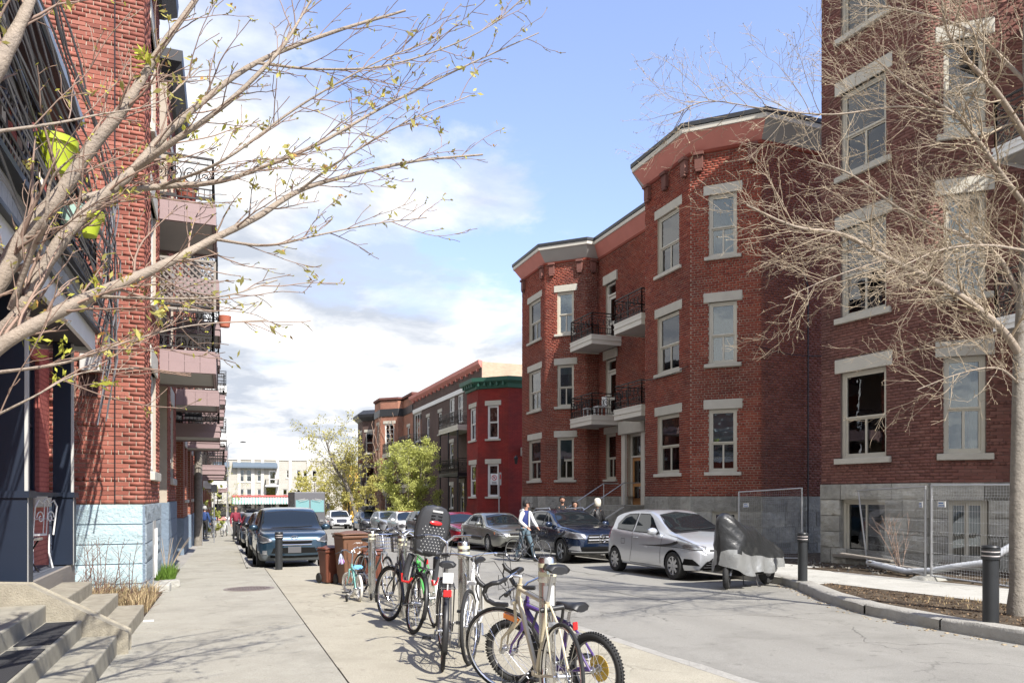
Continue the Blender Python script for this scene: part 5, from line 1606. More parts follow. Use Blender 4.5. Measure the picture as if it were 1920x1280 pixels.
def make_wheel(r, w, style='multi', rim='alloy'):
    """axle along y, outer face towards -y"""
    out = {}
    mb = MB(Matrix.Rotation(R(90), 4, 'X'))   # local z -> -y
    ri = r*.66
    mb.lathe([(ri, -w/2), (r*.94, -w/2), (r*.985, -w*.36), (r, -w*.2), (r, w*.2), (r*.985, w*.36), (r*.94, w/2), (ri, w/2), (ri*.99, w*.3), (ri*.99, -w*.3), (ri, -w/2)], 32, caps=False)
    out['tyre'] = mb.mesh('tyre', M_['rubber'], 40)
    mb = MB(Matrix.Rotation(R(90), 4, 'X'))
    mb.lathe([(ri, w*.46), (ri*.93, w*.44), (ri*.90, w*.25), (ri*.90, -w*.2)], 28, caps=False)
    mb.lathe([(.0001, w*.36), (r*.16, w*.36), (r*.18, w*.24), (r*.18, 0)], 14)
    n = {'multi': 10, 'five': 5, 'twin': 7, 'cover': 8, 'steel': 9}[style]
    for k in range(n):
        a = 2*PI*k/n
        for da in ((-.11, .11) if style in ('five', 'twin') else (0,)):
            c = math.cos(a+da); s_ = math.sin(a+da); c0 = math.cos(a); s0 = math.sin(a)
            ww = {'multi': .030, 'five': .035, 'twin': .024, 'cover': .062, 'steel': .05}[style]
            mb.bar((c0*r*.12, s0*r*.12, w*.34), (c*ri*.95, s_*ri*.95, w*.38), ww, .02, up=(0, 0, 1))
    out['rim'] = mb.mesh('rim', M_[rim], 40)
    mb = MB(Matrix.Rotation(R(90), 4, 'X')); mb.lathe([(.0001, w*.02), (ri*.9, w*.02)], 20); out['brake'] = mb.mesh('brake', M_['arch_black'])
    return out

def car(spec, loc, yaw, label, category='car', group=None):
    S = spec; L, W, H = S['L'], S['W'], S['H']; hw = W/2
    root = empty(S['name'], loc, 0, label, category, group)
    pitch = -math.atan(SLOPE)
    fwd = Vector((math.cos(yaw), math.sin(yaw), 0))
    root.rotation_euler = (Matrix.Rotation(-math.atan(SLOPE) , 4, 'X') @ Matrix.Rotation(yaw, 4, 'Z')).to_euler()
    # stations, dense near both ends
    u = np.linspace(0, 1, 60); xs = L/2 * -np.cos(PI * (u*.92+.04)) / math.cos(PI*.04)
    xs = np.unique(np.concatenate([xs, np.linspace(-L/2*.97, L/2*.97, 34)]))
    top = pchip(S['top'], xs); belt = np.minimum(pchip(S['belt'], xs), top - .035)
    zb = pchip(S['bot'], xs); w = pchip(S['plan'], xs) * hw
    tum = S.get('tumble', .40)
    rows = []
    for i, x in enumerate(xs):
        wb = w[i]; gh = top[i] - belt[i]
        wr = max(wb*.93 - tum*max(0, gh-.05), wb*.5)
        h = belt[i] - zb[i]
        R_ = [(0, zb[i]), (wb*.80, zb[i]), (wb*.94, zb[i]+h*.04), (wb*.985, zb[i]+h*.14), (wb*.998, zb[i]+h*.34), (wb*1.0, zb[i]+h*.52), (wb*.990, zb[i]+h*.68), (wb*.985, zb[i]+h*.80), (wb*.975, zb[i]+h*.92), (wb*.95, belt[i])]
        e = min(.10, gh*.45)
        R_ += [(wb*.93 + (wr-wb*.93)*.33, belt[i] + (gh-e)*.33), (wb*.93 + (wr-wb*.93)*.68, belt[i] + (gh-e)*.68), (wr, top[i]-e), (wr*.955, top[i]-e*.45), (wr*.84, top[i]-e*.14), (wr*.5, top[i]-e*.01), (0, top[i])]
        rows.append([(x, y, z) for y, z in R_] + [(x, -y, z) for y, z in R_[-2:0:-1]])
    m = len(rows[0]); mb = MB(); V = [p for r_ in rows for p in r_]
    F = [(i*m+j, i*m+(j+1) % m, (i+1)*m+(j+1) % m, (i+1)*m+j) for i in range(len(rows)-1) for j in range(m)]
    F.append(tuple(range(m))[::-1]); F.append(tuple((len(rows)-1)*m+j for j in range(m)))
    mb._a(V, F); mb.f = [f[::-1] for f in mb.f]
    me0 = mb.mesh('tmp', None)
    bm = bmesh.new(); bm.from_mesh(me0); bmesh.ops.recalc_face_normals(bm, faces=bm.faces)
    bvh = BVHTree.FromBMesh(bm); bm.to_mesh(me0); bm.free()
    # wheel wells cut out of the shell
    body = bpy.data.objects.new('body', me0); COL.objects.link(body)
    rw = S['r']; cut = MB()
    for x in S['axles']:
        for sg in (-1, 1):
            cut.tube([(x, sg*(hw-.34), rw), (x, sg*(hw+.2), rw)], rw*1.13, 28)
    cm = cut.mesh('cut', None); bm = bmesh.new(); bm.from_mesh(cm); bmesh.ops.recalc_face_normals(bm, faces=bm.faces); bm.to_mesh(cm); bm.free()
    co = bpy.data.objects.new('cut', cm); COL.objects.link(co)
    md = body.modifiers.new('b', 'BOOLEAN'); md.object = co; md.operation = 'DIFFERENCE'; md.solver = 'EXACT'
    dg = bpy.context.evaluated_depsgraph_get()
    me = bpy.data.meshes.new_from_object(body.evaluated_get(dg))
    bpy.data.objects.remove(co); bpy.data.meshes.remove(cm); body.modifiers.clear(); body.data = me; me.name = 'body'
    me.materials.clear(); me.materials.append(S['paint']); me.materials.append(M_['arch_black']); me.materials.append(S.get('clad') or M_['black_plastic'])
    cl = S.get('clad_z', .0)
    me.polygons.foreach_set('use_smooth', [True]*len(me.polygons))
    for p in me.polygons:
        c = p.center; inw = False
        for x in S['axles']:
            d = math.hypot(c.x-x, c.z-rw)
            if d < rw*1.145 and abs(c.y) < hw*1.01 and d < rw*1.128 + (.0 if abs(c.y) > hw*.93 else .02): inw = True
        if inw: p.material_index = 1
        elif c.z < S.get('sill', .24) or abs(c.z - pchip(S['bot'], np.array([c.x]))[0]) < .012: p.material_index = 2
        elif cl:
            if c.z < cl: p.material_index = 2
    me.set_sharp_from_angle(angle=R(32))
    body.parent = root
    # skins laid on the shell
    def patch(name, rows, plane, mat, off=.006, nu=10, parent=None, sides=(1,), dens=5):
        res = None
        for sg in sides:
            R2 = []
            for a, b in zip(rows, rows[1:]):
                for q in range(dens + (1 if b is rows[-1] else 0)):
                    t = q/dens
                    R2.append([(pa[0]+(pb[0]-pa[0])*t, pa[1]+(pb[1]-pa[1])*t) for pa, pb in zip(a, b)])
            G = []
            for r_ in R2:
                line = []
                k = len(r_) - 1
                for q in range(nu*k+1):
                    i = min(q//nu, k-1); t = q/nu - i
                    p = (r_[i][0]+(r_[i+1][0]-r_[i][0])*t, r_[i][1]+(r_[i+1][1]-r_[i][1])*t)
                    if plane == 'side': o = Vector((p[0], sg*3, p[1])); d = Vector((0, -sg, 0))
                    elif plane == 'front': o = Vector((5, sg*p[0], p[1])); d = Vector((-1, 0, 0))
                    elif plane == 'rear': o = Vector((-5, sg*p[0], p[1])); d = Vector((1, 0, 0))
                    else: o = Vector((p[0], sg*p[1], 4)); d = Vector((0, 0, -1))
                    hit, nn, _, _ = bvh.ray_cast(o, d)
                    if hit is None: 
                        hit = o + d*2.5; nn = -d
                        if line: hit = line[-1].copy(); nn = Vector((0,0,0))
                    if nn.dot(d) > 0: nn = -nn
                    line.append(hit + nn*off)
                G.append(line)
            g = MB(); g.grid(G)
            me_ = g.mesh(name, mat, 60)
            bm = bmesh.new(); bm.from_mesh(me_); bmesh.ops.recalc_face_normals(bm, faces=bm.faces); bm.to_mesh(me_); bm.free()
            res = linkmesh(name, me_, parent or root)
        return res
    gl = M_['car_glass']; bk = M_['black_plastic']
    # daylight opening: dark surround, then glass, side windows split by pillars
    def swell(rows, k):                  # the same outline a little larger
        al = [p for r_ in rows for p in r_]; cx = (min(p[0] for p in al)+max(p[0] for p in al))/2; cz = (min(p[1] for p in al)+max(p[1] for p in al))/2
        sx = 1 + k*2/(max(p[0] for p in al)-min(p[0] for p in al)); sz = 1 + k*2/(max(p[1] for p in al)-min(p[1] for p in al))
        return [[(cx+(p[0]-cx)*sx, cz+(p[1]-cz)*sz) for p in r_] for r_ in rows]
    for win in S['side']: patch('side_window', win, 'side', gl, .009, sides=(1, -1)); patch('window_trim', swell(win, .022), 'side', bk, .004, sides=(1, -1))
    patch('window_trim', swell(S['screen'], .025), 'front', bk, .004, nu=8)
    if 'surround' in S: patch('window_surround', S['surround'], 'side', bk, .003, sides=(1, -1))
    sc_ = patch('windscreen', S['screen'], 'front', gl, .009, nu=8)
    patch('rear_window', S['rearw'], 'rear', gl, .007, nu=8)
    for h in S['head']:
        o = patch('headlight', h, 'front', M_['headlamp'], .012, sides=(1, -1)); patch('headlight_trim', swell(h, .012), 'front', bk, .006, sides=(1, -1))
        patch('lamp_bowl', swell(h, -.035), 'front', M_['dark_alloy'], .016, sides=(1, -1))
    for h in S.get('headside', []): patch('headlight', h, 'side', M_['lamp_amber'] if S.get('amber') else M_['headlamp'], .009, sides=(1, -1))
    for h in S.get('tail', []): patch('tail_light', h, 'rear', M_['red_lens'], .010, sides=(1, -1))
    for h in S.get('tailside', []): patch('tail_light', h, 'side', M_['red_lens'], .009, sides=(1, -1))
    for (nm, rws, mt) in S.get('front', []): patch(nm, rws, 'front', mt, .008 if nm != 'trim' else .014)
    for (nm, rws, mt) in S.get('frontpair', []): patch(nm, rws, 'front', mt, .010, sides=(1, -1))
    for (nm, rws, mt) in S.get('sidep', []): patch(nm, rws, 'side', mt, .008, sides=(1, -1))
    # seams between panels
    sm = []
    for ln in S.get('seams', []):
        for sg in (1, -1):
            g = []; 
            for a, b in zip(ln, ln[1:]):
                for q in range(7):
                    t = q/6; x = a[0]+(b[0]-a[0])*t; z = a[1]+(b[1]-a[1])*t
                    dx, dz = b[0]-a[0], b[1]-a[1]; l = math.hypot(dx, dz); nx, nz = -dz/l*.005, dx/l*.005
                    rr = []
                    for s2 in (-1, 1):
                        hit, nn, _, _ = bvh.ray_cast(Vector((x+nx*s2, sg*3, z+nz*s2)), Vector((0, -sg, 0)))
                        if hit is None: break
                        rr.append(hit + Vector((0, sg*.003, 0)))
                    if len(rr) == 2: g.append(rr)
            if len(g) > 1: sm.append(g)
    if sm:
        g = MB()
        for q in sm: g.grid(q)
        g.build('seam', bk, body)['kind'] = 'stuff'
    # bonnet shut line over the top
    # handles, mirrors
    for (x, z) in S.get('handles', []):
        for sg in (1, -1):
            hit, nn, _, _ = bvh.ray_cast(Vector((x, sg*3, z)), Vector((0, -sg, 0)))
            mb = MB(); mb.tube([hit + Vector((-.09, sg*.0, 0)), hit + Vector((-.06, sg*.025, 0)), hit + Vector((.06, sg*.025, 0)), hit + Vector((.09, 0, 0))], .012, 6)
            mb.build('door_handle', S.get('handle_mat', S['paint']), root, smooth=60)
    x, z = S['mirror']
    for sg in (1, -1):
        hit, nn, _, _ = bvh.ray_cast(Vector((x, sg*3, z)), Vector((0, -sg, 0)))
        c = hit + Vector((.02, sg*.13, .03))
        mb = MB(); M4 = Matrix.Translation(c) @ Matrix.Diagonal((.07, .125, .085, 1)); mb.lathe([(max(.0001, math.sin(PI*i/7)), -math.cos(PI*i/7)) for i in range(8)], 12, M4)
        mb.v = [(max(vx, c.x-.045), vy, vz) for vx, vy, vz in mb.v]
        mo = mb.build('wing_mirror', S.get('mirror_mat', S['paint']), root, smooth=50)
        mb = MB(); mb.box((c.x-.047, c.y, c.z), (.004, .19, .12)); mb.build('mirror_glass', M_['chrome'], mo)
        mb = MB(); mb.bar(hit, c, .05, .03); mb.build('stalk', bk, mo)
    # wipers
    if 'wiper' in S:
        mb = MB()
        for (a, b) in S['wiper']:
            pa = bvh.ray_cast(Vector((5, a[0], a[1])), Vector((-1, 0, 0)))[0]; pb = bvh.ray_cast(Vector((5, b[0], b[1])), Vector((-1, 0, 0)))[0]
            if pa and pb: mb.tube([pa + Vector((.03, 0, .01)), pb + Vector((.03, 0, .01))], .009, 4)
        mb.build('wiper', bk, root)['kind'] = 'stuff'
    if 'plate' in S:
        hit, nn, _, _ = bvh.ray_cast(Vector((5, 0, S['plate'])), Vector((-1, 0, 0)))
        mb = MB(); mb.box((hit.x+.02, 0, S['plate']), (.015, .32, .16)); mb.build('front_plate', S.get('plate_mat', bk), root, bevel=.004)
    if 'rearplate' in S:
        hit, nn, _, _ = bvh.ray_cast(Vector((-5, 0, S['rearplate'])), Vector((1, 0, 0)))
        mb = MB(); mb.box((hit.x-.015, 0, S['rearplate']), (.015, .32, .16)); mb.build('rear_plate', M_['plate_white'], root, bevel=.004)
    if 'bars' in S:
        for (z, hwid, mt, th) in S['bars']:
            pts = []
            for q in range(13):
                y = -hwid + 2*hwid*q/12; hit, nn, _, _ = bvh.ray_cast(Vector((5, y, z)), Vector((-1, 0, 0))); 
                if hit: pts.append(hit + Vector((.016, 0, 0)))
            mb = MB(); mb.tube(pts, th, 5); mb.build('grille_bar', mt, root, smooth=60)
    if 'arch' in S:                       # black cladding round the arches
        for x in S['axles']:
            for sg in (1, -1):
                g = []
                for q in range(21):
                    a = PI*(-.06 + 1.12*q/20); rr = []
                    for k in (1.13, 1.27):
                        px_, pz = x + math.cos(a)*rw*k, rw + math.sin(a)*rw*k
                        hit, nn, _, _ = bvh.ray_cast(Vector((px_, sg*3, max(pz, .2))), Vector((0, -sg, 0)))
                        if hit is None: hit = Vector((px_, sg*hw*.99, pz))
                        rr.append(Vector((px_, hit.y, pz)) + Vector((0, sg*.014, 0)))
                    g.append(rr)
                mb = MB(); mb.grid(g); mb.build('arch_trim', bk, root, smooth=60)
    if 'rails' in S:
        for sg in (1, -1):
            mb = MB(); mb.tube([(x, sg*y, z) for x, y, z in S['rails']], .018, 6); mb.build('roof_rail', M_[S.get('rail_mat', 'alloy')], root, smooth=60)
    # wheels
    wk = (rw, S.get('wstyle', 'multi'), S.get('rim', 'alloy'))
    if wk not in _wheels: _wheels[wk] = make_wheel(rw, .205, S.get('wstyle', 'multi'), S.get('rim', 'alloy'))
    Wm = _wheels[wk]
    for x in S['axles']:
        for sg in (-1, 1):
            M = Matrix.Translation((x, sg*(hw-.115), rw)) @ (Matrix.Rotation(PI, 4, 'Z') if sg > 0 else Matrix.Identity(4))
            if x > 0 and S.get('steer'): M = M @ Matrix.Rotation(S['steer'], 4, 'Z')
            t = linkmesh('wheel', Wm['tyre'], root, M)
            linkmesh('rim', Wm['rim'], t); linkmesh('brake', Wm['brake'], t)
    return root, bvh
_wheels = {}

def mirror_rows(lst): return lst

def hatch_spec(**k):                      # small three-door hatchback
    S = dict(name='parked_car', L=3.92, W=1.70, H=1.50, r=.30, axles=(1.20, -1.31), sill=.23,
        top=[(1.96, .60), (1.90, .70), (1.72, .83), (1.30, .955), (.98, 1.03), (.62, 1.20), (.15, 1.42), (-.15, 1.485), (-.7, 1.50), (-1.2, 1.455), (-1.55, 1.36), (-1.80, 1.08), (-1.90, .95), (-1.96, .66)],
        belt=[(1.96, .55), (1.72, .76), (1.2, .87), (.9, .90), (0, .93), (-1.0, .99), (-1.5, 1.04), (-1.96, .62)],
        bot=[(1.96, .42), (1.85, .22), (1.2, .19), (-1.3, .21), (-1.85, .30), (-1.96, .45)],
        plan=[(1.96, .60), (1.90, .74), (1.72, .88), (1.35, .975), (.8, .99), (0, 1.0), (-1.0, 1.0), (-1.5, .96), (-1.80, .87), (-1.96, .70)],
        side=[[[(.62, .965), (-.42, 1.0)], [(.40, 1.10), (-.43, 1.13)], [(.12, 1.30), (-.44, 1.355)], [(-.05, 1.375), (-.44, 1.385)]],
              [[(-.52, 1.005), (-1.22, 1.05)], [(-.53, 1.2), (-1.28, 1.17)], [(-.53, 1.355), (-1.08, 1.33)], [(-.53, 1.385), (-.92, 1.375)]]],
        screen=[[(-.66, 1.00), (0, 1.035), (.66, 1.00)], [(-.60, 1.18), (0, 1.21), (.60, 1.18)], [(-.50, 1.36), (0, 1.42), (.50, 1.36)]],
        rearw=[[(-.52, 1.08), (.52, 1.08)], [(-.42, 1.30), (.42, 1.30)]],
        head=[[[(.50, .66), (.70, .66), (.83, .70)], [(.47, .72), (.66, .77), (.80, .80)]]],
        headside=[[[(1.76, .69), (1.50, .70)], [(1.70, .79), (1.30, .88)]]],
        tailside=[[[(-1.62, .80), (-1.80, .80)], [(-1.52, 1.10), (-1.72, 1.06)]]],
        front=[('grille', [[(-.62, .25), (0, .24), (.62, .25)], [(-.46, .42), (0, .44), (.46, .42)], [(-.28, .53), (0, .54), (.28, .53)]], M_['arch_black']),
               ('upper_grille', [[(-.42, .625), (0, .61), (.42, .625)], [(-.40, .655), (0, .645), (.40, .655)]], M_['arch_black'])],
        frontpair=[('fog_recess', [[(.62, .33), (.80, .34)], [(.72, .46), (.79, .47)]], M_['arch_black'])],
        bars=[(.29, .55, M_['dark_metal'], .008), (.34, .50, M_['dark_metal'], .008), (.39, .46, M_['dark_metal'], .008), (.44, .42, M_['dark_metal'], .008)],
        seams=[[(.80, .95), (.74, .60), (.72, .26)], [(-.48, 1.0), (-.46, .62), (-.58, .30)], [(.72, .26), (-.58, .28)], [(1.42, .86), (1.28, .80)], [(-.80, .82), (-.96, .82), (-.96, .70), (-.80, .70), (-.80, .82)]],
        handles=[(-.30, .86)], mirror=(.50, .98), wiper=[((-.5, 1.03), (.05, 1.06)), ((.05, 1.05), (.55, 1.09))], wstyle='cover', rim='alloy', rearplate=.7, tail=[[[(.55, .80), (.72, .82)], [(.50, 1.05), (.62, 1.05)]]])
    S.update(k); return S

def suv_spec(**k):                        # compact crossover
    S = dict(name='parked_car', L=4.42, W=1.81, H=1.53, r=.345, axles=(1.36, -1.34), sill=.27,
        top=[(2.21, .68), (2.16, .80), (2.0, .92), (1.6, 1.01), (1.10, 1.06), (.78, 1.16), (.22, 1.42), (-.1, 1.50), (-.6, 1.53), (-1.2, 1.49), (-1.65, 1.38), (-2.0, 1.12), (-2.14, 1.0), (-2.21, .70)],
        belt=[(2.21, .62), (2.0, .84), (1.4, .95), (.9, .98), (0, 1.01), (-1.0, 1.05), (-1.6, 1.10), (-2.21, .66)],
        bot=[(2.21, .42), (2.1, .26), (1.3, .24), (-1.4, .25), (-2.1, .34), (-2.21, .48)],
        plan=[(2.21, .62), (2.14, .76), (1.95, .89), (1.5, .975), (.8, .99), (0, 1.0), (-1.1, 1.0), (-1.6, .97), (-2.0, .88), (-2.21, .70)],
        side=[[[(.78, 1.03), (.02, 1.05)], [(.42, 1.22), (.02, 1.25)], [(.10, 1.40), (.02, 1.415)]],
              [[(-.06, 1.05), (-.88, 1.08)], [(-.06, 1.25), (-.90, 1.27)], [(-.06, 1.42), (-.90, 1.42)]],
              [[(-.97, 1.085), (-1.40, 1.13)], [(-.98, 1.26), (-1.50, 1.25)], [(-.98, 1.41), (-1.25, 1.385)]]],
        screen=[[(-.70, 1.05), (0, 1.075), (.70, 1.05)], [(-.64, 1.22), (0, 1.25), (.64, 1.22)], [(-.55, 1.385), (0, 1.435), (.55, 1.385)]],
        rearw=[[(-.55, 1.12), (.55, 1.12)], [(-.45, 1.34), (.45, 1.34)]],
        head=[[[(.52, .70), (.74, .70), (.88, .74)], [(.50, .82), (.70, .86), (.84, .89)]]],
        headside=[[[(2.0, .73), (1.74, .76)], [(1.92, .86), (1.60, .93)]]],
        front=[('grille', [[(-.46, .60), (0, .58), (.46, .60)], [(-.44, .72), (0, .72), (.44, .72)], [(-.38, .80), (0, .81), (.38, .80)]], M_['arch_black']),
               ('intake', [[(-.66, .38), (0, .37), (.66, .38)], [(-.62, .48), (0, .48), (.62, .48)]], M_['arch_black'])],
        seams=[[(.90, 1.0), (.84, .6), (.86, .32)], [(-.02, 1.04), (-.01, .7), (-.02, .32)], [(-.93, 1.07), (-.84, .75), (-1.0, .42)], [(.86, .32), (-.9, .33)]],
        handles=[(.14, .93), (-.78, .96)], mirror=(.66, 1.05), wiper=[((-.5, 1.08), (.05, 1.10)), ((.05, 1.09), (.55, 1.12))], wstyle='five', tail=[[[(.55, .85), (.80, .85)], [(.55, 1.0), (.74, 1.0)]]], rearplate=.75)
    S.update(k); return S

def box_spec(**k):                        # upright boxy wagon
    S = dict(name='parked_car', L=4.10, W=1.79, H=1.66, r=.325, axles=(1.30, -1.25), sill=.27, tumble=.24,
        top=[(2.05, .78), (2.01, .88), (1.86, .96), (1.5, 1.02), (1.12, 1.06), (.88, 1.16), (.42, 1.50), (.20, 1.585), (-.4, 1.63), (-1.2, 1.615), (-1.72, 1.56), (-1.90, 1.30), (-1.99, 1.0), (-2.05, .7)],
        belt=[(2.05, .72), (1.86, .90), (1.2, .97), (.9, .98), (0, 1.02), (-1.0, 1.07), (-1.7, 1.13), (-2.05, .66)],
        bot=[(2.05, .40), (1.95, .27), (1.3, .25), (-1.3, .25), (-1.95, .34), (-2.05, .5)],
        plan=[(2.05, .74), (2.0, .84), (1.86, .93), (1.4, .985), (.8, .99), (0, 1.0), (-1.1, 1.0), (-1.6, .98), (-1.9, .92), (-2.05, .80)],
        side=[[[(.84, 1.02), (.02, 1.04)], [(.60, 1.24), (.02, 1.28)], [(.40, 1.46), (.02, 1.50)]],
              [[(-.06, 1.05), (-.88, 1.08)], [(-.06, 1.28), (-.90, 1.30)], [(-.06, 1.51), (-.90, 1.50)]],
              [[(-.97, 1.11), (-1.40, 1.15)], [(-.98, 1.30), (-1.48, 1.30)], [(-.98, 1.49), (-1.48, 1.47)]]],
        screen=[[(-.74, 1.04), (0, 1.075), (.74, 1.04)], [(-.70, 1.26), (0, 1.29), (.70, 1.26)], [(-.64, 1.47), (0, 1.52), (.64, 1.47)]],
        rearw=[[(-.55, 1.18), (.55, 1.18)], [(-.52, 1.50), (.52, 1.50)]],
        head=[[[(.56, .76), (.74, .72), (.86, .76)], [(.54, .80), (.72, .88), (.84, .94)]]],
        headside=[[[(1.92, .74), (1.66, .80)], [(1.86, .88), (1.60, .96)]]],
        front=[('grille', [[(-.42, .71), (0, .685), (.42, .71)], [(-.44, .765), (0, .755), (.44, .765)]], M_['arch_black']),
               ('intake', [[(-.56, .47), (0, .46), (.56, .47)], [(-.50, .60), (0, .61), (.50, .60)]], M_['arch_black']),
               ('intake', [[(-.58, .36), (0, .35), (.58, .36)], [(-.58, .41), (0, .40), (.58, .41)]], M_['arch_black'])],
        bars=[(.785, .44, M_['chrome'], .012), (.675, .42, M_['chrome'], .012)],
        frontpair=[('fog_lamp', [[(.66, .44), (.76, .44)], [(.66, .54), (.76, .54)]], M_['headlamp'])],
        seams=[[(.92, 1.0), (.86, .6), (.88, .32)], [(-.02, 1.04), (-.01, .7), (-.02, .32)], [(-.93, 1.07), (-.80, .75), (-.9, .42)]],
        handles=[(.14, .93), (-.78, .96)], mirror=(.70, 1.06), wiper=[((-.5, 1.08), (.05, 1.10)), ((.05, 1.09), (.55, 1.12))], wstyle='five', plate=.55, plate_mat=M_['dark_alloy'], amber=True,
        tail=[[[(.62, 1.0), (.78, 1.0)], [(.60, 1.45), (.72, 1.45)]]], rearplate=.8)
    S.update(k); return S

def sedan_spec(**k):
    S = dict(name='parked_car', L=4.75, W=1.78, H=1.43, r=.315, axles=(1.38, -1.29), sill=.23,
        top=[(2.37, .58), (2.32, .68), (2.12, .78), (1.5, .90), (1.02, .96), (.66, 1.12), (.20, 1.34), (-.15, 1.415), (-.7, 1.42), (-1.15, 1.33), (-1.62, 1.08), (-1.85, 1.03), (-2.2, 1.0), (-2.33, .92), (-2.37, .64)],
        belt=[(2.37, .53), (2.12, .72), (1.4, .84), (.9, .88), (0, .92), (-1.0, .96), (-1.7, .98), (-2.2, .94), (-2.37, .60)],
        bot=[(2.37, .40), (2.2, .23), (1.3, .19), (-1.4, .20), (-2.2, .28), (-2.37, .42)],
        plan=[(2.37, .62), (2.30, .77), (2.1, .88), (1.6, .97), (.8, .99), (0, 1.0), (-1.1, 1.0), (-1.7, .97), (-2.15, .89), (-2.37, .72)],
        side=[[[(.62, .955), (-.14, .965)], [(.38, 1.12), (-.14, 1.15)], [(.08, 1.30), (-.14, 1.325)]],
              [[(-.22, .97), (-.98, .99)], [(-.22, 1.15), (-1.02, 1.16)], [(-.22, 1.33), (-.94, 1.30)]],
              [[(-1.05, 1.0), (-1.36, 1.03)], [(-1.08, 1.12), (-1.22, 1.12)], [(-1.04, 1.25), (-1.08, 1.23)]]],
        screen=[[(-.68, .97), (0, .995), (.68, .97)], [(-.62, 1.13), (0, 1.16), (.62, 1.13)], [(-.53, 1.29), (0, 1.345), (.53, 1.29)]],
        rearw=[[(-.60, 1.06), (.60, 1.06)], [(-.50, 1.28), (.50, 1.28)]],
        head=[[[(.42, .60), (.66, .60), (.80, .62)], [(.42, .69), (.66, .71), (.78, .73)]]],
        headside=[[[(2.14, .61), (1.96, .63)], [(2.08, .71), (1.90, .73)]]],
        front=[('grille', [[(-.36, .60), (.36, .60)], [(-.36, .69), (.36, .69)]], M_['arch_black']), ('intake', [[(-.56, .30), (.56, .30)], [(-.52, .38), (.52, .38)]], M_['arch_black'])],
        seams=[[(.80, .93), (.74, .6), (.76, .26)], [(-.18, .96), (-.17, .7), (-.18, .26)], [(-1.01, .98), (-.92, .72), (-1.0, .5)], [(.76, .26), (-.95, .27)]],
        sidep=[('rub_strip', [[(.95, .50), (-.9, .50)], [(.95, .55), (-.9, .55)]], M_['dark_metal'])],
        handles=[(-.02, .84), (-.86, .87)], mirror=(.50, .97), wiper=[((-.5, 1.0), (.05, 1.02)), ((.05, 1.01), (.55, 1.04))], wstyle='cover', amber=True)
    S.update(k); return S
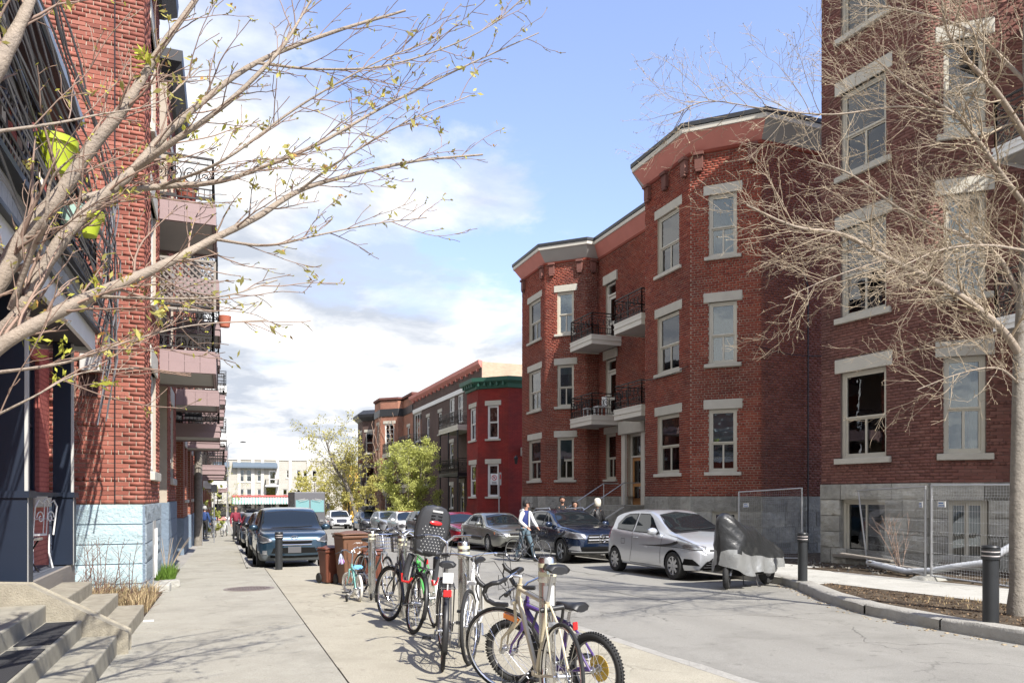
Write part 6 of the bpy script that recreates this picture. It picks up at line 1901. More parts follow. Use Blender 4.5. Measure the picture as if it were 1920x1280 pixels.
def place_cars():
    def put(spec, x, yc, label, rz=-90, cat='car', group=None):
        return car(spec, (x, yc, gz(yc)), R(rz), label, cat, group)
    GR = 'cars parked along the right kerb'; GL = 'cars parked along the left kerb'
    silver = paint('silver', (.56, .58, .61), .55, .30)
    put(hatch_spec(paint=silver), 9.72, 14.77, 'silver three-door hatchback parked beside the covered scooter', group=GR)
    navy = paint('navy', (.008, .018, .045), .35, .25)
    r, bvh = put(suv_spec(paint=navy, rim='alloy', arch=1, rails=[(.0, .58, 1.50), (-.1, .56, 1.56), (-1.2, .54, 1.54), (-1.4, .54, 1.47)], clad_z=.34,
        front=suv_spec()['front'] + [('trim', [[(-.80, .33), (0, .31), (.80, .33)], [(-.80, .355), (0, .34), (.80, .355)]], M_['alloy'])],
        frontpair=[('skid_trim', [[(.62, .36), (.84, .40)], [(.66, .50), (.80, .50)]], M_['alloy'])],
        bars=[(.66, .43, M_['alloy'], .020), (.74, .41, M_['alloy'], .020), (.595, .45, M_['chrome'], .011), (.805, .38, M_['chrome'], .011)]), 9.78, 20.6, 'dark navy compact crossover with a round three-pointed star badge in its grille', group=GR)
    hit = bvh.ray_cast(Vector((5, 0, .70)), Vector((-1, 0, 0)))[0]
    mb = MB(); c = hit + Vector((.035, 0, 0)); rr = .105
    mb.tube([c + Vector((0, math.cos(a*PI/12)*rr, math.sin(a*PI/12)*rr)) for a in range(24)], .011, 5, closed=True)
    for k in range(3):
        a = PI/2 + k*2*PI/3; mb.bar(c, c + Vector((0, math.cos(a)*rr, math.sin(a)*rr)), .02, .018, up=(1, 0, 0))
    mb.build('badge', M_['chrome'], r, smooth=40)
    sage = paint('sage_grey', (.20, .205, .185), .55, .30)
    put(sedan_spec(paint=sage, bars=[(.62, .34, M_['chrome'], .006), (.65, .34, M_['chrome'], .006), (.68, .34, M_['chrome'], .006)]), 9.75, 26.85, 'older grey-green saloon car parked behind the navy crossover', group=GR)
    red = paint('red', (.30, .008, .022), .45, .28)
    S = sedan_spec(paint=red, L=4.55, W=1.78, H=1.44, wstyle='twin', rim='dark_alloy', amber=False, sidep=[])
    S['top'] = [(x*.958, z + (.03 if abs(x) < 1.9 else .02)) for x, z in S['top']]; S['belt'] = [(x*.958, z+.04) for x, z in S['belt']]; S['bot'] = [(x*.958, z) for x, z in S['bot']]; S['plan'] = [(x*.958, z) for x, z in S['plan']]
    S['head'] = [[[(.50, .64), (.72, .66), (.84, .72)], [(.50, .70), (.70, .78), (.82, .86)]]]; S['headside'] = [[[(2.0, .66), (1.70, .76)], [(1.94, .76), (1.55, .88)]]]
    put(S, 9.75, 31.9, 'bright red saloon car with black wheels in the right-hand row', group=GR)
    put(suv_spec(paint=paint('charcoal', (.055, .06, .065), .5), rim='dark_alloy'), 9.78, 37.0, 'charcoal grey crossover parked between the red saloon and the white round-nosed car', group=GR)
    B = hatch_spec(paint=paint('white', (.72, .73, .73), 0, .35), L=4.2, r=.33, wstyle='five',
        top=[(2.1, .58), (2.05, .72), (1.85, .86), (1.5, .95), (1.0, 1.02), (.62, 1.20), (.18, 1.42), (-.2, 1.50), (-.8, 1.44), (-1.3, 1.24), (-1.7, 1.0), (-1.95, .84), (-2.1, .55)])
    for k in ('belt', 'bot', 'plan'): B[k] = [(x*1.072, z) for x, z in B[k]]
    B['plan'] = [(x, min(z, 1) * (.97 if abs(x) < 1.5 else .93)) for x, z in B['plan']]
    B['head'] = [[[(.50, .62), (.62, .58), (.74, .62)], [(.48, .74), (.62, .80), (.74, .74)]]]; B['headside'] = []; B['tail'] = []; B['tailside'] = []
    r, bvh = put(B, 9.75, 42.2, 'white round-nosed car with oval headlights in the right-hand row', group=GR)
    mb = MB(); mb.box((-.35, 0, 1.50), (.9, .9, .015)); mb.build('sunroof', pmat('orange_panel', (.55, .18, .05), .4), r, bevel=.004)
    put(suv_spec(paint=paint('pale_silver', (.42, .44, .46), .5), H=1.6), 9.78, 47.2, 'pale silver crossover parked before the car with the roof box', group=GR)
    r, b_ = put(suv_spec(paint=paint('dark_grey', (.045, .048, .055), .5), rim='dark_alloy', rails=[(.0, .58, 1.50), (-.1, .56, 1.58), (-1.2, .54, 1.56), (-1.4, .54, 1.47)]), 9.7, 53.4, 'dark grey crossover carrying a black roof box', group=GR)
    mb = MB(); M4 = Matrix.Translation((-.45, 0, 1.60))
    mb.prism([(-.95, -.36), (-.98, 0), (-.95, .36), (.80, .34), (.98, .18), (.98, -.18), (.80, -.34)][::-1], 0, .28, M4)
    rb = mb.build('roof_box', M_['black_plastic'], r, bevel=.08, seg=3)
    mb = MB(); mb.box((-.45, 0, 1.74), (1.9, .74, .02)); mb.build('box_seam', M_['dark_metal'], rb)
    for x in (-.05, -.95):
        mb = MB(); mb.box((x, 0, 1.585), (.06, 1.12, .03)); mb.build('roof_bar', M_['black_plastic'], r)
    W2 = box_spec(paint=paint('white2', (.66, .67, .68), .1, .35), W=1.9, amber=False, plate_mat=M_['plate_white'], front=[('grille', [[(-.40, .56), (0, .52), (.40, .56)], [(-.46, .86), (0, .87), (.46, .86)]], M_['arch_black']), ('intake', [[(-.60, .36), (.60, .36)], [(-.60, .44), (.60, .44)]], M_['arch_black'])], bars=[(.60, .36, M_['chrome'], .014), (.70, .40, M_['chrome'], .014), (.80, .42, M_['chrome'], .014)], plate=.46)
    put(W2, 9.35, 66.5, 'white four-wheel drive with a big black grille at the far end of the right row', group=GR)
    # left-hand kerb
    teal = paint('slate_blue', (.022, .050, .078), .5, .30)
    r, bvh = put(box_spec(paint=teal, clad=pmat('bumper_grey', (.10, .115, .125), .55), clad_z=.50), 1.66, 21.55, 'slate blue boxy wagon parked nose to camera behind the black bollard', group=GL)
    hit = bvh.ray_cast(Vector((5, 0, .86)), Vector((-1, 0, 0)))[0]
    mb = MB(); c = hit + Vector((.02, 0, 0))
    mb.tube([c + Vector((0, math.cos(a*PI/12)*.085, math.sin(a*PI/12)*.04)) for a in range(24)], .006, 5, closed=True)
    for a, b in (((-.045, -.02), (-.045, .02)), ((-.02, .02), (-.045, 0)), ((-.02, -.02), (-.045, 0)), ((-.005, -.02), (-.005, .02)), ((.01, -.02), (.02, .02)), ((.02, .02), (.03, -.02))):
        mb.bar(c + Vector((0, a[0], a[1])), c + Vector((0, b[0], b[1])), .007, .007, up=(1, 0, 0))
    mb.build('badge', M_['chrome'], r)
    put(suv_spec(paint=paint('black', (.010, .011, .012), .2, .25), rim='dark_alloy'), 1.62, 27.3, 'black crossover tucked close behind the slate blue wagon', group=GL)
    blk = paint('black2', (.012, .013, .018), .3, .25)
    put(sedan_spec(paint=blk, amber=False, sidep=[]), 1.52, 35.0, 'black saloon with clear headlights parked further along the left kerb', group=GL)
    r, bvh = put(hatch_spec(paint=paint('black3', (.010, .010, .014), .2)), 1.5, 41.0, 'black hatchback with its tailgate raised by the person in red', rz=90, group=GL)
    mb = MB(); M4 = Matrix.Translation((-1.38, 0, 1.46)) @ Matrix.Rotation(R(8), 4, 'Y')
    mb.prism([(-.80, -.50), (-.86, 0), (-.80, .50), (0, .56), (0, -.56)][::-1], 0, .05, M4); tg = mb.build('tailgate', MATS['paint_black3'], r, bevel=.015)
    mb = MB(); mb.prism([(-.66, -.38), (-.66, .38), (-.12, .42), (-.12, -.42)][::-1], -.006, .056, M4); mb.build('pane', M_['car_glass'], tg)
    put(suv_spec(paint=paint('maroon', (.07, .01, .015), .3)), 1.5, 47.8, 'dark maroon car just past the person in red', group=GL)
    put(hatch_spec(paint=paint('sky_blue', (.10, .22, .38), .3)), -3.0, 121.5, 'small blue car crossing at the end of the street', rz=0)
    put(suv_spec(paint=MATS['paint_white']), -8.0, 121.8, 'white car waiting on the cross street at far left', rz=0)
    # the step van
    y = 56.5; x0 = 5.9
    V = empty('delivery_van', (x0, y, gz(y)), 0, 'tall dark grey step van with split windscreen in mid street', 'van')
    w, h, l = 2.2, 2.95, 6.0
    mb = MB(); mb._a([(-w/2, 0, .5), (w/2, 0, .5), (w/2, l, .5), (-w/2, l, .5), (-w/2, .12, h), (w/2, .12, h), (w/2, l, h), (-w/2, l, h), (-w/2, 0, 1.5), (w/2, 0, 1.5)],
        [(3,2,1,0), (4,5,6,7), (0,1,9,8), (8,9,5,4), (1,2,6,5,9), (2,3,7,6), (3,0,8,4,7)])
    mb.build('body', pmat('van_grey', (.10, .10, .11), .5, var=.05, scale=2), V, bevel=.05, seg=2)
    for sx in (-1, 1):
        mb = MB(); mb._a([(sx*.05, -.005, 1.48), (sx*1.0, -.005, 1.48), (sx*1.0, .085, 2.35), (sx*.05, .085, 2.35)], [(0, 1, 2, 3)]); mb.v = [(a, b-.02, c) for a, b, c in mb.v]; mb.build('windscreen', pmat('teal_glass', (.16, .32, .33), .1, coat=1), V)
        mb = MB(); mb.tube([(sx*.85, -.05, 1.5+.85), (sx*.35, -.05, 1.55+.9)], .02, 4); mb.tube([(sx*.15, -.06, 2.40), (sx*.75, -.05, 2.25)], .018, 4); mb.build('wiper', M_['trim_grey'], V)
        mb = MB(); mb.box((sx*1.3, -.1, 1.9), (.2, .06, .4)); mb.bar((sx*1.1, 0, 1.8), (sx*1.3, -.1, 1.8), .03, .03); mb.build('wing_mirror', M_['black_plastic'], V)
        mb = MB(); mb.box((sx*.82, -.03, .85), (.25, .06, .18)); mb.build('headlight', M_['headlamp'], V)
    mb = MB(); mb.box((0, -.02, .95), (1.1, .05, .4)); mb.build('grille', M_['arch_black'], V)
    mb = MB(); mb.box((0, -.06, .55), (2.2, .16, .2)); mb.build('bumper', M_['dark_metal'], V)
    Wm = make_wheel(.40, .24, 'steel', 'trim_grey')
    for yy in (.9, 4.8):
        for sg in (-1, 1):
            t = linkmesh('wheel', Wm['tyre'], V, Matrix.Translation((sg*.98, yy, .40)) @ Matrix.Rotation(R(90 if sg > 0 else -90), 4, 'Z')); linkmesh('rim', Wm['rim'], t)
place_cars()
# ------------------------------------------------------------------ bicycles
def circ(c, r, ax, n=24, a0=0, a1=2*PI):
    """points of an arc in the plane spanned by x and z (ax='y')"""
    return [(c[0] + math.cos(a0+(a1-a0)*i/n)*r, c[1], c[2] + math.sin(a0+(a1-a0)*i/n)*r) for i in range(n + (0 if abs(a1-a0-2*PI) < 1e-6 else 1))]

_bw = {}
def bike_wheel(r, tr, nsp=28, tyre='rubber', rim='chrome', disc=None):
    key = (r, tr, nsp, tyre, rim, disc)
    if key in _bw: return _bw[key]
    D = {}
    mb = MB(); mb.tube(circ((0, 0, 0), r-tr, 'y', 44), tr, 9, closed=True)
    if tr > .02:                                     # knobbly tread
        for i in range(66):
            a = 2*PI*i/66
            for s_ in (-1, 1):
                c = Vector((math.cos(a)*(r-.002), s_*tr*.42, math.sin(a)*(r-.002))); mb.bar(c - Vector((math.sin(a)*-.006, 0, math.cos(a)*.006)), c + Vector((-math.sin(a)*.006, 0, math.cos(a)*.006)), .012, .009, up=(0, 1, 0))
    D['tyre'] = mb.mesh('tyre', M_[tyre], 60)
    mb = MB(); R0 = r - 2*tr
    pts = circ((0, 0, 0), R0-.006, 'y', 44); mb.tube(pts, .010, 6, closed=True)
    D['rim'] = mb.mesh('rim', M_[rim], 60)
    mb = MB()
    for i in range(nsp):
        a = 2*PI*i/nsp; sg = 1 if i % 2 else -1; b = a + (.55 if (i//2) % 2 else -.55)
        mb.tube([(math.cos(b)*.022, sg*.03, math.sin(b)*.022), (math.cos(a)*(R0-.008), 0, math.sin(a)*(R0-.008))], .0014, 3, cap=False)
    D['spokes'] = mb.mesh('spokes', M_['chrome'])
    mb = MB(Matrix.Rotation(R(90), 4, 'X')); mb.lathe([(.0001, -.06), (.008, -.06), (.008, -.04), (.026, -.035), (.026, -.028), (.015, -.024), (.015, .024), (.026, .028), (.026, .035), (.008, .04), (.008, .06), (.0001, .06)], 12)
    D['hub'] = mb.mesh('hub', M_['alloy'], 40)
    if disc:
        mb = MB(Matrix.Rotation(R(90), 4, 'X')); mb.lathe([(.03, .034), (.095, .034), (.095, .037), (.03, .037)], 24, caps=False); D['spoke_guard'] = mb.mesh('spoke_guard', M_[disc], 40)
    _bw[key] = D
    return D

def bicycle(label, rear, front, frame_mat, r=.335, tr=.013, steer=0, lean=0, bar='flat', saddle_h=.95, style='diamond', fender=None,
            rack=False, basket=None, tyre='rubber', rim='chrome', cat='bicycle', group=None, seat=None, disc=None, ft=.016, reflector=None, name='bicycle', tape='black_plastic', z_off=WALK, training=False, saddle_mat='black_plastic', small=False, front_reflector=False):
    """rear, front: ground contact points; steer in degrees, positive to the left; lean in degrees, positive to the right"""
    a = Vector(rear); b = Vector(front); d = b - a; wb = d.length
    yaw = math.atan2(d.y, d.x)
    zc = gz((a.y+b.y)/2, z_off)
    root = empty(name, (a.x, a.y, gz(a.y, z_off)), 0, label, cat, group)
    pit = math.asin((gz(a.y) - gz(b.y)) / wb)
    root.rotation_euler = (Matrix.Rotation(yaw, 4, 'Z') @ Matrix.Rotation(pit, 4, 'Y') @ Matrix.Rotation(R(lean), 4, 'X')).to_euler()
    k = r/.335
    FM = M_[frame_mat] if isinstance(frame_mat, str) else frame_mat
    hub_r = Vector((0, 0, r)); hub_f = Vector((wb, 0, r))
    bb = Vector((.42*wb/1.04, 0, r - .06*k))
    sh = saddle_h
    st_top = bb + Vector((-.30, 0, 1)).normalized() * min(.52*wb/1.04, (sh-.12-bb.z)*1.02)
    hd_ang = R(72); ax = Vector((-math.cos(hd_ang), 0, math.sin(hd_ang)))
    crown = hub_f + Vector((-.055*wb, 0, 0)) + ax * (r + tr + .045)
    head_lo = crown + ax*.02; head_hi = crown + ax*(.13*k if style != 'step' else .17)
    if style == 'mixte': pass
    mb = MB()
    if style == 'diamond':
        mb.tube([bb, st_top], ft, 10); mb.tube([st_top + (bb-st_top)*.04, head_hi - ax*.03], ft*.95, 10); mb.tube([bb, head_lo + ax*.025], ft*1.1, 10)
    else:                                # low, curved step-through
        mb.tube([bb, st_top], ft, 10)
        m1 = bb.lerp(head_lo, .5) + Vector((0, 0, -.02))
        mb.tube([bb, m1, head_lo + ax*.02], ft*1.15, 10)
        q = bb.lerp(st_top, .45); mb.tube([q, q.lerp(head_hi, .35) + Vector((0, 0, -.10)), q.lerp(head_hi, .75) + Vector((0, 0, -.05)), head_hi - ax*.02], ft*.95, 10)
    mb.tube([head_lo - ax*.005, head_hi + ax*.01], ft*1.25, 12)
    mb.tube([bb + Vector((0, -.035, 0)), bb + Vector((0, .035, 0))], ft*1.3, 12)
    w = .055
    for s_ in (-1, 1):
        mb.tube([bb + Vector((-.02, s_*.02, 0)), bb + Vector((-.10, s_*.045, 0)), hub_r + Vector((.02, s_*w, 0)), hub_r + Vector((0, s_*w, 0))], ft*.55, 7)
        mb.tube([st_top + Vector((0, s_*.014, -.02)), st_top.lerp(hub_r, .35) + Vector((0, s_*.045, 0)), hub_r + Vector((0, s_*w, 0))], ft*.48, 7)
    p = st_top.lerp(hub_r, .36); mb.tube([p + Vector((0, -.045, 0)), p + Vector((0, .045, 0))], ft*.45, 6)
    fr = mb.build('frame', FM, root, smooth=50)
    # rear wheel
    WD = bike_wheel(r, tr, 28 if not small else 14, tyre, rim, None); WR = bike_wheel(r, tr, 28 if not small else 14, tyre, rim, disc)
    def put(D, M, par):
        t = linkmesh('wheel', D['tyre'], par, M)
        for kk, me in D.items():
            if kk != 'tyre': linkmesh(kk, me, t)
        return t
    put(WR, Matrix.Translation(hub_r), root)
    # steering assembly turns about the head axis
    S = Matrix.Translation(head_lo) @ Matrix.Rotation(R(steer), 4, ax) @ Matrix.Translation(-head_lo)
    mb = MB(S)
    mb.tube([crown + ax*.03, head_hi + ax*.06], ft*.8, 10)
    mb.tube([crown + Vector((0, -.05, 0)), crown + Vector((0, .05, 0))], ft*1.0, 8)
    for s_ in (-1, 1):
        mb.tube([crown + Vector((0, s_*.045, 0)), crown + Vector((.010, s_*.05, -.14*k)), hub_f + Vector((-.03, s_*.052, .10*k)), hub_f + Vector((0, s_*.052, 0))], [ft*.8, ft*.78, ft*.55, ft*.45], 8)
    mb.build('fork', FM, root, smooth=50)
    put(WD, S @ Matrix.Translation(hub_f), root)
    stem = head_hi + ax*(.07 if bar == 'drop' else .11 if bar == 'flat' else .20)
    fw = stem + Vector((.08 if bar == 'drop' else .05, 0, .005))
    mb = MB(S); mb.tube([head_hi, stem, fw], .013, 8); mb.build('stem', M_['alloy'], root, smooth=50)
    mb = MB(S); tp = MB(S); bk = MB(S)
    if bar == 'drop':
        mb.tube([fw + Vector((0, -.10, 0)), fw + Vector((0, .10, 0))], .0125, 8)
        for s_ in (-1, 1):
            pts = [fw + Vector((0, s_*.09, 0)), fw + Vector((.01, s_*.19, 0)), fw + Vector((.05, s_*.205, 0)), fw + Vector((.10, s_*.205, -.02)), fw + Vector((.13, s_*.205, -.07)), fw + Vector((.11, s_*.21, -.12)), fw + Vector((.05, s_*.215, -.15)), fw + Vector((-.06, s_*.22, -.155))]
            q = []
            for i in range(len(pts)-1):
                for j in range(4): q.append(pts[i].lerp(pts[i+1], j/4))
            q.append(pts[-1])
            tp.tube(q, [.0165 + (.0016 if i % 2 else 0) for i in range(len(q))], 9)
            h = fw + Vector((.12, s_*.205, -.02)); bk.tube([h, h + Vector((.04, 0, .03)), h + Vector((.055, 0, .07))], [.018, .02, .014], 8)
            bk.tube([h + Vector((.05, 0, .04)), h + Vector((.075, 0, -.02)), h + Vector((.065, 0, -.11))], .006, 5)
            c = [h + Vector((.055, 0, .06)), h + Vector((.02, -s_*.03, .17)), h + Vector((-.06, -s_*.09, .16)), h + Vector((-.10, -s_*.17, -.02)), crown + Vector((.04, s_*.02, -.02))]
            bk.tube([c[0].lerp(c[1], .5)] if 0 else c, .0025, 4)
    else:
        sw = .29 if bar == 'flat' else .30; back = .04 if bar == 'flat' else .20; up = .02 if bar == 'flat' else .06
        for s_ in (-1, 1):
            pts = [fw, fw + Vector((.01, s_*.08, up)), fw + Vector((-back*.4, s_*.20, up+.01)), fw + Vector((-back, s_*sw, up))]
            mb.tube(pts, .0115, 8)
            tp.tube([pts[2].lerp(pts[3], .35), pts[3] + Vector((-.02 if back > .1 else 0, s_*.015, 0))], .0165, 9)
            g = pts[2].lerp(pts[3], .15); bk.tube([g, g + Vector((.045, 0, -.015)), g + Vector((.05, s_*.07, -.03)), g + Vector((.02, s_*.12, -.03))], .006, 5)
            c = [g + Vector((.03, 0, 0)), g + Vector((.12, -s_*.04, .05)), g + Vector((.13, -s_*.15, -.05)), crown + Vector((.05, s_*.01, .02))]; bk.tube(c, .0025, 4)
    mb.build('handlebar', M_['chrome'], root, smooth=50)
    for q, nm, mt in ((tp, 'bar_grip', M_[tape]), (bk, 'brake_lever', M_['black_plastic'])):
        Si = S.inverted()
        for s_ in (-1, 1):                  # left and right are pieces of their own
            h_ = MB(); keep = [f for f in q.f if (sum((Si @ Vector(q.v[i])).y for i in f)*s_ > 0)]
            ids = sorted({i for f in keep for i in f}); mp = {i: n_ for n_, i in enumerate(ids)}
            h_.v = [q.v[i] for i in ids]; h_.f = [tuple(mp[i] for i in f) for f in keep]
            if h_.f: h_.build(nm, mt, root, smooth=60)
    # seat post and saddle
    sp_top = st_top + (st_top-bb).normalized() * max(.03, (sh-.05-st_top.z))
    mb = MB(); mb.tube([st_top, sp_top], .0125, 8); mb.build('seat_post', M_['alloy'], root, smooth=50)
    mb = MB(); c = sp_top + Vector((0, 0, .05)); rows = []
    prof = [(-.135, .055, -.006), (-.125, .078, .006), (-.09, .082, .010), (-.04, .066, .004), (.02, .040, 0), (.08, .024, .002), (.13, .018, .0), (.148, .010, -.012)]
    for x, hw_, dz in prof:
        rows.append([c + Vector((x, hw_*math.cos(t), dz + (.018 if math.sin(t) > 0 else .035)*math.sin(t) - (.012 if abs(math.cos(t)) > .9 else 0))) for t in [2*PI*i/14 for i in range(15)]])
    mb.grid(rows); mb.poly([tuple(p) for p in rows[0][:-1]]); mb.poly([tuple(p) for p in rows[-1][:-1]][::-1])
    mb.build('saddle', M_[saddle_mat], root, smooth=70)
    mb = MB()
    for s_ in (-1, 1): mb.tube([c + Vector((.10, s_*.012, -.012)), c + Vector((.05, s_*.022, -.035)), c + Vector((-.05, s_*.022, -.035)), c + Vector((-.10, s_*.04, -.012))], .0035, 5)
    mb.box(tuple(c + Vector((0, 0, -.036))), (.04, .055, .018)); mb.build('saddle_rail', M_['chrome'], root)
    # cranks, chainring, chain, pedals
    rc = .165*k
    mb = MB()
    ring_y = -.055
    mb.tube(circ((bb.x, ring_y, bb.z), .085*k, 'y', 26), .0045, 4, closed=True)
    for i in range(5):
        a_ = 2*PI*i/5; mb.bar(bb + Vector((0, ring_y, 0)), bb + Vector((math.cos(a_)*.083*k, ring_y, math.sin(a_)*.083*k)), .014, .005, up=(0, 1, 0))
    ca = R(35)
    for s_ in (-1, 1):
        e = bb + Vector((math.cos(ca)*rc*s_, s_*.085, -math.sin(ca)*rc*s_)); mb.bar(bb + Vector((0, s_*.07, 0)), e, .010, .020, up=(0, 1, 0))
    cr = mb.build('crank', M_['alloy'], root)
    for s_ in (-1, 1):
        e = bb + Vector((math.cos(ca)*rc*s_, s_*.09, -math.sin(ca)*rc*s_))
        mb = MB(); mb.tube([e, e + Vector((0, s_*.10, 0))], .007, 6)
        for dx in (-.035, .035): mb.box(tuple(e + Vector((dx, s_*.06, 0))), (.014, .085, .02))
        for dy in (.022, .10): mb.box(tuple(e + Vector((0, s_*dy, 0))), (.07, .008, .022))
        mb.build('pedal', M_['black_plastic'], root)
    mb = MB()
    r2 = .045*k; n = 10
    pts = circ((bb.x, ring_y, bb.z), .087*k, 'y', 10, -PI/2, PI/2) + circ((0, ring_y, r), r2, 'y', 8, PI/2, 3*PI/2)
    mb.tube(pts, .0042, 4, closed=True); mb.tube(circ((0, ring_y, r), r2-.004, 'y', 16), .005, 4, closed=True)
    mb.tube([(-.0, ring_y, r), (.02, ring_y, r-.09*k), (.03, ring_y, r-.14*k)], .008, 5)
    mb.build('chain', M_['dark_alloy'], root)
    # brakes, cables
    mb = MB(); bz = p + Vector((0, 0, .02)); mb.box(tuple(bz), (.03, .07, .03)); mb.build('rear_brake', M_['alloy'], root)
    mb = MB(S); mb.box(tuple(crown + Vector((.03, 0, -.005))), (.03, .06, .03)); mb.build('front_brake', M_['alloy'], root)
    mb = MB(); q0 = head_hi.lerp(st_top, .06) + Vector((0, .02, .01)); mb.tube([S @ (fw + Vector((.08, .05, .02))), S @ (fw + Vector((.12, .02, -.10))), q0], .0025, 4); mb.tube([q0, head_hi.lerp(st_top, .95) + Vector((0, .018, .01)), p], .002, 4); mb.build('cable', M_['black_plastic'], root)
    if fender:
        FMt = M_[fender]
        def fen(c, a0, a1, MS, nm):
            rows = []
            for i in range(17):
                t = a0 + (a1-a0)*i/16; rr = r + .018
                rows.append([(c.x + math.cos(t)*(rr - .010*abs(s_)), s_*.026, c.z + math.sin(t)*(rr - .010*abs(s_))) for s_ in (-1, -.5, 0, .5, 1)])
            mb = MB(MS); mb.grid(rows); o = mb.build(nm, FMt, root, smooth=60)
            m = o.modifiers.new('s', 'SOLIDIFY'); m.thickness = .002
            mb = MB(MS)
            for s_ in (-1, 1):
                t = a1 - (a1-a0)*.12; mb.tube([(c.x, s_*.055, c.z), (c.x + math.cos(t)*r, s_*.028, c.z + math.sin(t)*r)], .0025, 4)
            mb.build('fender_stay', M_['chrome'], o)
        fen(hub_r, R(65), R(205), None, 'rear_fender'); fen(hub_f, R(125), R(-25), S, 'front_fender')
    if rack:
        mb = MB(); z = r*2 + .06; x0, x1 = -.28, st_top.x + .0
        for s_ in (-1, 1):
            mb.tube([(x1, s_*.03, z+.02), (x1-.08, s_*.065, z), (x0, s_*.065, z)], .005, 6)
            for xx in (-.12, -.02): mb.tube([(xx, s_*.065, z), (0, s_*.07, r)], .0045, 6)
        mb.tube([(x0, -.065, z), (x0, .065, z)], .005, 6)
        for xx in (.3, .5, .75): mb.tube([(x0 + (x1-x0)*xx, -.065, z), (x0 + (x1-x0)*xx, .065, z)], .0045, 5)
        mb.build('rear_rack', M_['black_plastic'] if rack is True else M_[rack], root, smooth=50)
    if reflector:
        z = r*2 + .02 if rack else sp_top.z - .10
        x = -.29 if rack else sp_top.x - .03
        mb = MB(); mb.box((x-.02, 0, z), (.02, .07 if rack else .045, .06)); mb.build('rear_light', M_['red_lens'], root, bevel=.006)
        if rack: mb = MB(); mb.box((x-.012, 0, z+.13), (.01, .085, .085)); mb.bar((x, 0, z+.03), (x, 0, z+.1), .01, .01); mb.build('tag_plate', M_['white_paint'], root)
    if front_reflector:
        rows = []
        for i in range(9):
            t = R(100 + 26*i/8); rows.append([(math.cos(t)*(r-.045), .012*0+y_, math.sin(t)*(r-.045)) for y_ in (-.012, .012)] + [(math.cos(t)*(r-.085), y_, math.sin(t)*(r-.085)) for y_ in (.012, -.012)])
        mb = MB(S @ Matrix.Translation(hub_f)); mb.grid([q_ + [q_[0]] for q_ in rows]); mb.build('spoke_reflector', M_['amber_lens'], root)
    if basket:
        mb = MB(S); c = fw + Vector((.18, 0, -.02)); w0, d0, h0 = .15, .12, .22
        for i in range(5):
            z = -i*h0/4; f = 1 - .10*i/4
            mb.tube([c + Vector((sx*d0*f, sy*w0*f, z)) for sx, sy in ((-1, -1), (1, -1), (1, 1), (-1, 1))], .0035 if i else .006, 4, closed=True)
        for i in range(9):
            t = -1 + 2*i/8
            for sx in (-1, 1): mb.tube([c + Vector((sx*d0, t*w0, 0)), c + Vector((sx*d0*.9, t*w0*.9, -h0))], .0022, 3)
            for sy in (-1, 1): mb.tube([c + Vector((t*d0, sy*w0, 0)), c + Vector((t*d0*.9, sy*w0*.9, -h0))], .0022, 3)
            mb.tube([c + Vector((-d0*.9, t*w0*.9, -h0)), c + Vector((d0*.9, t*w0*.9, -h0))], .002, 3)
        mb.build('basket', M_[basket], root)
    if training:
        for s_ in (-1, 1):
            y = s_*.19; rr = .055
            mb = MB(); mb.tube([(0, s_*.06, r), (.02, s_*.10, r-.04), (.02, y-s_*.02, rr)], .007, 5); o = mb.build('training_bracket', M_['alloy'], root)
            mb = MB(Matrix.Translation((.02, y, rr)) @ Matrix.Rotation(R(90), 4, 'X')); mb.lathe([(.0001, -.014), (rr*.8, -.014), (rr, -.008), (rr, .008), (rr*.8, .014), (.0001, .014)], 16); mb.build('training_wheel', M_['rubber'], o, smooth=40)
    root['sh'] = 0
    del root['sh']
    return root, dict(S=S, fw=fw, sp=sp_top, bb=bb, hub_r=hub_r, head=head_hi, c=c if not basket else sp_top)

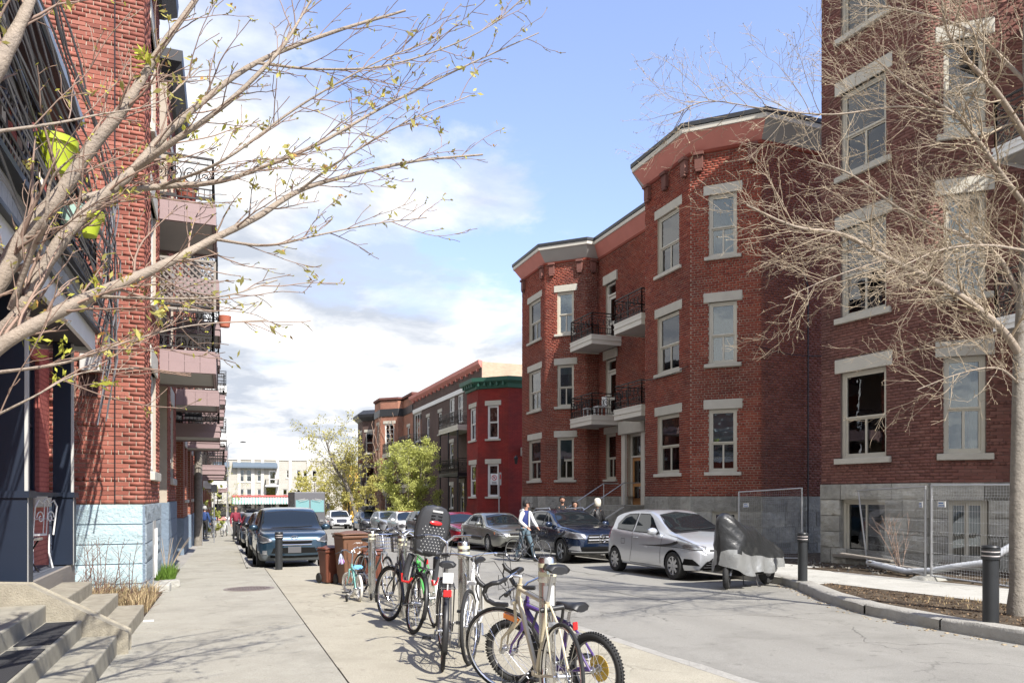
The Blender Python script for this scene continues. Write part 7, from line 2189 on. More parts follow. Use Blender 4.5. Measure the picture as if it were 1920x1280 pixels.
def child_seat(root, info):
    """tall back of a child seat over the rear wheel, seen from behind"""
    S = empty('child_seat', (0, 0, 0)); S.parent = root
    sp = info['sp']
    base = Vector((-.10, 0, sp.z + .02))
    n = 12; rows_o = []
    outline = [(0, .13), (.06, .155), (.16, .175), (.28, .185), (.40, .18), (.48, .155), (.525, .11), (.54, .05)]
    lean = .16
    rows = []
    for z, w in outline:
        row = []
        for i in range(n+1):
            t = -1 + 2*i/n; row.append(base + Vector((-z*lean - .10 + .075*abs(t)**2.2, t*w, z)))
        rows.append(row)
    mb = MB(); mb.grid(rows); o = mb.build('shell', pmat('seat_grey', (.045, .047, .052), .5), root, smooth=60)
    m = o.modifiers.new('s', 'SOLIDIFY'); m.thickness = .03; m.offset = 0
    root_s = o
    # raised rim
    mb = MB(); edge = [r_[0] for r_ in rows] + [r_[-1] for r_ in rows][::-1]
    mb.tube(edge, .020, 7); mb.build('rim', M_['black_plastic'], root_s, smooth=60)
    # air holes in rows, a handle slot and a red reflector
    mb = MB(); rs = random.Random(2)
    for k in range(9):
        z = .05 + k*.033
        m_ = 7 if k % 2 else 6
        for i in range(m_):
            t = (i - (m_-1)/2) / 4.4; w = np.interp(z, [q[0] for q in outline], [q[1] for q in outline])
            p = base + Vector((-z*lean - .10 + .075*abs(t)**2.2 - .018, t*w, z)); mb.box(tuple(p), (.003, .010, .010))
    mb.build('air_hole', pmat('hole_light', (.42, .42, .41), .8), root_s)['kind'] = 'stuff'
    mb = MB(); z = .49; mb.box(tuple(base + Vector((-z*lean-.117, 0, z))), (.004, .12, .022)); mb.build('hand_slot', MATS['hole_light'], root_s)
    mb = MB(); 
    for z in (.44, .405): mb.box(tuple(base + Vector((-z*lean-.117, -.04, z))), (.004, .05, .010)); mb.box(tuple(base + Vector((-z*lean-.117, .04, z))), (.004, .05, .010))
    mb.build('vent_slot', M_['arch_black'], root_s)
    mb = MB(); z = .36; M4 = Matrix.Translation(base + Vector((-z*lean-.12, 0, z))) @ Matrix.Rotation(R(-90), 4, 'Y') @ Matrix.Diagonal((.55, 1.6, 1, 1)); mb.lathe([(.045, 0), (.045, .008), (.035, .014), (.0001, .016)], 18, M4); mb.build('reflector', M_['red_lens'], root_s, smooth=40)
    # seat pan, side wings down to the foot rests with red straps
    mb = MB(); mb.grid([[base + Vector((x, y, -.02 + .05*abs(y)/.15)) for y in (-.15, -.08, 0, .08, .15)] for x in (-.10, .0, .12, .2)]); o = mb.build('pan', MATS['seat_grey'], root, smooth=60); m = o.modifiers.new('s', 'SOLIDIFY'); m.thickness = .03
    for s_ in (-1, 1):
        mb = MB(); pts = [base + Vector((.06, s_*.15, -.02)), base + Vector((.10, s_*.17, -.14)), base + Vector((.10, s_*.175, -.28))]
        mb.tube(pts, [.045, .038, .035], 8); mb.build('leg_guard', MATS['seat_grey'], root, smooth=60)
        mb = MB(); mb.tube([base + Vector((.02, s_*.12, -.28)), base + Vector((.04, s_*.14, -.33)), base + Vector((.12, s_*.20, -.33)), base + Vector((.12, s_*.215, -.24))], .016, 7); mb.build('foot_strap', M_['red_lens'], root, smooth=60)
    mb = MB(); mb.tube([base + Vector((-.02, 0, -.04)), base + Vector((.0, 0, -.16)), base + Vector((.16, 0, -.22))], .013, 6); mb.build('carrier_arm', M_['black_plastic'], root)
    bpy.data.objects.remove(S)

def bikes():
    pmat('beige_paint', (.52, .455, .32), .32, coat=.4); pmat('purple_paint', (.07, .035, .16), .4, coat=.4); pmat('white_gloss', (.72, .72, .70), .3, coat=.5)
    pmat('black_gloss', (.020, .016, .018), .3, coat=.5); pmat('green_gloss', (.06, .32, .06), .35, coat=.5); pmat('mint_gloss', (.25, .55, .50), .35, coat=.4); pmat('yellow_disc', (.60, .40, .06), .5)
    pmat('white_tyre', (.70, .68, .62), .7); pmat('pink_vinyl', (.70, .30, .36), .5); pmat('blue_vinyl', (.15, .38, .62), .5)
    G = 'bicycles locked along the steel posts'
    bicycle('beige road bicycle with dropped handlebars leaning on the nearest steel post', (1.975, 4.28), (2.01, 5.33), 'beige_paint', r=.338, tr=.012, steer=44, lean=2.5, bar='drop', saddle_h=1.02, group=G, front_reflector=True, reflector=None, ft=.0165)
    bicycle("child's purple bicycle with fat black tyres behind the beige one", (2.47, 4.72), (2.19, 5.58), 'purple_paint', r=.262, tr=.026, steer=18, lean=-3, bar='flat', saddle_h=.70, group=G, disc='yellow_disc', reflector=True, ft=.019, rim='dark_alloy')
    bicycle('black city bicycle with rear rack, white tag plate and red lamp', (1.78, 6.30), (2.05, 7.31), 'black_gloss', r=.34, tr=.017, steer=6, lean=3, bar='city', saddle_h=.92, fender='black_plastic', rack=True, reflector=True, group=G, style='step')
    bicycle('white bicycle facing the camera beside the second steel post', (2.47, 7.40), (2.07, 6.43), 'white_gloss', r=.34, tr=.017, steer=-8, lean=-1, bar='flat', saddle_h=.90, group=G)
    r_, inf = bicycle('black bicycle carrying a tall grey child seat with a red reflector', (1.99, 8.30), (1.93, 9.42), 'black_gloss', r=.345, tr=.02, steer=14, lean=9, bar='city', saddle_h=.94, group=G, fender='black_plastic', rack=True, style='step')
    child_seat(r_, inf)
    bicycle('green bicycle with a pale rear fender behind the child seat', (2.36, 8.72), (2.42, 9.75), 'green_gloss', r=.34, tr=.016, steer=-6, lean=-4, bar='city', saddle_h=.92, group=G, fender='white_gloss', reflector=True)
    bicycle('dark bicycle with a wire front basket facing the camera', (2.62, 11.6), (2.42, 10.62), 'black_gloss', r=.34, tr=.017, steer=8, lean=3, bar='city', saddle_h=.95, basket='iron', group=G, fender='black_plastic')
    bicycle('grey bicycle with a chromed wire basket beside the far steel post', (2.16, 12.75), (2.42, 11.76), pmat('grey_gloss', (.16, .17, .18), .35, coat=.5), r=.34, tr=.017, steer=-10, lean=-3, bar='city', saddle_h=.92, basket='chrome', group=G)
    r_, inf = bicycle("small child's bicycle with white tyres, training wheels and streamers", (1.96, 11.66), (1.93, 12.36), 'mint_gloss', r=.20, tr=.022, steer=22, lean=0, bar='city', saddle_h=.53, tyre='white_tyre', rim='white_paint', group=G, training=True, ft=.015, saddle_mat='blue_vinyl')
    mb = MB(); rs = random.Random(5)
    for s_ in (-1, 1):
        h = inf['S'] @ (inf['fw'] + Vector((-.2, s_*.31, .05)))
        for q in range(12):
            d_ = Vector((rs.uniform(-.05, .05), rs.uniform(-.05, .05), -rs.uniform(.12, .2))); mb.tube([h, h + d_*.4 + Vector((-.03, 0, .01)), h + d_ + Vector((-.04, 0, 0))], .003, 3)
    mb.build('streamers', pmat('streamer', (.55, .60, .75), .4, isl=.5), r_)
    mb = MB(); mb.ball(tuple(inf['S'] @ (inf['fw'] + Vector((.04, .16, -.12)))), .045, 10, 8); o = mb.build('pompom', pmat('purple_pompom', (.36, .12, .38), .9, bump=.02, bscale=80), r_, smooth=60)
    # the one being pushed across the street
    bicycle('dark grey road bicycle pushed by the man in the cap', (7.92, 20.38), (8.42, 19.46), pmat('slate_gloss', (.07, .075, .085), .35, coat=.5), r=.34, tr=.013, steer=0, lean=-2, bar='drop', saddle_h=.95, name='bicycle', z_off=0, reflector=None)
    # bicycles leaning by the far left wall
    bicycle('dark bicycle leaning at the far left wall beyond the standing person', (-.55, 44.0), (-.45, 45.0), 'black_gloss', r=.34, tr=.016, small=True, steer=20, bar='city', lean=-8)
    bicycle('white bicycle standing at the far end of the left pavement', (-.1, 46.0), (.15, 46.9), 'white_gloss', r=.34, tr=.016, small=True, steer=10, bar='city', lean=3)
    # steel posts
    lbs = ['steel bicycle post with a white sticker, nearest the camera', 'second steel bicycle post between the white and black bicycles', 'steel bicycle post hidden behind the grey child seat', "steel bicycle post beside the small child's bicycle"]
    for (x, y), lb in zip(((2.06, 4.67), (2.30, 7.34), (2.20, 9.72), (2.22, 12.0)), lbs):
        P = empty('bike_post', (x, y, gz(y, WALK)), label=lb, cat='post', group='steel bicycle posts')
        mb = MB(); mb.lathe([(.057, 0), (.057, .98)], 28, caps=False); mb.build('pole', M_['steel'], P, smooth=60)
        mb = MB(); mb.lathe([(.060, .90), (.062, .905), (.062, 1.055), (.055, 1.07), (.0001, 1.072)], 28, caps=False); mb.build('cap', M_['steel'], P, smooth=40)
        for z in (.94, 1.0):
            mb = MB(); mb.lathe([(.0628, z), (.0628, z+.03)], 28, caps=False); mb.build('reflective_band', pmat('band_cream', (.62, .60, .42), .4), P, smooth=60)
        mb = MB(); mb.tube([(0, -.05, .75), (0, -.10, .72), (0, -.10, .45), (0, -.05, .42)], .012, 8); mb.build('lock_loop', M_['steel'], P, smooth=50)
        if y < 5:
            mb = MB(); n = 8; rows = [[(math.sin(a)*.0585, -math.cos(a)*.0585, z) for a in [R(-50 + 80*i/n) for i in range(n+1)]] for z in (.68, .88)]; mb.grid(rows); mb.build('sticker', M_['white_paint'], P)
    # the lock across the beige bicycle
    L = MB(); z = gz(4.6, WALK)
    L.tube([(1.97, 4.58, z+.72), (2.13, 4.56, z+.74)], .018, 8); L.tube([(2.13, 4.56, z+.74), (2.14, 4.6, z+.66), (2.10, 4.62, z+.55)], .011, 6); L.tube([(1.95, 4.58, z+.72), (1.92, 4.6, z+.60), (2.0, 4.66, z+.45), (2.06, 4.60, z+.42)], .009, 6)
    tag(L.build('bike_lock', M_['black_plastic'], smooth=50), 'black lock looped round the nearest steel post', 'lock')
bikes()
# ------------------------------------------------------------------ street furniture
def bollard(x, y, lb, off, s=1.0):
    B = empty('bollard', (x, y, gz(y, off)), label=lb, cat='bollard', group='black bollards')
    mb = MB(); mb.lathe([(.085, 0), (.085, .74), (.0001, .74)], 24); mb.build('post', pmat('bollard_black', (.022, .024, .026), .42, var=.2, scale=4), B, smooth=40)
    mb = MB()
    for i, z in enumerate((.745, .795, .845)): mb.lathe([(.0001, z), (.098, z), (.100, z+.008), (.100, z+.030), (.085, z+.034), (.0001, z+.034)], 24)
    mb.lathe([(.098, .885), (.09, .905), (.0001, .915)], 24); mb.build('cap', MATS['bollard_black'], B, smooth=30)
    for z in (.779, .829):
        mb = MB(); mb.lathe([(.092, z), (.092, z+.016)], 24, caps=False); mb.build('reflective_ring', pmat('ring_white', (.70, .64, .62), .4), B, smooth=60)
    return B

def wheelie_bin(x, y, rz, w, h, mat, lb, logo=False):
    B = empty('wheelie_bin', (x, y, gz(y, WALK)), R(rz), lb, 'bin', 'brown wheelie bins by the kerb')
    d = w*.95
    mb = MB(); a, b = w/2, d/2; k = .78
    zt = h*.90
    mb._a([(-a*k, -b*k, .02), (a*k, -b*k, .02), (a*k, b*k, .02), (-a*k, b*k, .02), (-a, -b, zt), (a, -b, zt), (a, b, zt), (-a, b, zt)], [(3,2,1,0), (4,5,6,7), (0,1,5,4), (1,2,6,5), (2,3,7,6), (3,0,4,7)])
    mb.build('body', mat, B, bevel=.03, seg=3)
    mb = MB(); mb.box((0, -.01, zt), (w*1.08, d*1.08, .05)); mb.build('rim', mat, B, bevel=.012, seg=2)
    mb = MB(); rows = []
    for i in range(9):
        t = -1 + 2*i/8; rows.append([(t*w*.55, y_, zt + .035 + (.055 if abs(y_) < d*.4 else .01)*(1-abs(t)**3)) for y_ in (-d*.58, -d*.4, 0, d*.4, d*.56)])
    mb.grid(rows); o = mb.build('lid', mat, B, smooth=40); m = o.modifiers.new('s', 'SOLIDIFY'); m.thickness = .02
    mb = MB(); mb.tube([(-w*.40, d*.5, zt+.03), (-w*.40, d*.66, zt+.05), (w*.40, d*.66, zt+.05), (w*.40, d*.5, zt+.03)], .016, 7); mb.build('handle', mat, B, smooth=50)
    for s_ in (-1, 1):
        mb = MB(Matrix.Translation((s_*(w*.42), d*.46, .10)) @ Matrix.Rotation(R(90), 4, 'Y')); mb.lathe([(.0001, -.025), (.09, -.025), (.10, -.015), (.10, .015), (.09, .025), (.0001, .025)], 18); mb.build('wheel', M_['rubber'], B, smooth=40)
        mb = MB(); mb._a([(s_*w*.2, -b*k*.98-.02, h*.1), (s_*w*.28, -b*k*.98-.02, h*.1), (s_*w*.36, -b-.012, zt*.9), (s_*w*.16, -b-.012, zt*.9)], [(0, 1, 2, 3)]); mb.build('rib', mat, B)
    if logo:
        def text(body, size, x, z):
            cu = bpy.data.curves.new('lettering', 'FONT'); cu.body = body; cu.size = size; cu.align_x = 'CENTER'; cu.extrude = .0006
            o = bpy.data.objects.new('tmp', cu); COL.objects.link(o); dg = bpy.context.evaluated_depsgraph_get()
            me = bpy.data.meshes.new_from_object(o.evaluated_get(dg)); bpy.data.objects.remove(o)
            t = (z-.02)/(zt-.02); yy = -(b*k + (b-b*k)*t) - .003
            me.materials.clear(); me.materials.append(M_['white_paint'])
            linkmesh('lettering', me, B, Matrix.Translation((x, yy, z)) @ Matrix.Rotation(R(90), 4, 'X'))
        text('220L • MAX 80kg', .045, 0, zt*.86)
        zc = zt*.72; t = (zc-.02)/(zt-.02); yy = -(b*k + (b-b*k)*t) - .006
        mb = MB()
        for q in range(3):
            a0 = q*2*PI/3 + .5; pts = [(math.cos(a0+i*.22)*.06, yy, zc + math.sin(a0+i*.22)*.06) for i in range(7)]; mb.tube(pts, [.010]*5 + [.02, .001], 4)
        mb.build('emblem', M_['white_paint'], B)
    return B

def mesh_panel(a, b, z0a, z0b, h, lb, lean=(0, 0), sign=None):
    """temporary fence panel: tube frame, wire mesh with folds"""
    a = Vector(a); b = Vector(b); A = Vector((a.x, a.y, z0a)); Bv = Vector((b.x, b.y, z0b))
    up = Vector((lean[0], lean[1], 1)).normalized()
    P = empty('fence_panel', A, label=lb, cat='fence', group='temporary wire fence panels')
    o = -A
    Al, Bl = Vector((0, 0, 0)), Bv - A
    ub = Vector((0, 0, 1)); upA = up
    for p, u_ in ((Al, upA), (Bl, ub)):
        mb = MB(); mb.tube([p, p + u_*h], .021, 8); mb.build('post', M_['galvanised'], P, smooth=50)
    for z in (.10, h-.01):
        mb = MB(); mb.tube([Al + upA*z, Bl + ub*z], .016, 8); mb.build('rail', M_['galvanised'], P, smooth=50)
    d = (Bl-Al); L = d.length; d.normalize(); n = d.cross(up).normalized()
    mb = MB(); nv = int(L/.055)
    fold = [(.10, 0), (.30, 0), (.35, .03), (.40, 0), (h*.5-.05, 0), (h*.5, .03), (h*.5+.05, 0), (h-.30, 0), (h-.25, .03), (h-.2, 0), (h-.02, 0)]
    for i in range(1, nv):
        up = upA.lerp(ub, i/nv); q = Al + d*(L*i/nv); mb.tube([q + up*z + n*k for z, k in fold], .0021, 3, cap=False)
    z = .12
    while z < h:
        k = np.interp(z, [f[0] for f in fold], [f[1] for f in fold]); mb.tube([Al + upA*z + n*k, Bl + ub*z + n*k], .0023, 3, cap=False)
        z += .20 if not (z > h-.4 or z < .3) else .055
    mb.build('wire_mesh', M_['galvanised'], P)['kind'] = 'stuff'
    for f in sign or []:
        c = Al + d*(L*f) + up*(h*.80) - n*.01
        M4 = Matrix((d, n, up)).transposed().to_4x4(); M4.translation = c
        mb = MB(M4); mb.box((0, 0, 0), (.17, .008, .11)); s = mb.build('sign', M_['white_paint'], P)
        mb = MB(M4)
        for yy in (-.006, .006):
            mb.box((-.01, yy, .022), (.10, .002, .022)); mb.box((0, yy, -.02), (.13, .002, .012)); mb.box((-.055, yy, .02), (.02, .002, .03)); mb.box((.0, yy, -.042), (.15, .002, .008))
        mb.build('sign_print', pmat('sign_blue', (.05, .16, .42), .5), s)
    return P

def street():
    p = atG(1505, 1089, .14); bollard(p.x, p.y, 'black bollard on the right pavement behind the kerb corner', .14)
    p = atG(1857, 1176, .14); bollard(8.42, 6.17, 'black bollard at the planting bed, nearest the right edge', .14)
    bollard(1.24, 18.85, 'black bollard on the left kerb extension before the blue wagon', WALK)
    wheelie_bin(2.28, 14.35, 12, .56, 1.02, M_['brown_plastic'], 'large brown wheelie bin with white print beside the bicycles', True)
    wheelie_bin(1.93, 14.85, 20, .36, .70, M_['redbrown_plastic'], 'small reddish brown wheelie bin left of the large one')
    wheelie_bin(2.62, 14.0, -10, .36, .68, M_['redbrown_plastic'], "small reddish brown bin behind the child's bicycle")
    # temporary fences on the right
    g = gz(12, .12)
    mesh_panel((14.05, 13.3), (12.45, 10.42), g-.02, g+.02, 1.80, 'wire fence panel with one leaning post before the basement window', (-.06, .10), sign=[.93])
    mesh_panel((12.46, 10.30), (12.28, 8.1), g+.02, g, 1.82, 'wire fence panel between the leaning panel and the tree', sign=[.10])
    mesh_panel((13.2, 16.9), (13.75, 15.1), gz(16, .05), gz(15, .12), 1.90, 'wire fence panel closing the alley behind the scooter', sign=[.12])
    # concrete foot, pipe, planks and rubble
    mb = MB(); c = Vector((12.45, 10.36, g))
    mb._a([(c.x-.45, c.y-.3, g-.02), (c.x+.5, c.y-.25, g-.02), (c.x+.45, c.y+.35, g-.02), (c.x-.4, c.y+.3, g-.02), (c.x-.28, c.y-.15, g+.11), (c.x+.3, c.y-.1, g+.13), (c.x+.25, c.y+.2, g+.12), (c.x-.2, c.y+.15, g+.10)], [(3,2,1,0), (4,5,6,7), (0,1,5,4), (1,2,6,5), (2,3,7,6), (3,0,4,7)])
    tag(mb.build('concrete_block', M_['greystone'], bevel=.03, seg=2), 'rough flat stone block at the foot of the wire fence', 'stone')
    pts = [at(1628, 1054, 16.4), at(1700, 1071, 15.0), at(1745, 1070, 14.45), at(1790, 1062, 14.0), at(1845, 1055, 13.6), at(1905, 1018, 13.4), at(1960, 975, 13.2)]
    mb = MB(); q = []
    for a, b in zip(pts, pts[1:]):
        for j in range(10): q.append(a.lerp(b, j/10))
    q.append(pts[-1])
    mb.tube(q, [.062 + (.006 if j % 2 else 0) for j in range(len(q))], 12)
    tag(mb.build('drain_hose', pmat('hose_grey', (.52, .54, .57), .5), smooth=35), 'pale grey corrugated drain hose lying along the wire fence', 'hose')
    for i, (a, b, c_, lb) in enumerate(((1598, 1037, 16.6, 'weathered plank lying under the left basement window'), (1650, 1052, 16.0, 'second grey plank lying beside the drain hose'))):
        pa = at(a-20, b, c_+.3); pb = at(a+75, b+14, c_-.6); mb = MB(); mb.bar(pa, pb, .16, .035); tag(mb.build('plank', M_['wood_grey'], bevel=.004), lb, 'plank', 'loose planks behind the wire fence')
    rs = random.Random(8); mb = MB()
    for k in range(260):
        x = rs.uniform(12.5, 14.6); y = rs.uniform(8.2, 17.8)
        if x > 14.2 and y < 15: continue
        s = rs.uniform(.01, .035); M4 = Matrix.Translation((x, y, gz(y, .12)+s*.3)) @ Euler((rs.uniform(0, 3), rs.uniform(0, 3), 0)).to_matrix().to_4x4(); mb.box((0, 0, 0), (s*2, s*1.4, s), M4)
    tag(mb.build('rubble', pmat('rubble', (.13, .12, .105), .95, isl=.5)), 'loose rubble and stones scattered in the right yard', 'rubble', kind='stuff')
    # no-parking sign on its pole
    y = 30.6; S = empty('street_sign', (11.2, y, gz(y, .14)), label='white no-parking sign with red circle on a thin grey pole before the red house', cat='sign')
    mb = MB(); mb.tube([(0, 0, 0), (0, 0, 3.0)], .03, 8); mb.build('pole', M_['galvanised'], S, smooth=50)
    z0 = 2.72
    mb = MB(); mb.box((-.24, -.05, z0), (.34, .01, .48)); pl = mb.build('plate', M_['white_paint'], S)
    mb = MB(Matrix.Translation((-.24, -.058, z0+.06)) @ Matrix.Rotation(R(90), 4, 'X')); mb.lathe([(.095, -.002), (.12, -.002), (.12, .002), (.095, .002)], 24, caps=False); mb.box((0, 0, 0), (.025, .2, .003), Matrix.Rotation(R(45), 4, 'Z')); mb.build('red_ring', M_['red_lens'], pl)
    def flat_text(body, size, M4, mat, par):
        cu = bpy.data.curves.new('lettering', 'FONT'); cu.body = body; cu.size = size; cu.align_x = 'CENTER'; cu.extrude = .0008
        o = bpy.data.objects.new('tmp', cu); COL.objects.link(o); dg = bpy.context.evaluated_depsgraph_get(); me = bpy.data.meshes.new_from_object(o.evaluated_get(dg)); bpy.data.objects.remove(o)
        me.materials.clear(); me.materials.append(mat); return linkmesh('lettering', me, par, M4)
    flat_text('P', .17, Matrix.Translation((-.24, -.058, z0+.005)) @ Matrix.Rotation(R(90), 4, 'X'), M_['black_plastic'], pl)
    mb = MB()
    for zz in (-.12, -.16, -.20): mb.box((-.24, -.058, z0+zz), (.22, .003, .018))
    mb.build('print', M_['black_plastic'], pl)
    mb = MB(); mb.box((.06, .02, z0+.02), (.10, .012, .55)); mb.build('side_plate', M_['trim_grey'], S)
    mb = MB(); mb.box((.06, .012, z0+.1), (.06, .006, .2)); mb.build('print', M_['red_lens'], S)
    # small sign and lamp on the left
    y = 37.0
    S = empty('street_sign', (-.42, y, gz(y, .11)), label='grey sign plate on a thin post beyond the utility pole', cat='sign')
    mb = MB(); mb.tube([(0, 0, 0), (0, 0, 2.7)], .025, 8); mb.build('pole', M_['galvanised'], S); mb = MB(); mb.box((0, -.04, 2.5), (.26, .01, .34)); mb.build('plate', M_['dark_alloy'], S)
    U = empty('utility_pole', (-1.0, 34.0, gz(34, .1)), label='grey-brown wooden utility pole standing against the left row', cat='pole')
    mb = MB(); mb.tube([(0, 0, 0), (0, 0, 4), (0, 0, 6.6)], [.17, .155, .145], 14); mb.build('shaft', M_['bark_grey'], U, smooth=50)
    mb = MB(); mb.tube([(.15, -.05, 0), (.15, -.05, 2.4)], .025, 6); mb.build('conduit', M_['galvanised'], U)
    y = 80; L = empty('street_lamp', (.35, y, gz(y, .1)), label='slender street lamp with curved arm at the far end of the left pavement', cat='street lamp')
    mb = MB(); mb.tube([(0, 0, 0), (0, 0, 4), (0, 0, 7.9)], [.09, .075, .055], 10); mb.build('pole', M_['galvanised'], L, smooth=50)
    mb = MB(); mb.tube([(0, 0, 7.8), (.15, 0, 8.25), (.6, 0, 8.45), (1.2, 0, 8.5)], .035, 8); mb.build('arm', M_['galvanised'], L, smooth=50)
    mb = MB(); mb.ball((1.45, 0, 8.48), .3, 12, 8, (1, .5, .25)); mb.build('lamp_head', M_['dark_metal'], L, smooth=60)
    # covered scooter
    s = Vector((8.75, 11.55, gz(11.5))); e = Vector((10.0, 11.95, gz(12)))
    yaw = math.atan2(s.y-e.y, s.x-e.x)
    S = empty('covered_scooter', ((s.x+e.x)/2, (s.y+e.y)/2, gz(11.7)), yaw, 'motor scooter under a black and silver cover, parked across the kerb', 'scooter')
    Lh = (s-e).length/2
    wm = MB(Matrix.Rotation(R(90), 4, 'X')); wm.lathe([(.13, -.05), (.22, -.05), (.255, -.02), (.26, 0), (.255, .02), (.22, .05), (.13, .05)], 28, caps=False); wm.lathe([(.0001, -.03), (.13, -.045)], 20, caps=False); wm.lathe([(.0001, .03), (.13, .045)], 20, caps=False)
    wme = wm.mesh('wheel', M_['rubber_tread'], 40)
    for x, a in ((Lh, 28), (-Lh, 0)):
        t = linkmesh('wheel', wme, S, Matrix.Translation((x, 0, .26)) @ Matrix.Rotation(R(a), 4, 'Z'))
        mb = MB(Matrix.Rotation(R(90), 4, 'X')); mb.lathe([(.04, .05), (.11, .045), (.11, -.045), (.04, -.05)], 18, caps=False); mb.build('rim', M_['dark_alloy'], t)
    mb = MB(); mb.tube([(Lh, .07, .26), (Lh-.12, .07, .62)], .025, 8); mb.tube([(Lh, -.07, .26), (Lh-.12, -.07, .62)], .025, 8); mb.build('fork', M_['alloy'], S)
    mb = MB(); mb.box((-.1, 0, .30), (.9, .26, .14)); mb.box((-.5, 0, .40), (.5, .22, .3)); mb.tube([(-.25, .16, .28), (-.62, .17, .30), (-.72, .17, .34)], .045, 8); mb.build('underbody', M_['black_plastic'], S, bevel=.03)
    mb = MB(); mb.tube([(-.05, .12, .26), (-.12, .16, .02), (-.2, .16, .01)], .012, 6); mb.tube([(-.05, -.12, .26), (-.12, -.16, .02), (-.2, -.16, .01)], .012, 6); mb.build('centre_stand', M_['dark_alloy'], S)
    # the cover as one draped cloth: rings along the length, folds and creases
    prof = [(Lh+.24, .46, 1.16, .03), (Lh+.22, .43, 1.28, .10), (Lh+.17, .40, 1.38, .17), (Lh+.10, .36, 1.44, .24), (Lh-.0, .33, 1.44, .30), (Lh-.10, .31, 1.36, .34), (Lh-.35, .28, 1.24, .33), (Lh-.60, .28, 1.17, .30), (-.15, .30, 1.12, .28), (-.35, .30, 1.03, .28), (-.52, .31, .93, .30), (-.68, .33, .86, .30), (-.84, .36, .78, .27), (-.98, .42, .66, .18), (-1.02, .50, .60, .10)]
    rs = random.Random(3); n = 48; rows = []; xs = [p_[0] for p_ in prof][::-1]
    for i in range(60):
        x = prof[-1][0] + (prof[0][0]-prof[-1][0])*i/59
        zl = np.interp(x, xs, [p_[1] for p_ in prof][::-1]); zt = np.interp(x, xs, [p_[2] for p_ in prof][::-1]); hw = np.interp(x, xs, [p_[3] for p_ in prof][::-1])
        row = []
        for j in range(n+1):
            t = j/n; a = PI*t
            # an arch with a flaring hem, its folds hanging from the ridge
            cx = math.cos(a); sx = math.sin(a); sd_ = 1 if cx >= 0 else -1
            y_ = hw*(abs(cx)**.9)*sd_; z_ = zl + (zt-zl)*(sx**.75 if sx > 0 else 0)
            hem = max(0, 1 - (z_-zl)/.5)
            tri = lambda q: abs((q/PI) % 2 - 1) - .5
            fold = .045*math.sin(x*17 + 2*sd_)*hem + .030*tri(x*7 - z_*9*sd_) + .018*tri(x*13 + z_*12 + sd_) + .008*math.sin(x*31 - z_*27)
            y_ += fold*sd_*min(1, abs(cx)*2.5); z_ += .015*math.sin(x*12 + t*5)*sx + hem*.035*math.sin(x*9 + sd_)
            row.append((x, y_ + .02*math.sin(z_*7+x*3), z_))
        rows.append(row)
    mb = MB(); mb.grid(rows); mb.poly(rows[-1]); mb.poly(rows[0][::-1])
    o = mb.build('cover', pmat('cover_black', (.018, .019, .020), .36, spec=.6, bump=.012, bscale=9, var=.1, scale=5), S, smooth=180)
    o.data.materials.append(pmat('cover_silver', (.31, .315, .31), .34, metal=.45, bump=.012, bscale=9))
    for p_ in o.data.polygons:
        if len(p_.vertices) == 4 and p_.center.z < .59 + .05*math.sin(p_.center.x*1.5) + .22*max(0, p_.center.x-.35): p_.material_index = 1
    # litter by the kerb
    mb = MB(); mb.box((-.90, 10.6, gz(10.6, WALK+.01)), (.12, .05, .015)); tag(mb.build('litter', M_['white_paint']), 'scrap of white paper beside the far steps', 'litter')
    mb = MB(); 
    for k in range(160):
        y = rs.uniform(5.5, 12); x = np.interp(y, [5.2, 6.6, 8.0, 9.3, 10.9, 12.2], [8.05, 8.12, 8.38, 8.95, 9.85, 10.4]) - abs(rs.gauss(0, .12)) 
        s_ = rs.uniform(.008, .03); mb.box((x, y, gz(y)+s_*.15), (s_*1.6, s_, s_*.3), Matrix.Identity(4))
    tag(mb.build('leaf_litter', pmat('litter_tan', (.30, .24, .16), .9, isl=.5)), 'dry leaf litter and grit lying along the right kerb', 'leaf litter', kind='stuff')
street()
# ------------------------------------------------------------------ people
def skin_mesh(name, nodes, edges, mat, parent, sub=2, root=0):
    me = bpy.data.meshes.new('tmp'); me.from_pydata([n[0] for n in nodes], edges, [])
    o = bpy.data.objects.new('tmp', me); COL.objects.link(o)
    sk = o.modifiers.new('skin', 'SKIN'); sk.use_smooth_shade = True
    if not me.skin_vertices: me.attributes
    lay = me.skin_vertices[0].data if me.skin_vertices else None
    if lay is None:
        bm = bmesh.new(); bm.from_mesh(me); bm.verts.layers.skin.verify(); bm.to_mesh(me); bm.free(); lay = me.skin_vertices[0].data
    for i, n in enumerate(nodes):
        r = n[1]; lay[i].radius = (r, r) if isinstance(r, (int, float)) else r; lay[i].use_root = i == root
    ss = o.modifiers.new('sub', 'SUBSURF'); ss.levels = sub; ss.render_levels = sub
    dg = bpy.context.evaluated_depsgraph_get(); m2 = bpy.data.meshes.new_from_object(o.evaluated_get(dg))
    bpy.data.objects.remove(o); m2.name = name; m2.materials.clear(); m2.materials.append(mat)
    m2.polygons.foreach_set('use_smooth', [True]*len(m2.polygons))
    return linkmesh(name, m2, parent)

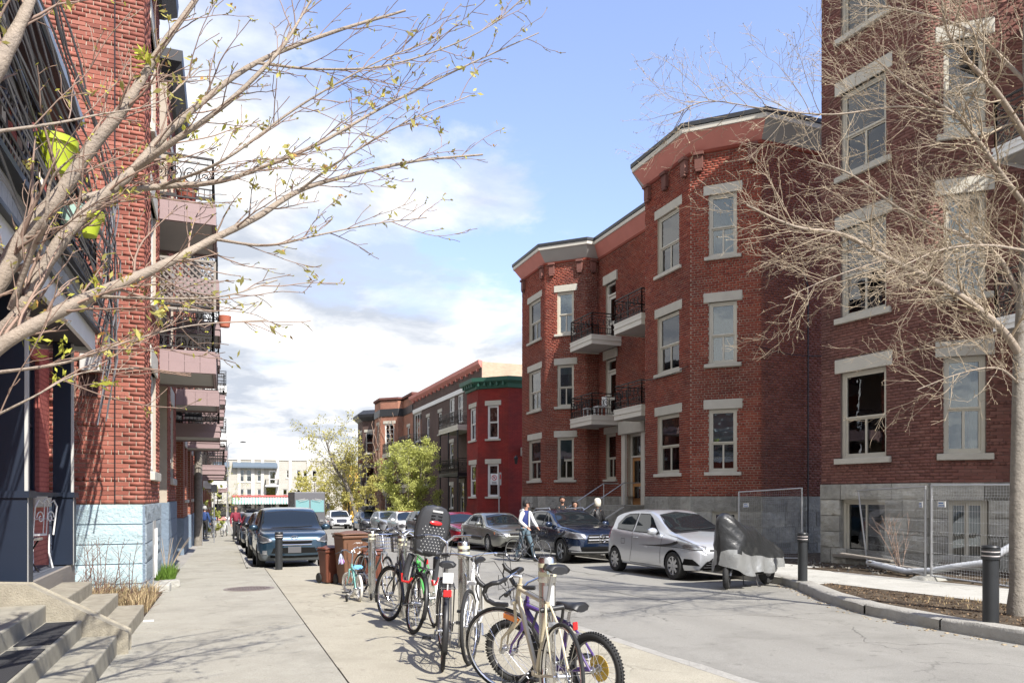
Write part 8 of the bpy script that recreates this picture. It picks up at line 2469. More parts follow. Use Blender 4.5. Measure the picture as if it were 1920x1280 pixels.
def person(label, loc, yaw, h=1.75, top='navy', sleeve=None, legs='black', hair='brown', hairstyle='short', cap=False, arms=None, feet=None, headturn=0, beard=False, skin='skin', group=None, zo=.14, lean=0.0):
    P = empty('person', (loc[0], loc[1], gz(loc[1], zo)), R(yaw), label, 'person', group)
    P.scale = (h/1.76,)*3
    sk = pmat('skin', (.48, .27, .19), .55)
    V = Vector
    feet = feet or ((.02, .10), (-.02, -.10))
    hipz = .93; L = lean
    el = arms or (((-.02, .26, 1.12), (.06, .27, .87)), ((-.02, -.26, 1.12), (.06, -.27, .87)))
    neck = V((L*.9, 0, 1.46)); chest = V((L*.8, 0, 1.30)); waist = V((L*.3, 0, 1.08)); pel = V((0, 0, .95))
    hd = V((L*1.0+.02, 0, 1.64))
    # trousers
    nod = [(pel, (.145, .115)), (waist - V((0, 0, .05)), (.135, .105))]; ed = [(0, 1)]
    for i, (fx, fy) in enumerate(feet):
        sg = 1 if i == 0 else -1; k = len(nod)
        hip = V((0, sg*.085, .90)); knee = V((fx*.45 + .04, sg*.09 + (fy-sg*.09)*.5, .49)); ank = V((fx - .02, fy, .10))
        nod += [(hip, .092), (hip.lerp(knee, .5), .080), (knee, .060), (knee.lerp(ank, .4), .058), (ank, .048)]
        ed += [(0, k), (k, k+1), (k+1, k+2), (k+2, k+3), (k+3, k+4)]
    skin_mesh('trousers', nod, ed, MATS[legs], P)
    for i, (fx, fy) in enumerate(feet):
        skin_mesh('shoe', [(V((fx-.05, fy, .055)), (.045, .05)), (V((fx+.05, fy, .045)), (.042, .042)), (V((fx+.16, fy, .032)), (.040, .026))], [(0, 1), (1, 2)], MATS['shoe_dark'], P)
    # body: one continuous figure under the clothes, head and hands showing
    nod = [(pel, (.10, .08)), (waist, (.09, .07)), (chest, (.10, .07)), (neck, .050), (neck + (hd-neck)*.42, .052), (hd + V((.0, 0, -.03)), (.068, .080)), (hd + V((-.005, 0, .045)), (.070, .083)), (hd + V((-.01, 0, .07)), (.035, .04))]
    ed = [(0, 1), (1, 2), (2, 3), (3, 4), (4, 5), (5, 6), (6, 7)]
    for i in (0, 1):
        sg = 1 if i == 0 else -1; e, w = V(el[i][0]), V(el[i][1]); k = len(nod); sh = V((L*.85, sg*.17, 1.39))
        nod += [(sh, .034), (e, .034), (w, .026), (w + (w-e).normalized()*.05, (.030, .018))]; ed += [(2, k), (k, k+1), (k+1, k+2), (k+2, k+3)]
        fb = w + (w-e).normalized()*.085; d = (w-e).normalized(); side = d.cross(V((1, 0, 0))); side = side.normalized() if side.length > .2 else V((0, 1, 0))
        for f in range(5):
            k2 = len(nod); o = side*((f-1.5)*.017) if f < 4 else side*-.040 + d*-.03
            ln = (.055, .065, .060, .045, .04)[f]; a = w + d*.06 + o
            nod += [(a, .0085), (a + d*ln*.6, .008), (a + d*ln*.9 + V((.02, 0, -.015)), .007)]; ed += [(k+3, k2), (k2, k2+1), (k2+1, k2+2)]
        # the hips carry the trousers
    for i, (fx, fy) in enumerate(feet):
        sg = 1 if i == 0 else -1; k = len(nod); hip = V((0, sg*.08, .90)); knee = V((fx*.45+.04, sg*.09+(fy-sg*.09)*.5, .49)); nod += [(hip, .07), (knee, .045), (V((fx-.02, fy, .10)), .035)]; ed += [(0, k), (k, k+1), (k+1, k+2)]
    b = skin_mesh('body', nod, ed, sk, P)
    # jacket and sleeves
    nod = [(pel + V((0, 0, .02)), (.165, .13)), (waist, (.160, .125)), (chest, (.185, .13)), (neck - V((0, 0, .05)), (.120, .090)), (neck + V((0, 0, .01)), (.068, .064))]
    nod += [(V((L*.85, .13, 1.37)), .092), (V((L*.85, -.13, 1.37)), .092)]
    skin_mesh('jacket', nod, [(0, 1), (1, 2), (2, 3), (3, 4), (2, 5), (2, 6)], MATS[top], P)
    for i in (0, 1):
        sg = 1 if i == 0 else -1; e, w = V(el[i][0]), V(el[i][1]); sh = V((L*.85, sg*.165, 1.385))
        skin_mesh('sleeve', [(sh - V((0, sg*.06, .0)), .080), (sh, .080), (sh.lerp(e, .55), .066), (e, .058), (e.lerp(w, .6), .050), (w, .042)], [(0, 1), (1, 2), (2, 3), (3, 4), (4, 5)], MATS[sleeve or top], P)
    # head details turn with the head
    H = Matrix.Translation(hd) @ Matrix.Rotation(R(headturn), 4, 'Z')
    mb = MB(H); mb.tube([(.072, 0, .02), (.092, 0, -.02), (.078, 0, -.028)], [.008, .013, .008], 6)
    for sg in (-1, 1): mb.ball((.0, sg*.078, -.01), .026, 8, 6, (.6, .3, 1.1))
    mb.ball((.050, 0, -.075), .032, 8, 6, (.9, 1, .7)); mb.build('face', sk, b, smooth=60)
    mb = MB(H)
    for sg in (-1, 1): mb.ball((.070, sg*.030, .018), .010, 6, 5, (.6, 1.2, .7)); mb.box((.076, sg*.030, .036), (.008, .030, .006))
    mb.build('eyes', M_['black_plastic'], b)
    mb = MB(H); mb.box((.078, 0, -.052), (.006, .036, .007)); mb.build('mouth', pmat('lip', (.35, .12, .10), .5), b)
    hm = MATS['hair_' + hair]
    mb = MB(H); s_ = 1.1 if hairstyle == 'short' else 1.22
    prof = [(.0001, .132*s_), (.055*s_, .122*s_), (.09*s_, .08*s_), (.100*s_, .015), (.094*s_, -.05 if hairstyle == 'short' else -.10), (.060, -.07 if hairstyle == 'short' else -.14)]
    mb.lathe(prof, 16, Matrix.Translation((-.018 if hairstyle == 'short' else -.022, 0, .0)), caps=False)
    mb.v = [tuple(H @ V((min((H.inverted() @ V(v))  .x, .074 if (H.inverted() @ V(v)).z > .035 else .010), *(H.inverted() @ V(v))[1:]))) for v in mb.v]
    mb.build('hair', hm, P, smooth=60)
    if hairstyle == 'bun': mb = MB(H); mb.ball((-.10, 0, .03), .05); mb.build('hair_bun', hm, P, smooth=60)
    if beard:
        mb = MB(H); mb.ball((.045, 0, -.075), .05, 10, 7, (.8, 1.05, .75)); mb.build('beard', hm, P, smooth=60)
    if cap:
        mb = MB(H); mb.lathe([(.0001, .135), (.06, .125), (.095, .08), (.10, .035)], 18, Matrix.Translation((-.01, 0, 0)), caps=False); mb._a([(.07, -.06, .045), (.17, -.05, .035), (.19, 0, .035), (.17, .05, .035), (.07, .06, .045), (.07, -.06, .035), (.17, -.05, .027), (.19, 0, .027), (.17, .05, .027), (.07, .06, .035)], [(0, 1, 2, 3, 4), (9, 8, 7, 6, 5), (0, 5, 6, 1), (1, 6, 7, 2), (2, 7, 8, 3), (3, 8, 9, 4)])
        mb.build('cap', MATS['cloth_black'], P, smooth=40)
    return P

def people():
    for n, c in dict(navy=(.02, .035, .16), cloth_white=(.62, .62, .62), jeans=(.10, .15, .19), black=(.018, .018, .02), maroon=(.20, .02, .04), blue=(.02, .05, .16), shoe_dark=(.03, .03, .03), cloth_black=(.02, .02, .022)).items():
        pmat(n, c, .8, bump=.01, bscale=25, var=.08, scale=9)
    for n, c in dict(brown=(.045, .025, .015), black=(.015, .012, .012), white=(.66, .62, .52), grey=(.35, .35, .34)).items():
        pmat('hair_'+n, c, .6, bump=.01, bscale=60)
    pmat('puffer', (.02, .02, .022), .28, bump=.03, bscale=14)
    # the man pushing the bicycle, walking to the right in front of the parked cars
    wk = math.degrees(math.atan2(19.46-20.38, 8.42-7.92))
    p = person('man in black cap and navy varsity jacket with pale sleeves pushing a bicycle', (8.25, 20.35), wk, 1.80, 'navy', 'cloth_white', 'jeans', 'black', cap=True, headturn=25, zo=0, feet=((.30, .10), (-.26, -.10)), lean=.06,
        arms=(((.12, .24, 1.16), (.36, .14, .98)), ((.02, -.24, 1.15), (.28, -.22, .98))))
    mb = MB(); mb.tube([(.03, -.07, 1.47), (-.09, -.06, 1.44), (-.13, 0, 1.42), (-.09, .06, 1.44), (.03, .07, 1.47)], .045, 8); mb.build('hood', MATS['cloth_white'], p, smooth=60)
    mb = MB(); mb.box((.17, .0, 1.2), (.02, .05, .42)); mb.build('zip', MATS['cloth_white'], p)
    mb = MB(); mb.box((-.13, -.05, 1.15), (.02, .10, .12)); mb.build('emblem', MATS['cloth_white'], p)
    person('bearded man in a black jacket behind the navy crossover', (11.17, 24.0), -110, 1.84, 'cloth_black', None, 'black', 'black', beard=True, headturn=0)
    person('woman with dark tied-back hair beside the bearded man', (11.42, 23.5), -110, 1.66, 'black', None, 'jeans', 'black', 'bun')
    p = person('woman with a white bob and shiny black puffer jacket walking away behind the cars', (11.25, 21.5), 100, 1.70, 'puffer', None, 'black', 'white', 'bob')
    mb = MB(); mb.box((0, -.28, .95), (.30, .12, .26)); mb.tube([(0, -.24, 1.08), (0, -.16, 1.42)], .012, 5); mb.build('shoulder_bag', M_['black_plastic'], p, bevel=.03)
    person('person in dark blue clothes standing by the left wall past the pole', (-.93, 42.0), 60, 1.72, 'blue', None, 'black', 'grey', zo=.11)
    person('person in a maroon jacket behind the open tailgate on the left', (.52, 38.0), -60, 1.70, 'maroon', None, 'black', 'brown', zo=.1)
people()
# ------------------------------------------------------------------ trees and plants
class Wood:
    """gathers tapered twigs fast"""
    def __init__(s): s.V = []; s.F = []; s.n = 0
    def add(s, pts, rad, k=4):
        P = np.array([tuple(p) for p in pts], float); m = len(P)
        T = np.gradient(P, axis=0); T /= np.linalg.norm(T, axis=1)[:, None] + 1e-9
        ref = np.array([.31, .2, .93]) if abs(T[0, 2]) < .9 else np.array([1., 0, 0])
        A = np.cross(T, ref); A /= np.linalg.norm(A, axis=1)[:, None] + 1e-9; B = np.cross(T, A)
        th = np.arange(k)*2*PI/k; r = np.asarray(rad, float)[:, None, None]
        W = P[:, None, :] + r*(A[:, None, :]*np.cos(th)[None, :, None] + B[:, None, :]*np.sin(th)[None, :, None])
        s.V.append(W.reshape(-1, 3))
        i = np.arange(m-1)[:, None]*k; j = np.arange(k)[None, :]; j2 = (j+1) % k
        s.F.append((np.stack([i+j, i+j2, i+k+j2, i+k+j], -1).reshape(-1, 4)) + s.n); s.n += m*k
    def build(s, name, mat, parent, smooth=True):
        return npmesh(name, np.concatenate(s.V), np.concatenate(s.F), mat, parent, smooth)

def npmesh(name, V, F, mat, parent=None, smooth=False):
    k = F.shape[1]; me = bpy.data.meshes.new(name)
    me.vertices.add(len(V)); me.vertices.foreach_set('co', V.astype(np.float32).ravel())
    me.loops.add(F.size); me.loops.foreach_set('vertex_index', F.astype(np.int32).ravel())
    me.polygons.add(len(F)); me.polygons.foreach_set('loop_start', np.arange(0, F.size, k, dtype=np.int32)); me.polygons.foreach_set('loop_total', np.full(len(F), k, dtype=np.int32))
    if smooth: me.polygons.foreach_set('use_smooth', np.ones(len(F), dtype=bool))
    me.materials.append(mat); me.update(calc_edges=True)
    return linkmesh(name, me, parent)

def leaves(name, C, size, mat, parent, rs, elong=1.6, kind='stuff'):
    """small leaf-shaped faces at the given centres"""
    C = np.asarray(C, float); n = len(C)
    a = rs.normal(size=(n, 3)); a /= np.linalg.norm(a, axis=1)[:, None]
    b = np.cross(a, rs.normal(size=(n, 3))); b /= np.linalg.norm(b, axis=1)[:, None]
    s = (size * rs.uniform(.6, 1.4, n))[:, None]
    V = np.stack([C - a*s*elong*.5, C + b*s*.5, C + a*s*elong*.5, C - b*s*.5], 1).reshape(-1, 3)
    o = npmesh(name, V, np.arange(4*n).reshape(-1, 4), mat, parent)
    if kind: o['kind'] = kind
    return o

def curve_pts(pts, per=5):
    """smooth path through the points (Catmull-Rom)"""
    P = [Vector(p) for p in pts]; P = [P[0]*2 - P[1]] + P + [P[-1]*2 - P[-2]]; out = []
    for i in range(1, len(P)-2):
        for j in range(per):
            t = j/per; a, b, c, d = P[i-1], P[i], P[i+1], P[i+2]
            out.append(.5*((2*b) + (c-a)*t + (2*a-5*b+4*c-d)*t*t + (3*b-a-3*c+d)*t**3))
    out.append(P[-2]); return out

def grow(W, rs, p, d, L, r, lvl, cfg, tips, k=4, bias=None):
    n = cfg['seg'][lvl]; pts = [Vector(p)]; d = d.normalized(); step = L/n; wob = cfg['wob'][lvl]
    for i in range(n):
        d = (d + Vector((rs.gauss(0, wob), rs.gauss(0, wob), rs.gauss(0, wob))) + (bias or cfg['bias'])*cfg['bw'][lvl]).normalized()
        pts.append(pts[-1] + d*step)
    rad = [max(cfg['rmin'], r*(1 - .75*i/n)) for i in range(n+1)]
    W.add(pts, rad, k if lvl == 0 else 3)
    if lvl+1 < len(cfg['seg']):
        m = max(1, int(L*cfg['dens'][lvl]))
        for q in range(m):
            t = .12 + .86*(q + rs.random())/m; i = min(n-1, int(t*n)); f = t*n - i
            pp = pts[i].lerp(pts[i+1], f); dd = (pts[i+1]-pts[i]).normalized()
            side = dd.cross(Vector((rs.gauss(0, 1), rs.gauss(0, 1), rs.gauss(0, 1)))).normalized()
            ang = rs.uniform(*cfg['ang'])
            grow(W, rs, pp, dd*math.cos(ang) + side*math.sin(ang), L*rs.uniform(*cfg['len'][lvl])*(1-.4*t), rad[i]*.6, lvl+1, cfg, tips)
    else: tips.append((pts[-1], d)); tips.append((pts[n//2], d))
    if lvl+1 < len(cfg['seg']): tips.append((pts[-1], d))

def right_tree():
    T = empty('bare_tree', label='bare tree at the right edge with a pale tangle of fine twigs', cat='tree')
    rs = random.Random(21); W = Wood(); main = Wood(); tips = []
    base = at(1908, 1157, 9.4); base.z = gz(base.y, .12)
    tr = [base + Vector((0, 0, -.1)), at(1906, 1000, 9.4), at(1909, 800, 9.4), at(1912, 650, 9.4), at(1922, 480, 9.4), at(1935, 300, 9.3), at(1925, 100, 9.2), at(1935, -150, 9.2)]
    pts = curve_pts(tr, 5); n = len(pts)
    mt = Wood(); mt.add(pts, [.088*(1-.58*i/n) + (.03 if i < 2 else 0) for i in range(n)], 12); mt.build('trunk', M_['bark_grey'], T)
    limbs = [([(1912, 665, 9.4), (1880, 620, 9.3), (1815, 565, 9.1), (1740, 520, 8.9), (1665, 485, 8.8), (1580, 440, 8.7), (1490, 425, 8.7), (1400, 385, 8.7)], .052),
             ([(1916, 560, 9.4), (1870, 480, 9.6), (1800, 440, 9.8), (1700, 400, 10.0), (1600, 330, 10.1), (1520, 300, 10.2)], .034),
             ([(1925, 390, 9.3), (1880, 330, 9.1), (1838, 270, 9.0), (1790, 215, 9.0), (1700, 160, 9.0), (1640, 110, 9.1)], .036),
             ([(1925, 260, 9.3), (1870, 175, 9.0), (1815, 115, 8.8), (1775, 55, 8.7), (1762, -40, 8.6)], .042),
             ([(1912, 720, 9.4), (1870, 690, 9.0), (1800, 700, 8.8), (1720, 730, 8.7)], .016),
             ([(1925, 120, 9.2), (1960, 40, 9), (1900, -60, 9)], .03),
             ([(1915, 600, 9.4), (1960, 500, 9.3), (2050, 380, 9.2)], .04),
             ([(1922, 470, 9.3), (1850, 460, 8.4), (1760, 470, 7.9), (1650, 520, 7.6)], .020),
             ([(1790, 215, 9.0), (1690, 200, 8.9), (1560, 215, 8.8), (1440, 205, 8.8), (1330, 190, 8.8), (1262, 215, 8.8)], .014),
             ([(1665, 485, 8.8), (1560, 520, 8.7), (1470, 560, 8.6)], .014),
             ([(1930, 160, 9.2), (1820, 60, 9.8), (1700, 20, 10.2), (1600, 10, 10.5)], .026)]
    cfg = dict(seg=[9, 6, 5], wob=[.10, .16, .22], bias=Vector((-.1, 0, .06)), bw=[.5, .3, .2], rmin=.0019, dens=[7.5, 9], ang=(.4, 1.0), len=[(.30, .62), (.30, .65)])
    for px, r in limbs:
        pts = curve_pts([at(*q) for q in px], 6); n = len(pts)
        main.add(pts, [max(.006, r*(1-.8*i/n)) for i in range(n)], 8)
        Ltot = sum((pts[i+1]-pts[i]).length for i in range(n-1)); m = int(Ltot*(12.5 if r > .018 else 9.5))
        for q in range(m):
            t = .10 + .9*(q+rs.random())/m; i = min(n-2, int(t*(n-1))); dd = (pts[i+1]-pts[i]).normalized()
            side = dd.cross(Vector((rs.gauss(0, 1), rs.gauss(0, 1), rs.gauss(0, 1)))).normalized(); ang = rs.uniform(.45, 1.2)
            grow(W, rs, pts[i], dd*math.cos(ang) + side*math.sin(ang), rs.uniform(.6, 1.45)*(1-.3*t), max(.005, r*(1-.8*t)*.42), 0, cfg, tips)
    main.build('limb', M_['bark'], T)
    W.build('twigs', M_['twig_pale'], T)['kind'] = 'stuff'
    nr = np.random.RandomState(3); C = np.array([tuple(p) for p, d in tips]); keep = nr.rand(len(C)) < .5
    leaves('buds', C[keep], .011, M_['bud_pale'], T, nr, 1.8)
    settle(T, base)

def left_tree():
    T = empty('budding_tree', label='budding tree leaning in from the left, its long limbs crossing the sky', cat='tree')
    rs = random.Random(5); W = Wood(); main = Wood(); tips = []
    base = Vector((-1.62, 3.3, gz(3.3, .1)))
    fork = at(-170, 760, 3.7)
    mt = Wood(); pts = curve_pts([base - Vector((0, 0, .1)), base + Vector((.02, .02, .5)), fork.lerp(base, .4) + Vector((.03, 0, .1)), fork], 5); n = len(pts)
    mt.add(pts, [.13 - .035*i/n for i in range(n)], 12); mt.build('trunk', M_['bark'], T)
    limbs = [([None, (-60, 610, 3.9), (0, 520, 4.0), (55, 430, 4.05), (110, 368, 4.1), (165, 285, 4.15), (230, 205, 4.2), (265, 150, 4.25), (305, 85, 4.3), (372, -8, 4.4), (420, -90, 4.5)], .060),
             ([None, (-40, 650, 3.8), (30, 600, 3.8), (60, 540, 3.85), (120, 445, 3.9), (185, 375, 4.0), (250, 320, 4.1), (300, 262, 4.2), (380, 190, 4.35), (480, 118, 4.5), (620, 62, 4.7), (760, 20, 4.9)], .048),
             ([None, (-40, 690, 3.6), (0, 648, 3.6), (100, 590, 3.7), (170, 555, 3.8), (250, 522, 3.9), (330, 485, 4.05), (400, 448, 4.2), (480, 408, 4.3), (560, 358, 4.45), (650, 330, 4.6), (780, 302, 4.8), (905, 290, 5.0)], .040),
             ([(-80, 260, 3.4), (-20, 150, 3.4), (25, 70, 3.45), (62, -10, 3.5), (100, -110, 3.6)], .052),
             ([(-120, 420, 3.5), (-80, 260, 3.4)], .058),
             ([(150, 372, 4.0), (200, 362, 4.1), (300, 350, 4.2), (400, 342, 4.3), (480, 318, 4.4), (600, 268, 4.6), (720, 200, 4.8), (860, 130, 5.0), (1010, 62, 5.3)], .021),
             ([(20, 580, 3.8), (60, 470, 3.7), (85, 420, 3.6), (95, 340, 3.55), (140, 290, 3.5)], .018),
             ([(250, 320, 4.1), (330, 262, 4.0), (430, 190, 4.0), (520, 100, 4.1), (560, 40, 4.2), (600, -30, 4.3)], .020),
             ([(-30, 250, 3.2), (100, 232, 3.4), (180, 216, 3.6), (300, 190, 3.9), (380, 120, 4.1)], .008),
             ([(300, 350, 4.2), (420, 300, 4.0), (560, 200, 4.1), (700, 120, 4.2), (800, 80, 4.4)], .010),
             ([(-20, 700, 3.3), (120, 680, 3.3), (240, 640, 3.4), (360, 610, 3.6), (500, 600, 3.9)], .008),
             ([(170, 555, 3.8), (300, 560, 3.7), (420, 555, 3.8), (520, 525, 4.0)], .009),
             ([(400, 448, 4.2), (500, 460, 4.2), (600, 440, 4.4), (700, 420, 4.6), (800, 408, 4.8)], .009),
             ([(560, 358, 4.45), (640, 300, 4.4), (760, 230, 4.5), (880, 180, 4.8)], .009),
             ([(480, 118, 4.5), (600, 130, 4.6), (740, 120, 4.7), (900, 60, 4.9), (1000, -20, 5)], .009),
             ([(-30, 790, 3.2), (60, 745, 3.2), (150, 700, 3.3), (260, 690, 3.5)], .006)]
    cfg = dict(seg=[9, 6], wob=[.085, .13], bias=Vector((.5, .1, .35)), bw=[.07, .10], rmin=.0022, dens=[10, 10], ang=(.35, .95), len=[(.16, .42), (.2, .5)])
    for px, r in limbs:
        P = [fork if q is None else at(*q) for q in px]
        pts = curve_pts(P, 6); n = len(pts)
        rad = [max(.0035, r*(1-.86*(i/n))*(1 + .05*math.sin(i*1.7))) for i in range(n)]
        main.add(pts, rad, 10 if r > .03 else 6)
        if r == .058: continue
        Ltot = sum((pts[i+1]-pts[i]).length for i in range(n-1)); m = int(Ltot*(9 if r > .012 else 8))
        for q in range(m):
            t = .12 + .88*(q+rs.random())/m; i = min(n-2, int(t*(n-1))); dd = (pts[i+1]-pts[i]).normalized()
            side = dd.cross(Vector((rs.gauss(0, 1), rs.gauss(0, 1), rs.gauss(0, 1)))).normalized(); ang = rs.uniform(.3, .9)
            grow(W, rs, pts[i], dd*math.cos(ang) + side*math.sin(ang), rs.uniform(.25, .8)*(1-.42*t), max(.0035, rad[i]*.28), 0, cfg, tips)
    main.build('limb', M_['bark'], T)
    W.build('twigs', M_['twig_brown'], T)['kind'] = 'stuff'
    nr = np.random.RandomState(3); C = []; Y = []
    for p, d in tips:
        u = rs.random()
        if u < .50: C.append(tuple(p))
        elif u < .59:
            for k in range(rs.randint(3, 6)): Y.append(tuple(p + Vector((rs.gauss(0, .018), rs.gauss(0, .018), rs.gauss(.008, .018)))))
    leaves('buds', C, .010, M_['leaf_bud'], T, nr, 2.4); leaves('young_leaves', Y, .017, M_['leaf_yellow'], T, nr, 2.6)
    k = [q for q in Y if rs.random() < .3]; leaves('rusty_leaves', [(a+.01, b, c+.01) for a, b, c in k], .013, M_['leaf_rust'], T, nr, 2.2)
    # fresh leaf tufts where the photograph shows them
    G = []
    for px, py, t in ((268, 100, 4.2), (272, 108, 4.2), (355, 248, 4.2), (360, 255, 4.2), (182, 532, 3.7), (300, 560, 3.8), (60, 645, 3.5), (108, 702, 3.4), (440, 240, 4.4), (115, 650, 3.4), (200, 720, 3.5)):
        c = at(px, py, t)
        for k in range(12): G.append(tuple(c + Vector((rs.gauss(0, .022), rs.gauss(0, .022), rs.gauss(0, .022)))))
    leaves('leaf_tuft', G, .017, M_['leaf_bud'], T, nr, 3.0)
    settle(T, base)

def leafy(label, x, y, h, w, leaf, nl, seed, trunk_h=.25, lean=(0, 0), stems=1, off=.1, size=.10, sparse=1.0, name='tree', tr=.12, flat=1.0):
    T = empty(name, (x, y, gz(y, off)), label=label, cat='tree')
    rs = random.Random(seed); W = Wood(); mt = Wood(); tips = []
    cfg = dict(seg=[7, 6, 4], wob=[.12, .2, .25], bias=Vector((0, 0, .25)), bw=[.25, .2, .1], rmin=.006, dens=[2.6, 3.2], ang=(.35, .95), len=[(.35, .62), (.35, .6)])
    for s in range(stems):
        a = rs.uniform(0, 2*PI); sp = .0 if stems == 1 else .25
        P = [Vector((math.cos(a)*sp*.2, math.sin(a)*sp*.2, -.1)), Vector((math.cos(a)*sp + lean[0]*.3, math.sin(a)*sp + lean[1]*.3, h*trunk_h)), Vector((math.cos(a)*sp*3 + lean[0]*.7, math.sin(a)*sp*3 + lean[1]*.7, h*.55)), Vector((math.cos(a)*sp*4 + lean[0], math.sin(a)*sp*4 + lean[1], h*.85))]
        pts = curve_pts(P, 6); n = len(pts); mt.add(pts, [tr/(1+.35*(stems-1))*(1-.8*i/n) for i in range(n)], 8)
        m = 16 if stems == 1 else 9
        for q in range(m):
            t = trunk_h*.9 + (1-trunk_h*.9)*(q+rs.random())/m; i = min(n-2, int(t*(n-1))); az = rs.uniform(0, 2*PI); el = rs.uniform(.1, .9)
            d = Vector((math.cos(az)*math.cos(el), math.sin(az)*math.cos(el), math.sin(el)))
            L = w*.5*rs.uniform(.7, 1.15)*(1 - .45*abs(t-.55))
            grow(W, rs, pts[i], d, L, tr*.35*(1-.7*t), 0, cfg, tips)
    mt.build('trunk', M_['bark_grey'], T); W.build('branches', M_['bark_grey'], T)['kind'] = 'stuff'
    nr = np.random.RandomState(seed); tp = np.array([tuple(p) for p, d in tips])
    idx = nr.randint(0, len(tp), nl); C = tp[idx] + nr.normal(size=(nl, 3))*np.array([.20, .20, .17])*w*.11*sparse
    leaves('crown', C, size, M_[leaf], T, nr, 1.5)
    return T

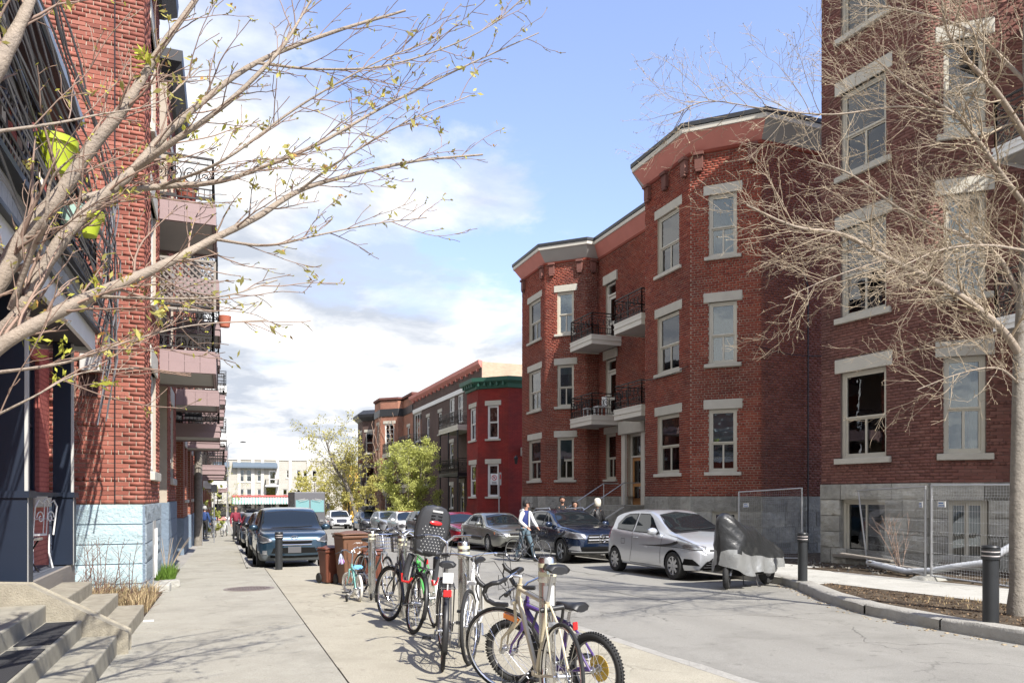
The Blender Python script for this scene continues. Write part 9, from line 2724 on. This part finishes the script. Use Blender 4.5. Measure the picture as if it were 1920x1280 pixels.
def plants():
    leafy('tall pale yellow-green tree leaning left near the end of the right row', 12.4, 74, 10.6, 8.2, 'leaf_yellow', 3400, 3, .34, (-3.4, 0), size=.11, tr=.24)
    leafy('bright pale green many-stemmed tree before the brown brick building', 11.9, 50.5, 6.1, 4.6, 'leaf_spring', 26000, 8, .10, (0, 0), stems=5, size=.075, sparse=1.25, tr=.12)
    leafy('yellow-green young tree low beneath the tall leaning one', 11.6, 66, 4.6, 4.2, 'leaf_yellow', 4200, 11, .2, size=.09, tr=.08)
    leafy('spreading yellow-green tree before the yellow building', 14.2, 92, 7.4, 8.0, 'leaf_yellow', 7000, 14, .2, size=.13, tr=.16)
    leafy('low yellow-green tree left of the yellow building', 10.6, 96, 6.4, 6.0, 'leaf_yellow', 5000, 15, .2, size=.13, tr=.14)
    leafy('small sparse tree with pale buds at the end of the left pavement', -.45, 62, 5.2, 4.2, 'leaf_bud', 900, 17, .3, size=.06, tr=.07)
    leafy('bushy green shrub against the left row beyond the blue figure', -.75, 52, 3.9, 1.6, 'leaf_spring', 3200, 19, .1, size=.09, tr=.05, name='shrub')
    # dry stalks, dead stems and grass in the left bed
    rs = random.Random(31); nr = np.random.RandomState(9)
    P = empty('dry_shrub', (-1.5, 12.6, gz(12.6, .1)), label='clump of dry reddish stalks before the pale blue stone base', cat='shrub')
    W = Wood()
    for k in range(260):
        x = rs.uniform(-.85, .42); y = rs.uniform(-1.1, .85); a = rs.uniform(0, 2*PI); t = rs.uniform(.1, 1.0)
        d = Vector((math.cos(a)*t*.8 + .35, math.sin(a)*t*.4 - .25, 1)).normalized(); L = rs.uniform(.18, .62) * (1.1 if x < 0 else .75); p = Vector((x, y, 0)); pts = [p]
        for q in range(5): d = (d + Vector((rs.gauss(.05, .1), rs.gauss(0, .1), -.09))).normalized(); pts.append(pts[-1] + d*L/5)
        W.add(pts, [.0055*(1-.6*q/5) for q in range(6)], 3)
    for k in range(17):
        p = Vector((rs.uniform(-.85, .15), rs.uniform(-.2, .7), 0)); d = Vector((rs.uniform(-.2, .35), 0, 1)).normalized(); L = rs.uniform(.7, 1.05)
        pts = [p + d*L*q/6 + Vector((math.sin(q+k)*.012, 0, 0)) for q in range(7)]; W.add(pts, [.008*(1-.6*q/6) for q in range(7)], 4)
        for q in (2, 3, 4, 5): s_ = Vector((rs.choice((-1, 1))*.12, rs.uniform(-.1, .1), .16)); W.add([pts[q], pts[q]+s_*.6, pts[q]+s_], [.004, .003, .002], 3)
    W.build('stalks', pmat('stalk_red', (.20, .115, .085), .85, isl=.4), P)['kind'] = 'stuff'
    def blades(name, x0, x1, y0, y1, n, h, mat, par, lean=.5):
        x = nr.uniform(x0, x1, n); y = nr.uniform(y0, y1, n); z = -.02*y*0
        H = nr.uniform(.4, 1, n)*h; a = nr.uniform(0, 2*PI, n); dx = np.cos(a)*H*lean*nr.rand(n); dy = np.sin(a)*H*lean*nr.rand(n); w = .006
        b = np.stack([x, y, z + 0*x], 1); m = b + np.stack([dx*.35, dy*.35, H*.6], 1); t = b + np.stack([dx, dy, H*.95], 1); sx = np.stack([-np.sin(a)*w, np.cos(a)*w, 0*a], 1)
        V = np.stack([b-sx, b+sx, m+sx*.8, m-sx*.8, t+sx*.1, t-sx*.1], 1).reshape(-1, 3); i = np.arange(n)[:, None]*6
        F = np.concatenate([i + np.array([[0, 1, 2, 3]]), i + np.array([[3, 2, 4, 5]])]); o = npmesh(name, V, F, M_[mat], par); o['kind'] = 'stuff'; return o
    blades('dry_grass', -.95, .50, -1.2, 1.0, 2600, .34, 'dry_grass', P, 1.2); blades('green_blades', -.9, .2, -.6, 1.0, 500, .22, 'grass', P, .8)
    G = empty('grass_tuft', (-1.1, 16.2, gz(16.2, .11)), label='green grass tuft growing from the edging by the left pavement', cat='grass')
    blades('grass', -.28, .16, -.9, 1.2, 1500, .36, 'grass', G, .9)
    mb = MB()
    for k, (x, y, s) in enumerate(((-1.02, 14.6, .3), (-1.25, 15.2, .24), (-.95, 15.3, .22), (-1.3, 14.5, .2))):
        M4 = Matrix.Translation((x, y, gz(y, .17))) @ Matrix.Rotation(k*.9, 4, 'Z')
        mb = MB(M4); mb.box((0, 0, 0), (s*.9, s*1.6, .16)); tag(mb.build('edging_stone', M_['greystone'], bevel=.03, seg=2), ['long grey edging stone nearest in the grass bed', 'grey edging stone tight against the blue base', 'edging stone at the pavement beside the grass tuft', 'small grey stone nearest the blue house corner'][k], 'stone')
    W = Wood()
    for k in range(9):
        p = Vector((-1.15, 17.6, gz(17, .1))); d = Vector((rs.uniform(-.3, .5), rs.uniform(-.3, .2), 1)); W.add([p + d*q*.22 + Vector((0, 0, -.01*q*q)) for q in range(6)], [.009*(1-.12*q) for q in range(6)], 4)
    tag(W.build('bare_sapling', M_['twig_pale'], None), 'bare pale sapling stems by the second left bay', 'sapling')
    W = Wood()
    for k in range(6):
        p = at(1690, 1060, 15.5); p.z = gz(12, .12); d = Vector((rs.uniform(-.5, .2), rs.uniform(-.1, .5), 1)); pts = [p + d*q*.2 for q in range(7)]; W.add(pts, [.012*(1-.12*q) for q in range(7)], 4)
        for q in (2, 3, 4, 5): W.add([pts[q], pts[q] + Vector((rs.uniform(-.3, .3), rs.uniform(-.3, .3), .28))], [.006, .003], 3)
    tag(W.build('bare_sapling', M_['twig_brown'], None), 'bare dark shrub stems before the right basement wall', 'sapling')
    V = empty('dry_ground_cover', (9.2, 7, gz(7, .13))); V['label'] = 'dead leaves and dry grass covering the right planting bed'; V['category'] = 'ground cover'; V['kind'] = 'stuff'
    n = 2600; x = nr.uniform(-.85, 1.0, n); y = nr.uniform(-4, 3.6, n); keep = x > np.interp(y+7, [3, 6.6, 8, 9.3, 10.6], [8.45, 8.5, 8.8, 9.35, 10.1]) - 9.2; x = x[keep]; y = y[keep]
    leaves('dead_leaves', np.stack([x, y, -.02*y + .012 + 0*x], 1), .020, pmat('dead_leaf', (.16, .105, .06), .9, isl=.6), V, nr, 1.6)
    blades('dry_tufts', .1, 1.0, -4, 1.2, 260, .06, 'dry_grass', V, 1.2)
right_tree(); left_tree(); plants()
